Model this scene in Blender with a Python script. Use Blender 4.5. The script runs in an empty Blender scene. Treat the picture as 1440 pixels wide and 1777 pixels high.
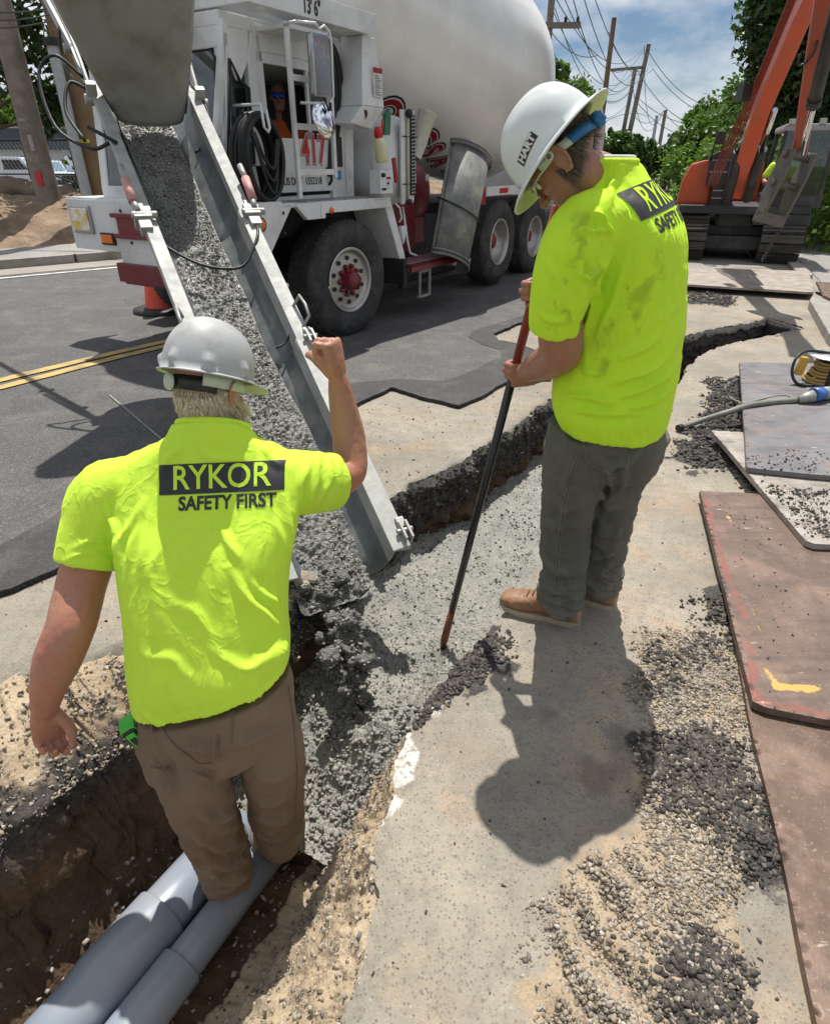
import bpy, bmesh, math, random
import numpy as np
from mathutils import Vector, Matrix, noise as mnoise
from mathutils.bvhtree import BVHTree
R = math.radians
rng = np.random.RandomState(7); random.seed(7)
SC = bpy.context.scene; COL = SC.collection

# ------------------------------------------------------------------ camera, world, sun, exposure
CAM_H = 1.55; CAM_P = R(29.2); CF = 1080.0; CC, CS = math.cos(CAM_P), math.sin(CAM_P)
cd = bpy.data.cameras.new('camera'); cam = bpy.data.objects.new('camera', cd); COL.objects.link(cam)
cd.sensor_fit = 'HORIZONTAL'; cd.sensor_width = 36; cd.lens = 27.0; cd.clip_start = 0.02; cd.clip_end = 1500
cam.location = (0, 0, CAM_H); cam.rotation_euler = (R(90) - CAM_P, 0, 0)
SC.camera = cam
SUN_EL = R(66.0); SUN_AZ = R(4.0)       # azimuth from +Y towards +X
wd = bpy.data.worlds.new('World'); SC.world = wd; wd.use_nodes = True
nt = wd.node_tree; nt.nodes.clear()
wo = nt.nodes.new('ShaderNodeOutputWorld'); bg = nt.nodes.new('ShaderNodeBackground'); bg.inputs[1].default_value = 0.053
sky = nt.nodes.new('ShaderNodeTexSky'); sky.sky_type = 'NISHITA'; sky.sun_disc = False
sky.sun_elevation = SUN_EL; sky.sun_rotation = SUN_AZ; sky.air_density = 1.0; sky.dust_density = 0.15; sky.ozone_density = 5.0
tcw = nt.nodes.new('ShaderNodeTexCoord')
mpw = nt.nodes.new('ShaderNodeMapping'); mpw.inputs['Scale'].default_value = (1.5, 1.5, 3.4); mpw.inputs['Location'].default_value = (3.1, 1.7, 0.4)
nz = nt.nodes.new('ShaderNodeTexNoise'); nz.inputs['Scale'].default_value = 1.9; nz.inputs['Detail'].default_value = 7; nz.inputs['Roughness'].default_value = 0.56
cr = nt.nodes.new('ShaderNodeValToRGB'); cr.color_ramp.elements[0].position = 0.40; cr.color_ramp.elements[1].position = 0.56
nz2 = nt.nodes.new('ShaderNodeTexNoise'); nz2.inputs['Scale'].default_value = 3.5; nz2.inputs['Detail'].default_value = 4
cr2 = nt.nodes.new('ShaderNodeValToRGB'); cr2.color_ramp.elements[0].position = 0.3; cr2.color_ramp.elements[1].position = 0.7
cr2.color_ramp.elements[0].color = (9.5, 10.2, 11.4, 1); cr2.color_ramp.elements[1].color = (15.5, 15.6, 15.8, 1)
mx = nt.nodes.new('ShaderNodeMixRGB')
L = nt.links.new
L(tcw.outputs['Generated'], mpw.inputs['Vector']); L(mpw.outputs[0], nz.inputs['Vector']); L(mpw.outputs[0], nz2.inputs['Vector'])
L(nz.outputs[0], cr.inputs[0]); L(nz2.outputs[0], cr2.inputs[0]); L(cr.outputs[0], mx.inputs[0]); L(sky.outputs[0], mx.inputs[1]); L(cr2.outputs[0], mx.inputs[2])
L(mx.outputs[0], bg.inputs[0]); L(bg.outputs[0], wo.inputs[0])
sl = bpy.data.lights.new('sun', 'SUN'); sl.energy = 4.5; sl.angle = R(0.53); sl.color = (1.0, 0.96, 0.89)
so = bpy.data.objects.new('sun', sl); COL.objects.link(so)
sdir = Vector((math.sin(SUN_AZ) * math.cos(SUN_EL), math.cos(SUN_AZ) * math.cos(SUN_EL), math.sin(SUN_EL)))
so.rotation_euler = (-sdir).to_track_quat('-Z', 'Y').to_euler(); so.location = (0, 0, 30)
SC.view_settings.view_transform = 'Standard'; SC.view_settings.look = 'None'; SC.view_settings.gamma = 1
SC.view_settings.exposure = 0.34; SC.view_settings.use_curve_mapping = False
SC.cycles.max_bounces = 6; SC.cycles.diffuse_bounces = 3; SC.cycles.glossy_bounces = 3; SC.cycles.transparent_max_bounces = 12
SC.cycles.use_denoising = True

# ------------------------------------------------------------------ geometry helpers
def ray(px, py):
    x = (px - 720) / CF; u = (888.5 - py) / CF
    return Vector((x, CC + u * CS, -CS + u * CC))
def W(px, py, z=None, Y=None):        # where a sight line meets a level plane z or a plane Y
    r = ray(px, py)
    t = (z - CAM_H) / r.z if z is not None else Y / r.y
    return Vector((0, 0, CAM_H)) + r * t
def G(pts, z=0.0): return np.array([tuple(W(x, y, z=z))[:2] for x, y in pts])

def hash3(i, j, k):
    n = (i * 374761393 + j * 668265263 + k * 1274126177) & 0x7fffffff
    n = ((n ^ (n >> 13)) * 1274126177) & 0x7fffffff
    return ((n ^ (n >> 16)) & 0xffff) / 65535.0
def vnoise(p):
    p = np.asarray(p, float); f = np.floor(p).astype(np.int64); t = p - f; t = t * t * (3 - 2 * t); r = 0
    for a in (0, 1):
        for b in (0, 1):
            for c in (0, 1):
                w = (t[:, 0] if a else 1 - t[:, 0]) * (t[:, 1] if b else 1 - t[:, 1]) * (t[:, 2] if c else 1 - t[:, 2])
                r = r + w * hash3(f[:, 0] + a, f[:, 1] + b, f[:, 2] + c)
    return r * 2 - 1
def fbm(p, sc, oct=4, off=0.0, gain=0.5):
    p = np.asarray(p, float) * sc + off; a = 1.0; r = 0
    for o in range(oct): r = r + a * vnoise(p + 17.3 * o); p = p * 2.03; a *= gain
    return r
def worley(p, sc, off=0.0):            # F1 distance and cell id
    p = np.asarray(p, float) * sc + off; f = np.floor(p).astype(np.int64); best = np.full(len(p), 9.0); cid = np.zeros(len(p))
    for a in (-1, 0, 1):
        for b in (-1, 0, 1):
            for c in (-1, 0, 1):
                i, j, k = f[:, 0] + a, f[:, 1] + b, f[:, 2] + c
                q = np.stack([i + hash3(i, j, k), j + hash3(i + 71, j, k), k + hash3(i, j + 37, k)], 1)
                d = np.linalg.norm(q - p, axis=1); m = d < best
                best[m] = d[m]; cid[m] = hash3(i + 5, j, k)[m]
    return best, cid
def xyz(x, y, z=0.0):
    x = np.asarray(x, float); return np.stack([x, np.asarray(y, float) + 0 * x, z + 0 * x], 1)
def inpoly(P, poly):
    x, y = P[:, 0], P[:, 1]; r = np.zeros(len(P), bool); n = len(poly)
    for i in range(n):
        x1, y1 = poly[i]; x2, y2 = poly[(i + 1) % n]
        if y1 == y2: continue
        c = ((y1 > y) != (y2 > y)) & (x < (x2 - x1) * (y - y1) / (y2 - y1) + x1); r ^= c
    return r
def segdist(P, poly, closed=True):
    best = np.full(len(P), 1e9); near = np.zeros((len(P), 2)); n = len(poly)
    for i in range(n if closed else n - 1):
        a = np.asarray(poly[i], float); b = np.asarray(poly[(i + 1) % n], float); ab = b - a
        t = np.clip(((P[:, :2] - a) @ ab) / max(ab @ ab, 1e-12), 0, 1); q = a + t[:, None] * ab
        d = np.linalg.norm(P[:, :2] - q, axis=1); m = d < best; best[m] = d[m]; near[m] = q[m]
    return best, near
def sdf(P, poly):
    d, n = segdist(P, poly); return np.where(inpoly(P, poly), -d, d), n
def smooth(a, b, x): t = np.clip((x - a) / (b - a), 0, 1); return t * t * (3 - 2 * t)
def crom(pts, n):                       # Catmull-Rom through points (any dimension)
    p = np.asarray(pts, float); p = np.vstack([2 * p[0] - p[1], p, 2 * p[-1] - p[-2]]); out = []
    m = len(p) - 3
    for u in np.linspace(0, m - 1e-9, n):
        i = int(u); t = u - i; a, b, c, d = p[i:i + 4]
        out.append(0.5 * (2 * b + (c - a) * t + (2 * a - 5 * b + 4 * c - d) * t * t + (3 * b - a - 3 * c + d) * t ** 3))
    return np.array(out)
def resample(pts, step):
    p = np.asarray(pts, float); d = np.r_[0, np.cumsum(np.linalg.norm(np.diff(p, axis=0), axis=1))]
    n = max(2, int(d[-1] / step)); s = np.linspace(0, d[-1], n)
    return np.stack([np.interp(s, d, p[:, k]) for k in range(p.shape[1])], 1)
def rough_line(pts, step, amp, sc=6, closed=False, seed=0):
    p = np.asarray(pts, float)
    if closed: p = np.vstack([p, p[:1]])
    q = resample(p, step)
    if closed: q = q[:-1]
    P3 = xyz(q[:, 0], q[:, 1], seed * 3.7); dx = fbm(P3, sc, 4, 3.1, .6); dy = fbm(P3, sc, 4, 9.7, .6)
    e = np.ones(len(q))
    if not closed: e[[0, -1]] = 0
    return q + np.stack([dx, dy], 1) * amp * e[:, None]

# ------------------------------------------------------------------ object helpers
def tag(o, label=None, cat=None, group=None, kind=None):
    if label: o['label'] = label
    if cat: o['category'] = cat
    if group: o['group'] = group
    if kind: o['kind'] = kind
    return o
def empty(name, loc=(0, 0, 0), rz=0, **k):
    o = bpy.data.objects.new(name, None); COL.objects.link(o); o.location = loc; o.rotation_euler = (0, 0, rz); o.empty_display_size = .1
    return tag(o, **k)
def link(name, me, mat=None, parent=None, smooth_=False, **k):
    o = bpy.data.objects.new(name, me); COL.objects.link(o)
    if mat is not None and not me.materials:
        for m in (mat if isinstance(mat, (list, tuple)) else [mat]): me.materials.append(m)
    if parent is not None: o.parent = parent
    if smooth_: me.polygons.foreach_set('use_smooth', np.ones(len(me.polygons), bool))
    return tag(o, **k)
def npmesh(name, V, F, attrs=None, mi=None):
    V = np.asarray(V, np.float32); F = np.asarray(F, np.int32); k = F.shape[1]
    me = bpy.data.meshes.new(name); me.vertices.add(len(V)); me.vertices.foreach_set('co', V.ravel())
    me.loops.add(F.size); me.loops.foreach_set('vertex_index', F.ravel())
    me.polygons.add(len(F)); me.polygons.foreach_set('loop_start', np.arange(0, F.size, k, dtype=np.int32))
    try: me.polygons.foreach_set('loop_total', np.full(len(F), k, np.int32))
    except Exception: pass
    if mi is not None: me.polygons.foreach_set('material_index', np.asarray(mi, np.int32))
    me.update(calc_edges=True)
    for n, a in (attrs or {}).items():
        a = np.asarray(a, np.float32)
        if a.ndim == 1: at = me.attributes.new(n, 'FLOAT', 'POINT'); at.data.foreach_set('value', a)
        else:
            at = me.attributes.new(n, 'FLOAT_COLOR', 'POINT')
            at.data.foreach_set('color', np.concatenate([a, np.ones((len(a), 1), np.float32)], 1).ravel())
    return me
def gridfaces(nu, nv, wrapv=False):
    i = np.arange(nu - 1)[:, None]; j = np.arange(nv if wrapv else nv - 1)[None, :]; j2 = (j + 1) % nv
    return np.stack([i * nv + j, (i + 1) * nv + j, (i + 1) * nv + j2, i * nv + j2], -1).reshape(-1, 4)

class MB:
    """collects boxes, prisms, tubes and lathes; build() links them as one mesh object"""
    def __init__(s, xf=None): s.v = []; s.f = []; s.xf = xf; s.sm = []
    def add(s, vs, fs, sm=False):
        b = len(s.v); s.v += [tuple(v) for v in vs]; s.f += [tuple(b + i for i in f) for f in fs]; s.sm += [sm] * len(fs); return s
    def box(s, lo, hi, M=None):
        (a, b, c), (d, e, f) = lo, hi
        vs = [Vector(p) for p in ((a, b, c), (d, b, c), (d, e, c), (a, e, c), (a, b, f), (d, b, f), (d, e, f), (a, e, f))]
        if M is not None: vs = [M @ v for v in vs]
        return s.add(vs, [(0, 3, 2, 1), (4, 5, 6, 7), (0, 1, 5, 4), (1, 2, 6, 5), (2, 3, 7, 6), (3, 0, 4, 7)])
    def prism(s, poly, a0, a1, axis='y', M=None):
        """poly in the plane square to axis: 'y' -> (x,z), 'z' -> (x,y), 'x' -> (y,z)"""
        def mk(p, a): return {'y': (p[0], a, p[1]), 'z': (p[0], p[1], a), 'x': (a, p[0], p[1])}[axis]
        n = len(poly); vs = [Vector(mk(p, a0)) for p in poly] + [Vector(mk(p, a1)) for p in poly]
        if M is not None: vs = [M @ v for v in vs]
        return s.add(vs, [tuple(range(n)), tuple(range(2 * n - 1, n - 1, -1))] + [(i, i + n, (i + 1) % n + n, (i + 1) % n) for i in range(n)])
    def tube(s, pts, r, n=8, caps=True, M=None):
        P = [Vector(p) for p in pts]; m = len(P); rr = r if hasattr(r, '__len__') else [r] * m; vs = []; up = None
        for i in range(m):
            t = (P[min(i + 1, m - 1)] - P[max(i - 1, 0)]).normalized()
            if up is None: up = t.orthogonal().normalized()
            up = (up - t * up.dot(t)); up = up.normalized() if up.length > 1e-6 else t.orthogonal().normalized()
            b = t.cross(up)
            for k in range(n):
                a = 2 * math.pi * k / n; vs.append(P[i] + (up * math.cos(a) + b * math.sin(a)) * rr[i])
        if M is not None: vs = [M @ v for v in vs]
        fs = [(i * n + k, i * n + (k + 1) % n, (i + 1) * n + (k + 1) % n, (i + 1) * n + k) for i in range(m - 1) for k in range(n)]
        s.add(vs, fs, True)
        if caps: b0 = len(s.v) - m * n; s.f += [tuple(b0 + k for k in range(n - 1, -1, -1)), tuple(b0 + (m - 1) * n + k for k in range(n))]; s.sm += [False, False]
        return s
    def lathe(s, prof, n=32, M=None, sm=True, close=False):
        """profile of (radius, height) about local Z"""
        vs = [Vector((r * math.cos(2 * math.pi * k / n), r * math.sin(2 * math.pi * k / n), z)) for r, z in prof for k in range(n)]
        if M is not None: vs = [M @ v for v in vs]
        m = len(prof); fs = [(i * n + k, i * n + (k + 1) % n, ((i + 1) % m) * n + (k + 1) % n, ((i + 1) % m) * n + k) for i in range(m if close else m - 1) for k in range(n)]
        return s.add(vs, fs, sm)
    def disc(s, c, nrm, r, n=20, r2=None):
        c = Vector(c); nrm = Vector(nrm).normalized(); u = nrm.orthogonal().normalized(); v = nrm.cross(u); r2 = r2 or r
        return s.add([c + u * r * math.cos(2 * math.pi * k / n) + v * r2 * math.sin(2 * math.pi * k / n) for k in range(n)], [tuple(range(n))])
    def quad(s, a, b, c, d): return s.add([a, b, c, d], [(0, 1, 2, 3)])
    def build(s, name, mat, parent=None, bevel=0, smooth_=None, inv=None, **k):
        vs = s.v
        if inv is not None: vs = [tuple(inv @ Vector(v)) for v in vs]
        me = bpy.data.meshes.new(name); me.from_pydata([tuple(v) for v in vs], [], s.f)
        sm = s.sm if smooth_ is None else [smooth_] * len(s.f)
        me.polygons.foreach_set('use_smooth', sm)
        bm = bmesh.new(); bm.from_mesh(me); bmesh.ops.recalc_face_normals(bm, faces=bm.faces)
        if bevel:
            es = [e for e in bm.edges if len(e.link_faces) == 2 and e.calc_face_angle(0) > 0.5]
            if es:
                try: bmesh.ops.bevel(bm, geom=es, offset=bevel, segments=2, affect='EDGES', profile=.6, clamp_overlap=True)
                except Exception: pass
        bm.to_mesh(me); bm.free()
        return link(name, me, mat, parent, **k)
def rotm(axis, deg, at=(0, 0, 0)): return Matrix.Translation(at) @ Matrix.Rotation(R(deg), 4, axis)
def axm(o, z, x=None):                  # matrix whose Z looks along z (and X near x)
    z = Vector(z).normalized(); x = Vector(x) if x is not None else z.orthogonal(); x = (x - z * x.dot(z)).normalized(); y = z.cross(x)
    return Matrix(((x.x, y.x, z.x, o[0]), (x.y, y.y, z.y, o[1]), (x.z, y.z, z.z, o[2]), (0, 0, 0, 1)))
def copy_tree(o, parent=None):
    c = o.copy(); COL.objects.link(c)
    if parent is not None: c.parent = parent
    for ch in [x for x in bpy.data.objects if x.parent == o]: copy_tree(ch, c)
    return c
def text_mesh(body, size=1.0, extrude=0.0, font_bold=0.0, spacing=1.0):
    cu = bpy.data.curves.new('txt', 'FONT'); cu.body = body; cu.size = size; cu.extrude = extrude; cu.offset = font_bold; cu.space_character = spacing
    cu.align_x = 'CENTER'; cu.align_y = 'CENTER'; cu.resolution_u = 4
    o = bpy.data.objects.new('txt', cu); COL.objects.link(o)
    dg = bpy.context.evaluated_depsgraph_get(); me = bpy.data.meshes.new_from_object(o.evaluated_get(dg))
    bpy.data.objects.remove(o); bpy.data.curves.remove(cu); me.materials.clear()
    return me
def text_obj(name, body, size, M, mat, parent=None, bold=0.0, spacing=1.0, sx=1.0, extrude=0.0005, label=None):
    me = text_mesh(body, size, extrude, bold, spacing)
    me.transform(M @ Matrix.Diagonal((sx, 1, 1, 1)))
    o = link(name, me, mat, parent)
    if label: o['label'] = label
    return o

# ------------------------------------------------------------------ solid body helpers
def loft(secs, n=40, m=60, p=2.2, caps=True):
    """secs: (center, half-width vector, half-depth vector); closed lofted solid"""
    C = crom([s[0] for s in secs], m); A = crom([s[1] for s in secs], m); B = crom([s[2] for s in secs], m); th = np.linspace(0, 2 * np.pi, n, endpoint=False)
    c, s = np.cos(th), np.sin(th); x = np.sign(c) * np.abs(c) ** (2 / p); y = np.sign(s) * np.abs(s) ** (2 / p)
    V = C[:, None] + A[:, None] * x[None, :, None] + B[:, None] * y[None, :, None]; V = V.reshape(-1, 3).tolist(); F = gridfaces(m, n, True).tolist()
    V.append((C[0] - (C[1] - C[0]) * .0).tolist()); V.append(C[-1].tolist()); a, b = len(V) - 2, len(V) - 1; F = [tuple(f) for f in F]
    for j in range(n): F.append((a, j, (j + 1) % n)); F.append((b, (m - 1) * n + (j + 1) % n, (m - 1) * n + j))
    return V, F
def limb(pts, rad, n=24, m=40, dome=True, flat=None):
    """round limb through points with given radii, domed ends"""
    P = np.array([tuple(p) for p in pts], float); r = np.array(rad, float)
    C = crom(P, m); Rr = np.clip(crom(np.c_[r, r, r], m)[:, 0], .002, 1)
    d0 = C[1] - C[0]; d0 /= np.linalg.norm(d0); d1 = C[-1] - C[-2]; d1 /= np.linalg.norm(d1)
    if dome:
        pre = [(C[0] - d0 * Rr[0] * math.sin(a), Rr[0] * math.cos(a)) for a in (1.35, .95, .5)]; post = [(C[-1] + d1 * Rr[-1] * math.sin(a), Rr[-1] * math.cos(a)) for a in (.5, .95, 1.35)]
        C = np.vstack([[q[0] for q in pre], C, [q[0] for q in post]]); Rr = np.r_[[q[1] for q in pre], Rr, [q[1] for q in post]]
    V = []; up = None
    for i in range(len(C)):
        t = Vector(C[min(i + 1, len(C) - 1)] - C[max(i - 1, 0)]).normalized()
        if up is None: up = Vector(flat).normalized() if flat is not None else t.orthogonal()
        up = (up - t * up.dot(t)).normalized(); b = t.cross(up)
        for k in range(n): a = 2 * math.pi * k / n; V.append(tuple(Vector(C[i]) + (up * math.cos(a) * (1 if flat is None else .72) + b * math.sin(a)) * Rr[i]))
    F = [tuple(f) for f in gridfaces(len(C), n, True)]; V.append(tuple(C[0])); V.append(tuple(C[-1])); a, b = len(V) - 2, len(V) - 1; q = (len(C) - 1) * n
    for j in range(n): F.append((a, j, (j + 1) % n)); F.append((b, q + (j + 1) % n, q + j))
    return V, F
def ellips(c, ax, n=28, m=18):
    """ellipsoid: three axis vectors"""
    V = []; c = Vector(c); a, b, d = [Vector(x) for x in ax]
    for i in range(1, m):
        ph = math.pi * i / m
        for j in range(n): th = 2 * math.pi * j / n; V.append(tuple(c + d * math.cos(ph) + a * math.sin(ph) * math.cos(th) + b * math.sin(ph) * math.sin(th)))
    F = [tuple(f) for f in gridfaces(m - 1, n, True)]; V.append(tuple(c + d)); V.append(tuple(c - d)); p, q = len(V) - 2, len(V) - 1; l = (m - 2) * n
    for j in range(n): F.append((p, j, (j + 1) % n)); F.append((q, l + (j + 1) % n, l + j))
    return V, F
def fuse(parts, voxel, smooth_it=4, fac=.5):
    V = []; F = []
    for v, f in parts: b = len(V); V += [tuple(x) for x in v]; F += [tuple(b + i for i in g) for g in f]
    me = bpy.data.meshes.new('tmp'); me.from_pydata(V, [], F); bm = bmesh.new(); bm.from_mesh(me)
    # orient every closed shell outward
    bmesh.ops.recalc_face_normals(bm, faces=bm.faces); bm.to_mesh(me); bm.free()
    o = bpy.data.objects.new('tmp', me); COL.objects.link(o); md = o.modifiers.new('r', 'REMESH'); md.mode = 'VOXEL'; md.voxel_size = voxel
    if smooth_it: s = o.modifiers.new('s', 'SMOOTH'); s.iterations = smooth_it; s.factor = fac
    dg = bpy.context.evaluated_depsgraph_get(); r = bpy.data.meshes.new_from_object(o.evaluated_get(dg)); bpy.data.objects.remove(o); bpy.data.meshes.remove(me)
    v = np.zeros(len(r.vertices) * 3, np.float32); r.vertices.foreach_get('co', v); v = v.reshape(-1, 3).astype(float)
    nn = np.zeros(len(r.vertices) * 3, np.float32); r.vertices.foreach_get('normal', nn)
    f = [tuple(p.vertices) for p in r.polygons]; bpy.data.meshes.remove(r); return v, nn.reshape(-1, 3).astype(float), f
def pmesh(name, v, f, mat, parent=None, origin=(0, 0, 0), **k):
    me = bpy.data.meshes.new(name); me.from_pydata((np.asarray(v) - np.array(tuple(origin))).tolist(), [], f); return link(name, me, mat, parent, smooth_=True, **k)

# ------------------------------------------------------------------ material helpers
class N:
    def __init__(s, name):
        s.m = bpy.data.materials.new(name); s.m.use_nodes = True; s.t = s.m.node_tree; s.t.nodes.clear()
        s.out = s.n('OutputMaterial'); s.b = s.n('BsdfPrincipled'); s.l(s.b.outputs[0], s.out.inputs[0]); s._tc = None
    def n(s, k, **kw):
        x = s.t.nodes.new('ShaderNode' + k)
        for a, b in kw.items(): setattr(x, a, b)
        return x
    def l(s, a, b): s.t.links.new(a, b)
    def tc(s, w='Object'):
        if s._tc is None: s._tc = s.n('TexCoord')
        return s._tc.outputs[w]
    def noise(s, sc, det=4, ro=.55, vec=None, dist=0.0, stretch=None):
        x = s.n('TexNoise'); x.inputs['Scale'].default_value = sc; x.inputs['Detail'].default_value = det; x.inputs['Roughness'].default_value = ro; x.inputs['Distortion'].default_value = dist
        v = vec or s.tc()
        if stretch is not None:
            mp = s.n('Mapping'); mp.inputs['Scale'].default_value = stretch; s.l(v, mp.inputs['Vector']); v = mp.outputs[0]
        s.l(v, x.inputs['Vector']); return x.outputs[0]
    def vor(s, sc, feat='F1', out='Distance', vec=None, rnd=1.0):
        x = s.n('TexVoronoi', feature=feat); x.inputs['Scale'].default_value = sc; x.inputs['Randomness'].default_value = rnd
        s.l(vec or s.tc(), x.inputs['Vector']); return x.outputs[out]
    def ramp(s, f, stops, interp='LINEAR'):
        x = s.n('ValToRGB'); e = x.color_ramp.elements; x.color_ramp.interpolation = interp
        while len(e) < len(stops): e.new(.5)
        for i, (p, c) in enumerate(stops):
            e[i].position = p; e[i].color = (c, c, c, 1) if not hasattr(c, '__len__') else (*c[:3], 1)
        s.l(f, x.inputs[0]); return x.outputs[0]
    def rng(s, f, a, b, c=0.0, d=1.0):
        x = s.n('MapRange'); x.inputs[1].default_value = a; x.inputs[2].default_value = b; x.inputs[3].default_value = c; x.inputs[4].default_value = d
        s.l(f, x.inputs[0]); return x.outputs[0]
    def mix(s, f, a, b, mode='MIX'):
        x = s.n('MixRGB', blend_type=mode)
        for i, v in enumerate((f, a, b)):
            if isinstance(v, (int, float)): x.inputs[i].default_value = v if i == 0 else (v, v, v, 1)
            elif hasattr(v, '__len__'): x.inputs[i].default_value = (*v[:3], 1)
            else: s.l(v, x.inputs[i])
        return x.outputs[0]
    def math(s, op, a, b=0.0, clamp=False):
        x = s.n('Math', operation=op); x.use_clamp = clamp
        for i, v in enumerate((a, b)):
            if isinstance(v, (int, float)): x.inputs[i].default_value = v
            else: s.l(v, x.inputs[i])
        return x.outputs[0]
    def attr(s, name, out='Fac'):
        x = s.n('Attribute'); x.attribute_name = name; return x.outputs[out]
    def bump(s, h, strength=.5, dist=.01, nrm=None):
        x = s.n('Bump'); x.inputs['Strength'].default_value = strength; x.inputs['Distance'].default_value = dist
        s.l(h, x.inputs['Height'])
        if nrm is not None: s.l(nrm, x.inputs['Normal'])
        return x.outputs[0]
    def set(s, col=None, rough=None, metal=None, nrm=None, **kw):
        for k, v in (('Base Color', col), ('Roughness', rough), ('Metallic', metal), ('Normal', nrm)) + tuple(kw.items()):
            if v is None: continue
            k = k.replace('_', ' ')
            if isinstance(v, (int, float)): s.b.inputs[k].default_value = v
            elif hasattr(v, '__len__'): s.b.inputs[k].default_value = (*v[:3], 1) if len(s.b.inputs[k].default_value) == 4 else v
            else: s.l(v, s.b.inputs[k])
        return s.m
def simple(name, col, rough=.55, metal=0.0, var=.12, sc=14, bump=.15, bsc=90, dirt=None, dirt_amt=.5, dsc=3.0, dist=.002, **kw):
    a = N(name); n1 = a.noise(sc, 5, .6)
    c = a.mix(a.rng(n1, .3, .7), [x * (1 - var) for x in col], [min(1, x * (1 + var)) for x in col])
    if dirt is not None: c = a.mix(a.math('MULTIPLY', a.rng(a.noise(dsc, 7, .68), .47, .68), dirt_amt, True), c, dirt)
    rr = a.rng(a.noise(sc * 1.7, 3), .3, .7, max(0, rough - .08), min(1, rough + .08))
    return a.set(c, rr, metal, a.bump(a.noise(bsc, 3), bump, dist), **kw)

# ================================================================== GROUND MATERIALS
def mat_concrete_base():
    a = N('concrete_base'); v = a.tc()
    agg = a.vor(105, 'F1', 'Color'); aggd = a.vor(105, 'F1', 'Distance'); agg2 = a.vor(80, 'F1', 'Distance')
    big = a.noise(1.6, 6, .6); mid = a.noise(7, 6, .65); fine = a.noise(240, 3, .6)
    base = a.mix(a.rng(big, .35, .65), (.225, .205, .168), (.37, .325, .255))
    base = a.mix(a.math('MULTIPLY', a.rng(a.noise(2.6, 6, .62, stretch=(1, 1, 1)), .52, .66), .62), base, (.42, .29, .17))
    base = a.mix(a.math('MULTIPLY', a.rng(mid, .3, .5, 1, 0), .5), base, (.21, .195, .17))
    sep = a.n('SeparateColor'); a.l(agg, sep.inputs[0])
    spk = a.math('MULTIPLY', a.rng(sep.outputs[0], .42, .5), a.rng(aggd, .25, .42, 1, 0), True)
    base = a.mix(a.math('MULTIPLY', spk, .75), base, a.mix(sep.outputs[1], (.10, .095, .09), (.24, .17, .12)))
    spl = a.math('MULTIPLY', a.rng(sep.outputs[2], .78, .82), a.rng(aggd, .2, .4, 1, 0), True)
    base = a.mix(a.math('MULTIPLY', spl, .4), base, (.48, .46, .41))
    base = a.mix(a.math('MULTIPLY', a.rng(fine, .35, .5, 1, 0), .30), base, (.12, .11, .10))
    dk = a.rng(a.math('ADD', a.attr('stain'), a.math('MULTIPLY', a.math('SUBTRACT', a.noise(14, 6, .7), .5), .9)), .35, .75)
    base = a.mix(a.math('MULTIPLY', dk, .55), base, (.11, .09, .08))
    wt = a.rng(a.math('ADD', a.attr('chalk'), a.math('MULTIPLY', a.math('SUBTRACT', a.noise(30, 5, .7), .5), .8)), .4, .6)
    a3 = a.vor(62, 'F1', 'Color'); s3 = a.n('SeparateColor'); a.l(a3, s3.inputs[0]); d3 = a.vor(62, 'F1', 'Distance')
    base = a.mix(a.math('MULTIPLY', a.math('MULTIPLY', a.rng(s3.outputs[0], .72, .78), a.rng(d3, .22, .34, 1, 0), True), .7), base, a.mix(s3.outputs[1], (.13, .12, .115), (.30, .22, .15)))
    base = a.mix(a.math('MULTIPLY', a.rng(a.noise(18, 6, .75), .48, .68), .45), base, (.13, .12, .105))
    base = a.mix(a.math('MULTIPLY', a.rng(a.noise(1.1, 7, .7), .53, .66), .5), base, (.24, .175, .125))
    base = a.mix(a.math('MULTIPLY', wt, a.rng(a.noise(60, 5, .7), .38, .5)), base, (.56, .54, .50))
    sd = a.rng(a.math('ADD', a.attr('sand'), a.math('MULTIPLY', a.math('SUBTRACT', a.noise(22, 6, .7), .5), .8)), .35, .6)
    sandc = a.mix(a.rng(a.noise(9, 5, .6), .3, .7), (.34, .25, .155), (.50, .40, .275))
    sandc = a.mix(a.math('MULTIPLY', a.rng(a.noise(130, 4, .65), .4, .6), .5), sandc, (.25, .20, .15))
    base = a.mix(sd, base, sandc)
    ak = a.rng(a.math('ADD', a.attr('dark'), a.math('MULTIPLY', a.math('SUBTRACT', a.noise(26, 6, .75), .5), 1.0)), .45, .62)
    darkc = a.mix(a.rng(a.noise(90, 4, .6), .35, .65), (.030, .028, .027), (.085, .078, .072))
    base = a.mix(ak, base, darkc)
    h = a.math('ADD', a.math('MULTIPLY', aggd, -.35), a.math('MULTIPLY', fine, .35))
    h = a.math('ADD', h, a.math('MULTIPLY', a.noise(60, 5, .65), a.math('ADD', a.math('MULTIPLY', a.math('MAXIMUM', sd, ak), 2.2), .5)))
    return a.set(base, .88, 0, a.bump(h, .75, .004))
M_CONC = mat_concrete_base()
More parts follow.
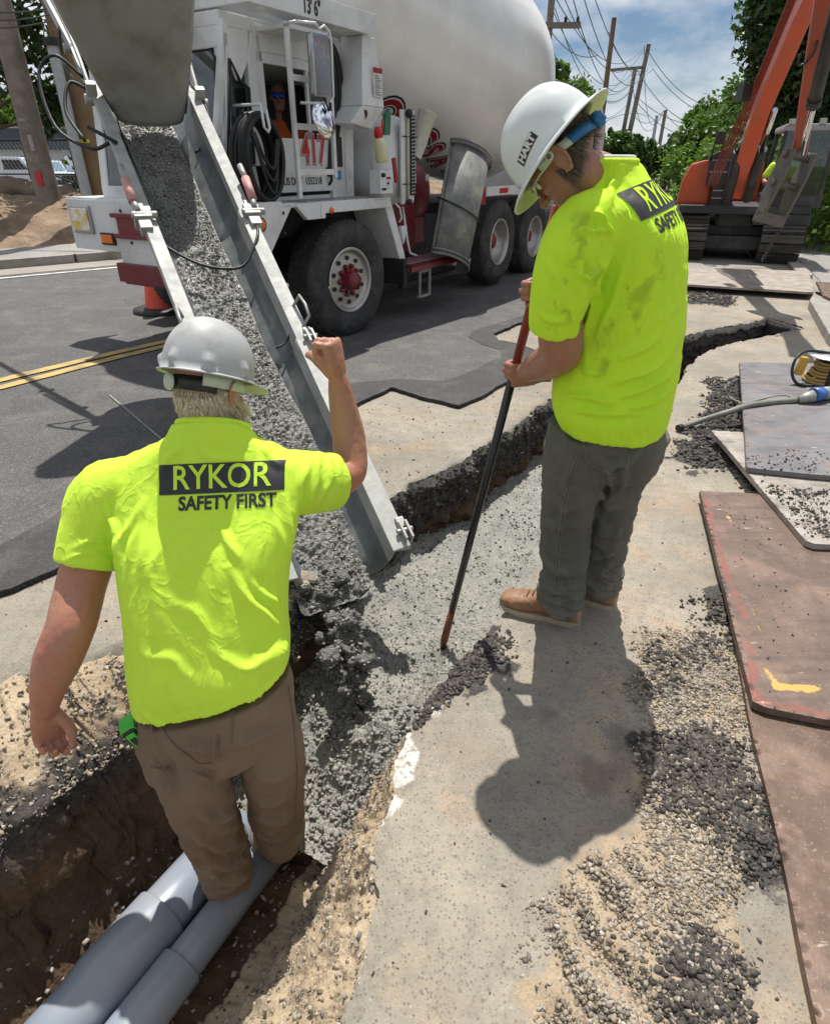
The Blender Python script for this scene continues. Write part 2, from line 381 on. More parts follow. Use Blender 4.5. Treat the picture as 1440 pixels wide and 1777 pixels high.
def mat_asphalt(name, lo, hi, tan=.25, worn=.4):
    a = N(name); fine = a.vor(120, 'F1', 'Color'); fd = a.vor(120, 'F1', 'Distance'); sep = a.n('SeparateColor'); a.l(fine, sep.inputs[0])
    c = a.mix(a.rng(a.noise(1.3, 6, .6), .3, .7), lo, hi)
    c = a.mix(a.math('MULTIPLY', a.rng(a.noise(3.5, 6, .65), .5, .72), tan), c, (.30, .25, .19))
    c = a.mix(a.math('MULTIPLY', a.rng(sep.outputs[0], .7, .8), worn), c, [min(1, x * 2.4) for x in hi])
    c = a.mix(a.math('MULTIPLY', a.rng(a.noise(170, 3, .6), .38, .52, 1, 0), .45), c, [x * .4 for x in lo])
    h = a.math('ADD', a.math('MULTIPLY', fd, -.6), a.noise(90, 4, .6))
    return a.set(c, .85, 0, a.bump(h, .6, .004))
M_ASPH = mat_asphalt('road_asphalt', (.066, .065, .065), (.105, .102, .099), .30, .35)
M_PATCH = mat_asphalt('patch_asphalt', (.038, .037, .037), (.064, .062, .060), .22, .22)
M_WALK = mat_asphalt('sidewalk_asphalt', (.20, .19, .18), (.30, .285, .265), .3, .3)
M_SHOULDER = mat_asphalt('shoulder_dust', (.22, .20, .175), (.34, .30, .255), .5, .3)
def mat_trench():
    a = N('trench_earth'); geo = a.n('NewGeometry'); sp = a.n('SeparateXYZ'); a.l(geo.outputs['Position'], sp.inputs[0])
    z = a.math('ADD', sp.outputs[2], a.math('MULTIPLY', a.math('SUBTRACT', a.noise(9, 5, .6), .5), .16))
    n1 = a.noise(11, 6, .65)
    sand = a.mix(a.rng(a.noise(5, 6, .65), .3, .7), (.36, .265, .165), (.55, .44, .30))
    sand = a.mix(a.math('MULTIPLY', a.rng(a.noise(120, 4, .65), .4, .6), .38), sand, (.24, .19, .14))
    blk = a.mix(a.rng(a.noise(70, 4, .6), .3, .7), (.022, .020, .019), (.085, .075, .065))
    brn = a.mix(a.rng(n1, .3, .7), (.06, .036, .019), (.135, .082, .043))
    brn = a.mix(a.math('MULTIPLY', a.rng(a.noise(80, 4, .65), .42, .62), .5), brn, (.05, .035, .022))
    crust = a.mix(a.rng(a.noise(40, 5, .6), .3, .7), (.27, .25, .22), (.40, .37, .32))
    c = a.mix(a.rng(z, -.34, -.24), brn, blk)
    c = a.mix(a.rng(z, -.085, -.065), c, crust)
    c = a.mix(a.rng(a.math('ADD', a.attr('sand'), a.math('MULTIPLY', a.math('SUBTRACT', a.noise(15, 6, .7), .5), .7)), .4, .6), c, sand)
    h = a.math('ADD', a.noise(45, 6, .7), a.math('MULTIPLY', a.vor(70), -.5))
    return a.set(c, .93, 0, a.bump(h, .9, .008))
M_TRENCH = mat_trench()
def mat_wetconc(name, lo, hi, rough=.42):
    a = N(name); c = a.mix(a.rng(a.noise(6, 6, .6), .35, .65), lo, hi)
    c = a.mix(a.math('MULTIPLY', a.rng(a.noise(110, 4, .65), .42, .56, 1, 0), .55), c, [x * .45 for x in lo])
    h = a.math('ADD', a.math('MULTIPLY', a.vor(95), -1.0), a.noise(160, 3, .6))
    return a.set(c, a.rng(a.noise(50, 3), .3, .7, rough - .12, rough + .22), 0, a.bump(h, .8, .005))
M_WET = mat_wetconc('wet_concrete', (.225, .222, .195), (.335, .325, .285))
M_WETD = mat_wetconc('wet_concrete_dark', (.085, .083, .075), (.14, .135, .12))
def mat_stones(name, cols):
    a = N(name); r = a.attr('tint'); st = [(i / max(1, len(cols) - 1), c) for i, c in enumerate(cols)]
    c = a.ramp(r, st); c = a.mix(a.math('MULTIPLY', a.rng(a.noise(120, 3, .6), .4, .6), .35), c, (.10, .09, .08))
    return a.set(c, .8, 0, a.bump(a.noise(260, 3), .4, .002))
M_TANST = mat_stones('tan_pebbles', [(.10, .085, .07), (.24, .19, .135), (.37, .295, .205), (.45, .38, .29), (.19, .17, .155), (.54, .49, .41)])
M_BLKST = mat_stones('asphalt_crumbs', [(.016, .014, .013), (.035, .030, .027), (.075, .064, .055), (.022, .019, .018), (.14, .12, .10), (.03, .026, .024)])
M_AGGST = mat_stones('aggregate_stones', [(.17, .166, .148), (.26, .252, .22), (.36, .35, .31), (.21, .205, .18)])

# ================================================================== TRENCH STATIONS
# (far lip, far foot, near foot, near lip, floor z, near-sand amount)
ST = [((-3.3, -.7), (-2.75, -.9), (-1.75, -1.2), (-1.25, -1.4), -.74, 1),
      ((-1.95, .85), (-1.5, .55), (-.88, .42), (-.32, .16), -.74, 1),
      ((-1.42, 1.53), (-1.04, 1.06), (-.50, 1.00), (-.13, .70), -.74, 1),
      ((-.98, 1.70), (-.82, 1.55), (-.32, 1.38), (-.07, 1.16), -.72, .8),
      ((-.52, 2.10), (-.45, 2.05), (.00, 1.62), (.02, 1.47), -.62, .5),
      ((-.20, 2.84), (-.17, 2.80), (.33, 2.05), (.35, 1.96), -.50, .2),
      ((.42, 3.62), (.44, 3.58), (.90, 2.96), (.93, 2.90), -.46, 0),
      ((1.10, 4.66), (1.12, 4.62), (1.62, 4.16), (1.66, 4.10), -.50, 0),
      ((1.86, 5.75), (1.9, 5.68), (2.28, 5.32), (2.33, 5.26), -.62, 0),
      ((2.95, 6.66), (3.0, 6.58), (2.90, 6.12), (2.92, 6.04), -.66, 0),
      ((4.15, 7.45), (4.15, 7.35), (4.2, 6.98), (4.25, 6.90), -.40, 0)]
def st_line(k): return np.array([s[k] for s in ST], float)
NS = 760
lines = []
for k in range(4): lines.append(crom(st_line(k), NS))
SF, SB, SN, SL = lines
fz = crom(np.array([[s[4], s[5]] for s in ST]), NS)
for arr, amp, sd in ((SF, .028, 1), (SL, .022, 2), (SB, .03, 3), (SN, .02, 4)):
    P3 = xyz(arr[:, 0], arr[:, 1], sd * 5.0)
    arr[:, 0] += amp * fbm(P3, 5, 5, 1.1, .62); arr[:, 1] += amp * fbm(P3, 5, 5, 8.1, .62)
near_mask = smooth(NS * .47, NS * .33, np.arange(NS))        # left/near part has the broken sloping bank
SF[:, 0] += near_mask * .03 * fbm(xyz(SF[:, 0], SF[:, 1], 0), 14, 4, 2.0, .7); SF[:, 1] += near_mask * .05 * fbm(xyz(SF[:, 0], SF[:, 1], 0), 14, 4, 5.0, .7)
TRENCH = np.vstack([SF, SL[::-1]])

# ---- zones on the ground (drawn as outlines on the level ground)
Z_SANDL = G([(700, 1235), (668, 1330), (640, 1400), (655, 1470), (615, 1560), (585, 1640), (560, 1720), (545, 1800), (400, 2100), (-200, 2100), (100, 1700), (300, 1500), (600, 1240)])
Z_SANDR = G([(1128, 1110), (1200, 1090), (1275, 1130), (1300, 1260), (1318, 1400), (1290, 1500), (1285, 1640), (1290, 1830), (900, 1830), (930, 1700), (960, 1600), (985, 1520), (1100, 1440), (1135, 1300), (1110, 1200)])
Z_DARK = [G([(1150, 1290), (1200, 1260), (1290, 1290), (1325, 1420), (1345, 1500), (1300, 1530), (1235, 1440), (1170, 1400), (1150, 1350)]),
          G([(1150, 1150), (1185, 1115), (1240, 1110), (1200, 1165), (1155, 1200)]),
          G([(1215, 1060), (1262, 1030), (1280, 1115), (1225, 1105)]),
          G([(800, 1130), (850, 1080), (872, 1105), (868, 1165), (800, 1190), (730, 1230), (690, 1238), (760, 1165)]),
          G([(1240, 660), (1292, 655), (1300, 740), (1345, 835), (1318, 850), (1275, 810), (1205, 812), (1175, 795), (1195, 765), (1235, 720)]),
          G([(1190, 505), (1240, 495), (1275, 515), (1270, 532), (1195, 528)]),
          G([(1240, 452), (1340, 455), (1400, 470), (1330, 478), (1240, 470)]),
          G([(1400, 468), (1440, 465), (1440, 485), (1410, 482)]),
          G([(1180, 1660), (1230, 1640), (1280, 1700), (1270, 1790), (1190, 1790)])]
Z_CHALK = G([(690, 1250), (705, 1240), (760, 1225), (740, 1245), (712, 1275), (700, 1330), (672, 1400), (655, 1445), (640, 1440), (650, 1380), (668, 1320)])
Z_STAIN = [G([(1000, 1290), (1050, 1290), (1060, 1370), (1010, 1430), (985, 1380)]), G([(905, 1240), (935, 1240), (935, 1275), (905, 1275)])]
Z_SLABL = G([(-500, 1240), (0, 1165), (120, 1150), (245, 1120), (420, 1150), (520, 1010), (520, 1120), (300, 1300), (0, 1400), (-500, 1500)])
xs = np.unique(np.r_[np.arange(-3.7, -1.5, .03), np.arange(-1.5, 1.9, .0125), np.arange(1.9, 5.6, .035)])
ys = np.unique(np.r_[np.arange(-1.6, .35, .05), np.arange(.35, 2.7, .0125), np.arange(2.7, 4.6, .022), np.arange(4.6, 8.6, .04)])
gx, gy = np.meshgrid(xs, ys, indexing='ij'); GP = xyz(gx.ravel(), gy.ravel(), 0)
sT, nearT = sdf(GP, TRENCH)
def zone_w(polys, soft=.05, wob=.05):
    if not isinstance(polys, list): polys = [polys]
    w = np.zeros(len(GP)); wb = fbm(GP, 9, 3, 4.2) * wob
    for p in polys: d, _ = sdf(GP, p); w = np.maximum(w, smooth(soft, -soft, d + wb))
    return w
w_sandl = zone_w(Z_SANDL, .03, .02); w_sandr = zone_w(Z_SANDR, .06, .05); w_dark = zone_w(Z_DARK, .09, .10)
w_chalk = zone_w(Z_CHALK, .03, .05); w_stain = .8 * zone_w(Z_STAIN, .16, .16)
w_far = smooth(.10, .0, sT) * (GP[:, 0] < -.25)
w_slabl = zone_w(Z_SLABL, .04, .05)
def ground_h(P, sandr, sandl, dark, slabl):
    h = .004 * fbm(P, 1.1, 3, 2.2) + .0015 * fbm(P, 14, 3, 7.1)
    # ridges left by teeth in the loose gravel
    u = (P[:, 0] * .80 - P[:, 1] * -.60); ridge = .011 * np.sin(u * 68 + 4.5 * fbm(P, 3.5, 3, 1.5)) * smooth(-.6, .5, fbm(P, 4, 3, 6.6)) * smooth(1.25, .95, P[:, 1])
    h = h + sandr * (.012 + .007 * fbm(P, 9, 3, 3.3) + ridge) + dark * (.012 + .010 * fbm(P, 16, 3, 6.3))
    h = h - sandl * (.018 + .012 * fbm(P, 8, 4, 3.3) - .006) - slabl * (.02 + .03 * np.abs(fbm(P, 9, 4, 5.3)))
    return h
gh = ground_h(GP, w_sandr, w_sandl, w_dark, w_slabl)
gh += w_chalk * .006
cell = .012 + .02 * (GP[:, 1] > 2.7) + .015 * (np.abs(GP[:, 0]) > 1.9)
snap = (np.abs(sT) < cell * .75); GP[snap, :2] = nearT[snap]
V = GP.copy(); V[:, 2] = gh
lip = smooth(.05, 0, sT) * (1 - w_sandl); V[:, 2] -= lip * .012 * (1 + fbm(GP, 20, 3, 1.0))
F = gridfaces(len(xs), len(ys))
keep = (sT[F].mean(1) > -.0015) & (sT[F].min(1) > -.03)
me = npmesh('ground', V, F[keep], dict(sand=np.clip(w_sandl + w_sandr * .85 + .25 * w_slabl, 0, 1), dark=w_dark, chalk=w_chalk, stain=w_stain))
link('ground', me, M_CONC, smooth_=True, kind='structure')
# the land around, out to the horizon
M_LAND = simple('land_grass', (.07, .085, .035), .95, 0, .35, 3, .4, 30, dirt=(.22, .17, .11), dirt_amt=.7, dsc=.6, dist=.02)
b = MB(); x0, x1, y0, y1, Bg = xs[0], xs[-1], ys[0], ys[-1], 600
for lo, hi in (((-Bg, -Bg), (Bg, y0)), ((-Bg, y1), (Bg, Bg)), ((-Bg, y0), (x0, y1)), ((x1, y0), (Bg, y1))):
    b.quad((lo[0], lo[1], -.012), (hi[0], lo[1], -.012), (hi[0], hi[1], -.012), (lo[0], hi[1], -.012))
b.build('terrain', M_LAND, kind='structure')

# ---- trench walls and floor: one strip swept along the stations
prof_n = 92; PV = []; sandA = []
t_ = np.linspace(0, 1, prof_n)
for j, t in enumerate(t_):
    # segments: 0-.04 rim tuck, .04-.40 far wall, .40-.58 floor, .58-.96 near wall, .96-1 rim tuck
    if t < .04:
        k = t / .04; out = SF + (SF - SB) / np.maximum(np.linalg.norm(SF - SB, axis=1), .05)[:, None] * (.05 * (1 - k)); P = np.c_[out, -.016 - .0 * out[:, 0]]
    elif t < .40:
        k = (t - .04) / .36; shelf = near_mask
        hxy = shelf * np.clip(k / .55, 0, 1) ** .8 + (1 - shelf) * (.25 * k + .06 * np.sin(k * 9)); zf = shelf * ((np.clip(k, 0, .5) / .5) ** 1.6 * .24 + np.clip((k - .5) / .5, 0, 1) * .76) + (1 - shelf) * k
        hxy = hxy * (1 - shelf) * 1.0 + shelf * (np.minimum(1, k / .5) * .60 + .20 * k + .20 * float(np.clip((k - .85) / .15, 0, 1))); xy = SF + (SB - SF) * hxy[:, None]
        P = np.c_[xy, -.016 + (fz[:, 0] + .016) * zf]
    elif t < .58:
        k = (t - .40) / .18; P = np.c_[SB + (SN - SB) * k, fz[:, 0]]
    elif t < .96:
        k = (t - .58) / .38; s_ = fz[:, 1]; zf = (1 - k) ** (1.0 + .35 * s_); P = np.c_[SN + (SL - SN) * k, -.020 + (fz[:, 0] + .020) * zf]
    else:
        k = (t - .96) / .04; out = SL + (SL - SN) / np.maximum(np.linalg.norm(SL - SN, axis=1), .05)[:, None] * (.05 * k); P = np.c_[out, -.020 + 0 * out[:, 0] - .01 * k]
    PV.append(P); sd_ = fz[:, 1] if t > .55 else near_mask * smooth(.26, .14, t) * .62
    sandA.append(sd_ + 0 * P[:, 0])
PV = np.stack(PV, 1); sandA = np.stack(sandA, 1)
nb = PV.reshape(-1, 3); tt = np.tile(t_, NS)
amp = smooth(0, .08, tt) * smooth(1, .93, tt)
wall = smooth(.04, .12, tt) * smooth(.46, .38, tt); lmask = np.repeat(near_mask, prof_n)
d1 = fbm(nb, 6, 5, 2.2, .6); d2 = fbm(nb, 26, 4, 5.5, .6); w1, _ = worley(nb, 22)
strata = fbm(np.c_[nb[:, :2] * 3, nb[:, 2] * 22], 1, 4, 3.3, .6)
off = np.zeros_like(nb); dirn = np.repeat((SB - SN) / np.linalg.norm(SB - SN, axis=1)[:, None], prof_n, axis=0)
mag = amp * (wall * (.030 * d1 + .016 * d2 + .018 * strata - .03 * (w1 - .5)) + (1 - wall) * (.010 * d2))
off[:, :2] = dirn * mag[:, None]; off[:, 2] = amp * ((1 - wall) * (.016 * d1 + .012 * d2 - .018 * (w1 - .5)) + wall * (.012 * d2 + lmask * (.03 * d1 - .022 * (w1 - .5))))
Fw = gridfaces(NS, prof_n)
me = npmesh('trench', nb + off, Fw, dict(sand=np.clip(sandA.ravel(), 0, 1)))
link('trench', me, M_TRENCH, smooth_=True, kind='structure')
TR_BVH = BVHTree.FromPolygons([tuple(v) for v in (nb + off)], [tuple(f) for f in Fw])
# end wall
pe, qe = Vector((*SF[-1], 0)), Vector((*SL[-1], 0)); ve = qe - pe
b = MB(); b.box((-.06, -.02, -.6), (ve.length + .06, .10, -.022), Matrix.Translation(pe) @ Matrix.Rotation(math.atan2(ve.y, ve.x), 4, 'Z')); b.build('trench_end', M_TRENCH, kind='structure', bevel=.01)

# ---- loose stones: real little meshes joined per patch
_ico = bmesh.new(); bmesh.ops.create_icosphere(_ico, subdivisions=1, radius=1.0); IV = np.array([v.co[:] for v in _ico.verts]); IF = np.array([[v.index for v in f.verts] for f in _ico.faces]); _ico.free()
def stones(name, mat, pts, sizes, label, flat=.6, tint=None, parent=None, jag=.55, **kw):
    n = len(pts); pts = np.asarray(pts); nv = len(IV)
    jit = 1 + jag * (rng.rand(n, nv) * 2 - 1); base = IV[None] * jit[..., None]
    sc = np.stack([1 + .45 * (rng.rand(n) - .5), .8 + .5 * (rng.rand(n) - .5), flat + .35 * (rng.rand(n) - .5)], 1); base = base * sc[:, None, :]
    a = rng.rand(n) * 6.283; tl = (rng.rand(n) - .5) * 1.3; ca, sa, ct, st = np.cos(a), np.sin(a), np.cos(tl), np.sin(tl)
    x, y, z = base[..., 0], base[..., 1], base[..., 2]; y, z = y * ct[:, None] - z * st[:, None], y * st[:, None] + z * ct[:, None]
    x, y = x * ca[:, None] - y * sa[:, None], x * sa[:, None] + y * ca[:, None]
    V = np.stack([x, y, z], -1) * np.asarray(sizes)[:, None, None] + pts[:, None, :]
    F = (IF[None] + (np.arange(n) * nv)[:, None, None]).reshape(-1, 3)
    tn = np.repeat(rng.rand(n) if tint is None else tint, nv)
    return link(name, npmesh(name, V.reshape(-1, 3), F, dict(tint=tn)), mat, parent, label=label, kind='stuff', **kw)
def scatter(poly, n, edge=.05):
    poly = np.asarray(poly); lo, hi = poly.min(0) - edge, poly.max(0) + edge; out = []
    lo = np.maximum(lo, (-3, .2)); hi = np.minimum(hi, (6, 9))
    while sum(map(len, out)) < n:
        p = lo + rng.rand(n * 2, 2) * (hi - lo); P3 = xyz(p[:, 0], p[:, 1]); d, _ = sdf(P3, poly)
        pr = smooth(edge, -edge * 1.3, d + fbm(P3, 7, 4, 4.2, .6) * edge * .95) * (.35 + .65 * smooth(-.7, .5, fbm(P3, 14, 3, 8.8)))
        out.append(p[rng.rand(len(p)) < pr])
        if len(out) > 60: break
    return np.vstack(out)[:n]
def gz(p):                                 # ground height by nearest grid point
    i = np.clip(np.searchsorted(xs, p[:, 0]), 0, len(xs) - 1); j = np.clip(np.searchsorted(ys, p[:, 1]), 0, len(ys) - 1)
    return V_h[i, j]
V_h = V[:, 2].reshape(len(xs), len(ys))
def ground_stones(name, mat, poly, n, s0, s1, label, edge=.05, sink=.25, **k):
    p = scatter(poly, n, edge); d, _ = sdf(xyz(p[:, 0], p[:, 1]), TRENCH); p = p[d > .0]; s = s0 + (s1 - s0) * rng.rand(len(p)) ** 3
    stones(name, mat, np.c_[p, gz(p) + s * (.5 - sink)], s, label, **k)
ground_stones('loose_gravel', M_TANST, Z_SANDR, 27000, .0016, .0080, 'tan and grey loose gravel raked over the slab beside the rusty plates', .05)
DN = [5200, 900, 700, 3600, 5200, 1400, 1200, 300, 1500]
DP = [scatter(p, int(n * 1.25), .075) for p, n in zip(Z_DARK, DN)]
dp = np.vstack(DP); d, _ = sdf(xyz(dp[:, 0], dp[:, 1]), TRENCH); dp = dp[d > 0]
ds = (.0022 + .0095 * rng.rand(len(dp)) ** 3.2) * (1 + .5 * (dp[:, 1] > 2.5)); stones('asphalt_crumbs', M_BLKST, np.c_[dp, gz(dp) + ds * .3], ds, 'black broken asphalt crumbs scattered in clumps over the slab')
ground_stones('spoil_gravel', M_TANST, Z_SANDL, 3800, .0025, .008, 'fine tan stones in the sand beside the grey pipes', .02)
# thin litter of crumbs over the whole slab
lp = np.c_[rng.rand(2600) * 3.6 - .4, rng.rand(2600) * 4.6 + .5]; d, _ = sdf(xyz(lp[:, 0], lp[:, 1]), TRENCH); lp = lp[d > .03]
ls = .0018 + .005 * rng.rand(len(lp)) ** 5; stones('slab_grit', M_BLKST, np.c_[lp, gz(lp) + ls * .4], ls, 'sparse dark grit lying on the pale concrete slab')
lp = np.c_[rng.rand(1500) * 5 - 2.5, rng.rand(1500) * 4.5 + 1.6]; d, _ = sdf(xyz(lp[:, 0], lp[:, 1]), TRENCH); lp = lp[(d > .03) & (lp[:, 0] < lp[:, 1] * .6 - .9)]
ls = .003 + .006 * rng.rand(len(lp)) ** 5; stones('far_side_grit', M_BLKST, np.c_[lp, gz(lp) + ls * .4], ls, 'sparse dark grit on the slab across the trench')
def trench_stones(name, mat, ilo, ihi, tlo, thi, n, s0, s1, label, **k):
    i = rng.randint(int(NS * ilo), int(NS * ihi), n); j = np.clip((tlo + (thi - tlo) * rng.rand(n)) * prof_n, 0, prof_n - 1).astype(int)
    P = (nb + off).reshape(NS, prof_n, 3)[i, j] + (rng.rand(n, 3) - .5) * .012; s = s0 + (s1 - s0) * rng.rand(n) ** 3
    stones(name, mat, P, s, label, **k)
trench_stones('slope_pebbles', M_TANST, .1, .45, .62, .97, 5200, .002, .009, 'pebbles and grit on the sandy slope of the trench')
trench_stones('bank_rubble', M_TANST, .1, .45, .02, .24, 9000, .0025, .010, 'broken crust and rubble on the crumbling far bank')
trench_stones('wall_rubble', M_BLKST, .38, .9, .05, .28, 9000, .004, .017, 'black asphalt rubble sticking out of the trench wall')
trench_stones('floor_rubble', M_TANST, .1, .45, .36, .62, 1600, .004, .015, 'loose stones on the trench floor under the pipes')

# ================================================================== ROAD, STRIPS, MARKINGS
def sheet(name, poly, z, mat, thick=0.0, **k):
    bm = bmesh.new(); vs = [bm.verts.new((x, y, z)) for x, y in poly]; f = bm.faces.new(vs)
    if f.normal.z < 0 or True: bm.normal_update()
    if f.normal.z < 0: f.normal_flip()
    if thick:
        n = len(vs); lo = [bm.verts.new((v.co.x, v.co.y, z - thick)) for v in vs]
        for i in range(n): bm.faces.new((vs[i], lo[i], lo[(i + 1) % n], vs[(i + 1) % n]))
    bmesh.ops.triangulate(bm, faces=[f]); me = bpy.data.meshes.new(name); bmesh.ops.recalc_face_normals(bm, faces=bm.faces); bm.to_mesh(me); bm.free()
    return link(name, me, mat, kind='structure', **k)
edge_out = G([(-900, 1390), (-250, 1118), (0, 1028), (100, 985), (300, 880), (560, 722), (612, 702), (680, 672), (738, 690), (795, 703), (835, 688), (872, 664), (925, 648), (960, 630)], .03)
edge_isl = G([(930, 596), (868, 590), (855, 579), (900, 560), (960, 535), (1060, 480), (1190, 436), (1250, 400)], .03)
edge_in = G([(-900, 1260), (-250, 1040), (0, 945), (140, 868), (270, 800), (450, 722), (612, 664), (690, 657), (770, 661), (820, 642), (872, 618), (868, 606), (838, 598), (814, 585), (818, 574), (880, 556), (950, 534), (1060, 470), (1190, 428), (1250, 395)], .03)
eo = rough_line(edge_out, .03, .012, 9, seed=1); ei2 = rough_line(edge_isl, .03, .012, 9, seed=2); ein = rough_line(edge_in, .04, .02, 5, seed=3)
curbline = np.array([(-40, -16), (-16, 3.2), (-6.95, 10.9), (-5.35, 12.35), (-2.0, 15.6), (3.5, 23.0), (9, 33.5), (20, 60), (60, 160)], float)
curbfine = resample(crom(curbline, 200), .5)
for _ in range(30): curbfine[1:-1] = (curbfine[:-2] + 2 * curbfine[1:-1] + curbfine[2:]) / 4
rightroad = np.array([(6.35, 10.7), (8.2, 14.8), (12.5, 25), (18, 39), (30, 66), (70, 158)], float)
road_poly = np.vstack([eo, ei2, rightroad, curbfine[::-1]])
sheet('road', road_poly, .026, M_ASPH, .04)
strip = np.vstack([eo, ei2, ein[::-1]])
sheet('asphalt_strip', strip, .031, M_PATCH, .03)
# concrete island seen in the strip, flush with the slab
isl = rough_line(G([(868, 590), (905, 566), (960, 545), (1010, 560), (960, 622), (905, 598)], .033), .04, .008, 9, True, 5)
sheet('concrete_island', isl, .036, M_CONC)
# shoulder dust beside the far kerb
def offset_line(l, d):
    t = np.gradient(l, axis=0); t /= np.linalg.norm(t, axis=1)[:, None]; return l + np.stack([-t[:, 1], t[:, 0]], 1) * d
so_ = offset_line(curbfine, -.75); so_ += .05 * np.stack([vnoise(xyz(so_[:, 0], so_[:, 1]) * 1.5)] * 2, 1)
sheet('road_shoulder', np.vstack([curbfine, so_[::-1]]), .031, M_SHOULDER)
M_WPAINT = simple('white_road_paint', (.62, .61, .58), .7, 0, .08, 20, .3, 90, dirt=(.20, .19, .18), dirt_amt=.85, dsc=9)
M_YPAINT = simple('yellow_road_paint', (.50, .35, .11), .75, 0, .15, 20, .3, 90, dirt=(.15, .135, .11), dirt_amt=.95, dsc=5)
wl = offset_line(curbfine, -1.08); sheet('edge_line', np.vstack([offset_line(curbfine, -1.02), offset_line(curbfine, -1.13)[::-1]]), .035, M_WPAINT)
for k, (pa, pb) in enumerate((([(-700, 800), (-200, 702), (0, 660), (100, 636), (200, 612), (290, 592), (400, 567), (600, 525)], .055), ([(-700, 822), (-200, 718), (0, 673), (100, 647), (200, 621), (290, 600), (400, 574), (600, 531)], .055))):
    l = rough_line(resample(G(pa, .03), .1), .05, .004, 12, seed=20 + k); sheet('centre_line', np.vstack([offset_line(l, pb), offset_line(l, -pb)[::-1]]), .035, M_YPAINT)
b = MB()
for (pa, pb) in (((385, 680), (500, 800)), ((440, 668), (540, 780)), ((190, 685), (290, 770))):
    a_, b_ = W(*pa, z=.035), W(*pb, z=.035); t = (b_ - a_).normalized(); s_ = Vector((-t.y, t.x, 0)) * .006
    b.quad(a_ + s_, a_ - s_, b_ - s_, b_ + s_)
b.build('chalk_marks', simple('chalk', (.30, .30, .29), .9, dirt=(.13, .13, .13), dirt_amt=.9, dsc=14), kind='structure')
# far kerb, sidewalk
M_KERB = simple('granite_kerb', (.30, .28, .25), .85, 0, .2, 12, .4, 80, dirt=(.14, .12, .10), dirt_amt=.6)
def ribbon(name, l0, l1, z0, z1, mat, **k):
    n = len(l0); V = np.vstack([np.c_[l0, np.full(n, z0)], np.c_[l1, np.full(n, z1)]]); F = [[i, i + 1, n + i + 1, n + i] for i in range(n - 1)]
    return link(name, npmesh(name, V, F), mat, kind='structure', **k)
kb = empty('kerb', kind='structure')
K0 = resample(curbfine, 1.8)
for i in range(len(K0) - 1):
    p, q = Vector((*K0[i], 0)), Vector((*K0[i + 1], 0)); t = (q - p); Ln = t.length; t.normalize()
    if p.y < 4 or p.y > 60: continue
    if 'kerb_me' not in globals():
        mb = MB(); mb.box((.005, 0, -.02), (1.78, .16, .17)); o = mb.build('kerb_stone', M_KERB, kb, bevel=.012); kerb_me = o.data
    else: o = link('kerb_stone', kerb_me, None, kb)
    o.location = p; o.rotation_euler = (0, 0, math.atan2(t.y, t.x))
ribbon('sidewalk', offset_line(curbfine, .15), offset_line(curbfine, 1.85), .155, .165, M_WALK)

# ================================================================== MIXER TRUCK (local x: towards its rear, y: away from us, z: up)
T_O = Vector((-.62, 6.45, 0)); T_A = R(31.2)
truck = empty('mixer_truck', T_O, math.atan2(math.cos(T_A), math.sin(T_A)), label='white front discharge concrete mixer truck with maroon trim and lowered chute', cat='truck')
T_M = Matrix.Translation(T_O) @ Matrix.Rotation(math.atan2(math.cos(T_A), math.sin(T_A)), 4, 'Z'); T_I = T_M.inverted()
M_WHITE = simple('white_truck_paint', (.68, .685, .69), .32, 0, .05, 5, .05, 40, dirt=(.36, .34, .31), dirt_amt=.55, dsc=2.2)
M_DRUM = simple('drum_paint', (.76, .755, .74), .20, 0, .06, 2, .06, 12, dirt=(.50, .48, .44), dirt_amt=.4, dsc=.8)
M_MAROON = simple('maroon_paint', (.17, .008, .018), .38, 0, .15, 9, .08, 60, dirt=(.10, .06, .05), dirt_amt=.6)
M_BLACK = simple('black_rubber', (.012, .012, .013), .55, 0, .2, 20, .1, 90)
M_DARK = simple('dark_chassis', (.018, .017, .017), .7, 0, .3, 9, .3, 40)
M_TYRE = simple('tyre_rubber', (.028, .028, .029), .78, 0, .2, 14, .3, 70, dirt=(.10, .095, .085), dirt_amt=.6, dsc=5)
M_RIM = simple('dusty_aluminium', (.42, .415, .40), .38, .7, .15, 12, .1, 60, dirt=(.30, .27, .23), dirt_amt=.7)
M_STEELG = simple('grey_cast_steel', (.33, .33, .31), .5, .35, .15, 16, .25, 70, dirt=(.38, .37, .34), dirt_amt=.8, dsc=6)
M_CHUTE = simple('cement_caked_steel', (.32, .325, .31), .62, .1, .2, 9, .5, 50, dirt=(.40, .39, .355), dirt_amt=.9, dsc=5)
M_SPARE = simple('old_chute_steel', (.16, .165, .16), .65, .1, .2, 9, .5, 50, dirt=(.34, .33, .29), dirt_amt=.8, dsc=4)
M_CHUTEIN = simple('wet_chute_inside', (.12, .135, .145), .38, .25, .25, 7, .5, 60, dirt=(.24, .235, .21), dirt_amt=.8, dsc=6)
M_FUNNEL = simple('funnel_underside', (.27, .262, .235), .8, .0, .12, 3, .2, 30, dirt=(.17, .145, .10), dirt_amt=.85, dsc=3.5)
M_CHROME = simple('chrome', (.75, .76, .78), .09, 1.0, .03, 8, .03, 20)
M_RED = simple('red_paint', (.50, .012, .02), .4)
M_DKRED = simple('red_decal', (.30, .010, .018), .45)
M_ORANGE = simple('amber_lens', (.75, .17, .01), .2)
M_PINK = simple('faded_red_handle', (.55, .23, .21), .6, dirt=(.4, .3, .28))
M_YELLOWD = simple('pale_yellow_plastic', (.62, .60, .35), .4)
M_GREEN = simple('green_paint', (.03, .15, .075), .5)
M_STICK = simple('white_sticker', (.62, .62, .60), .5)
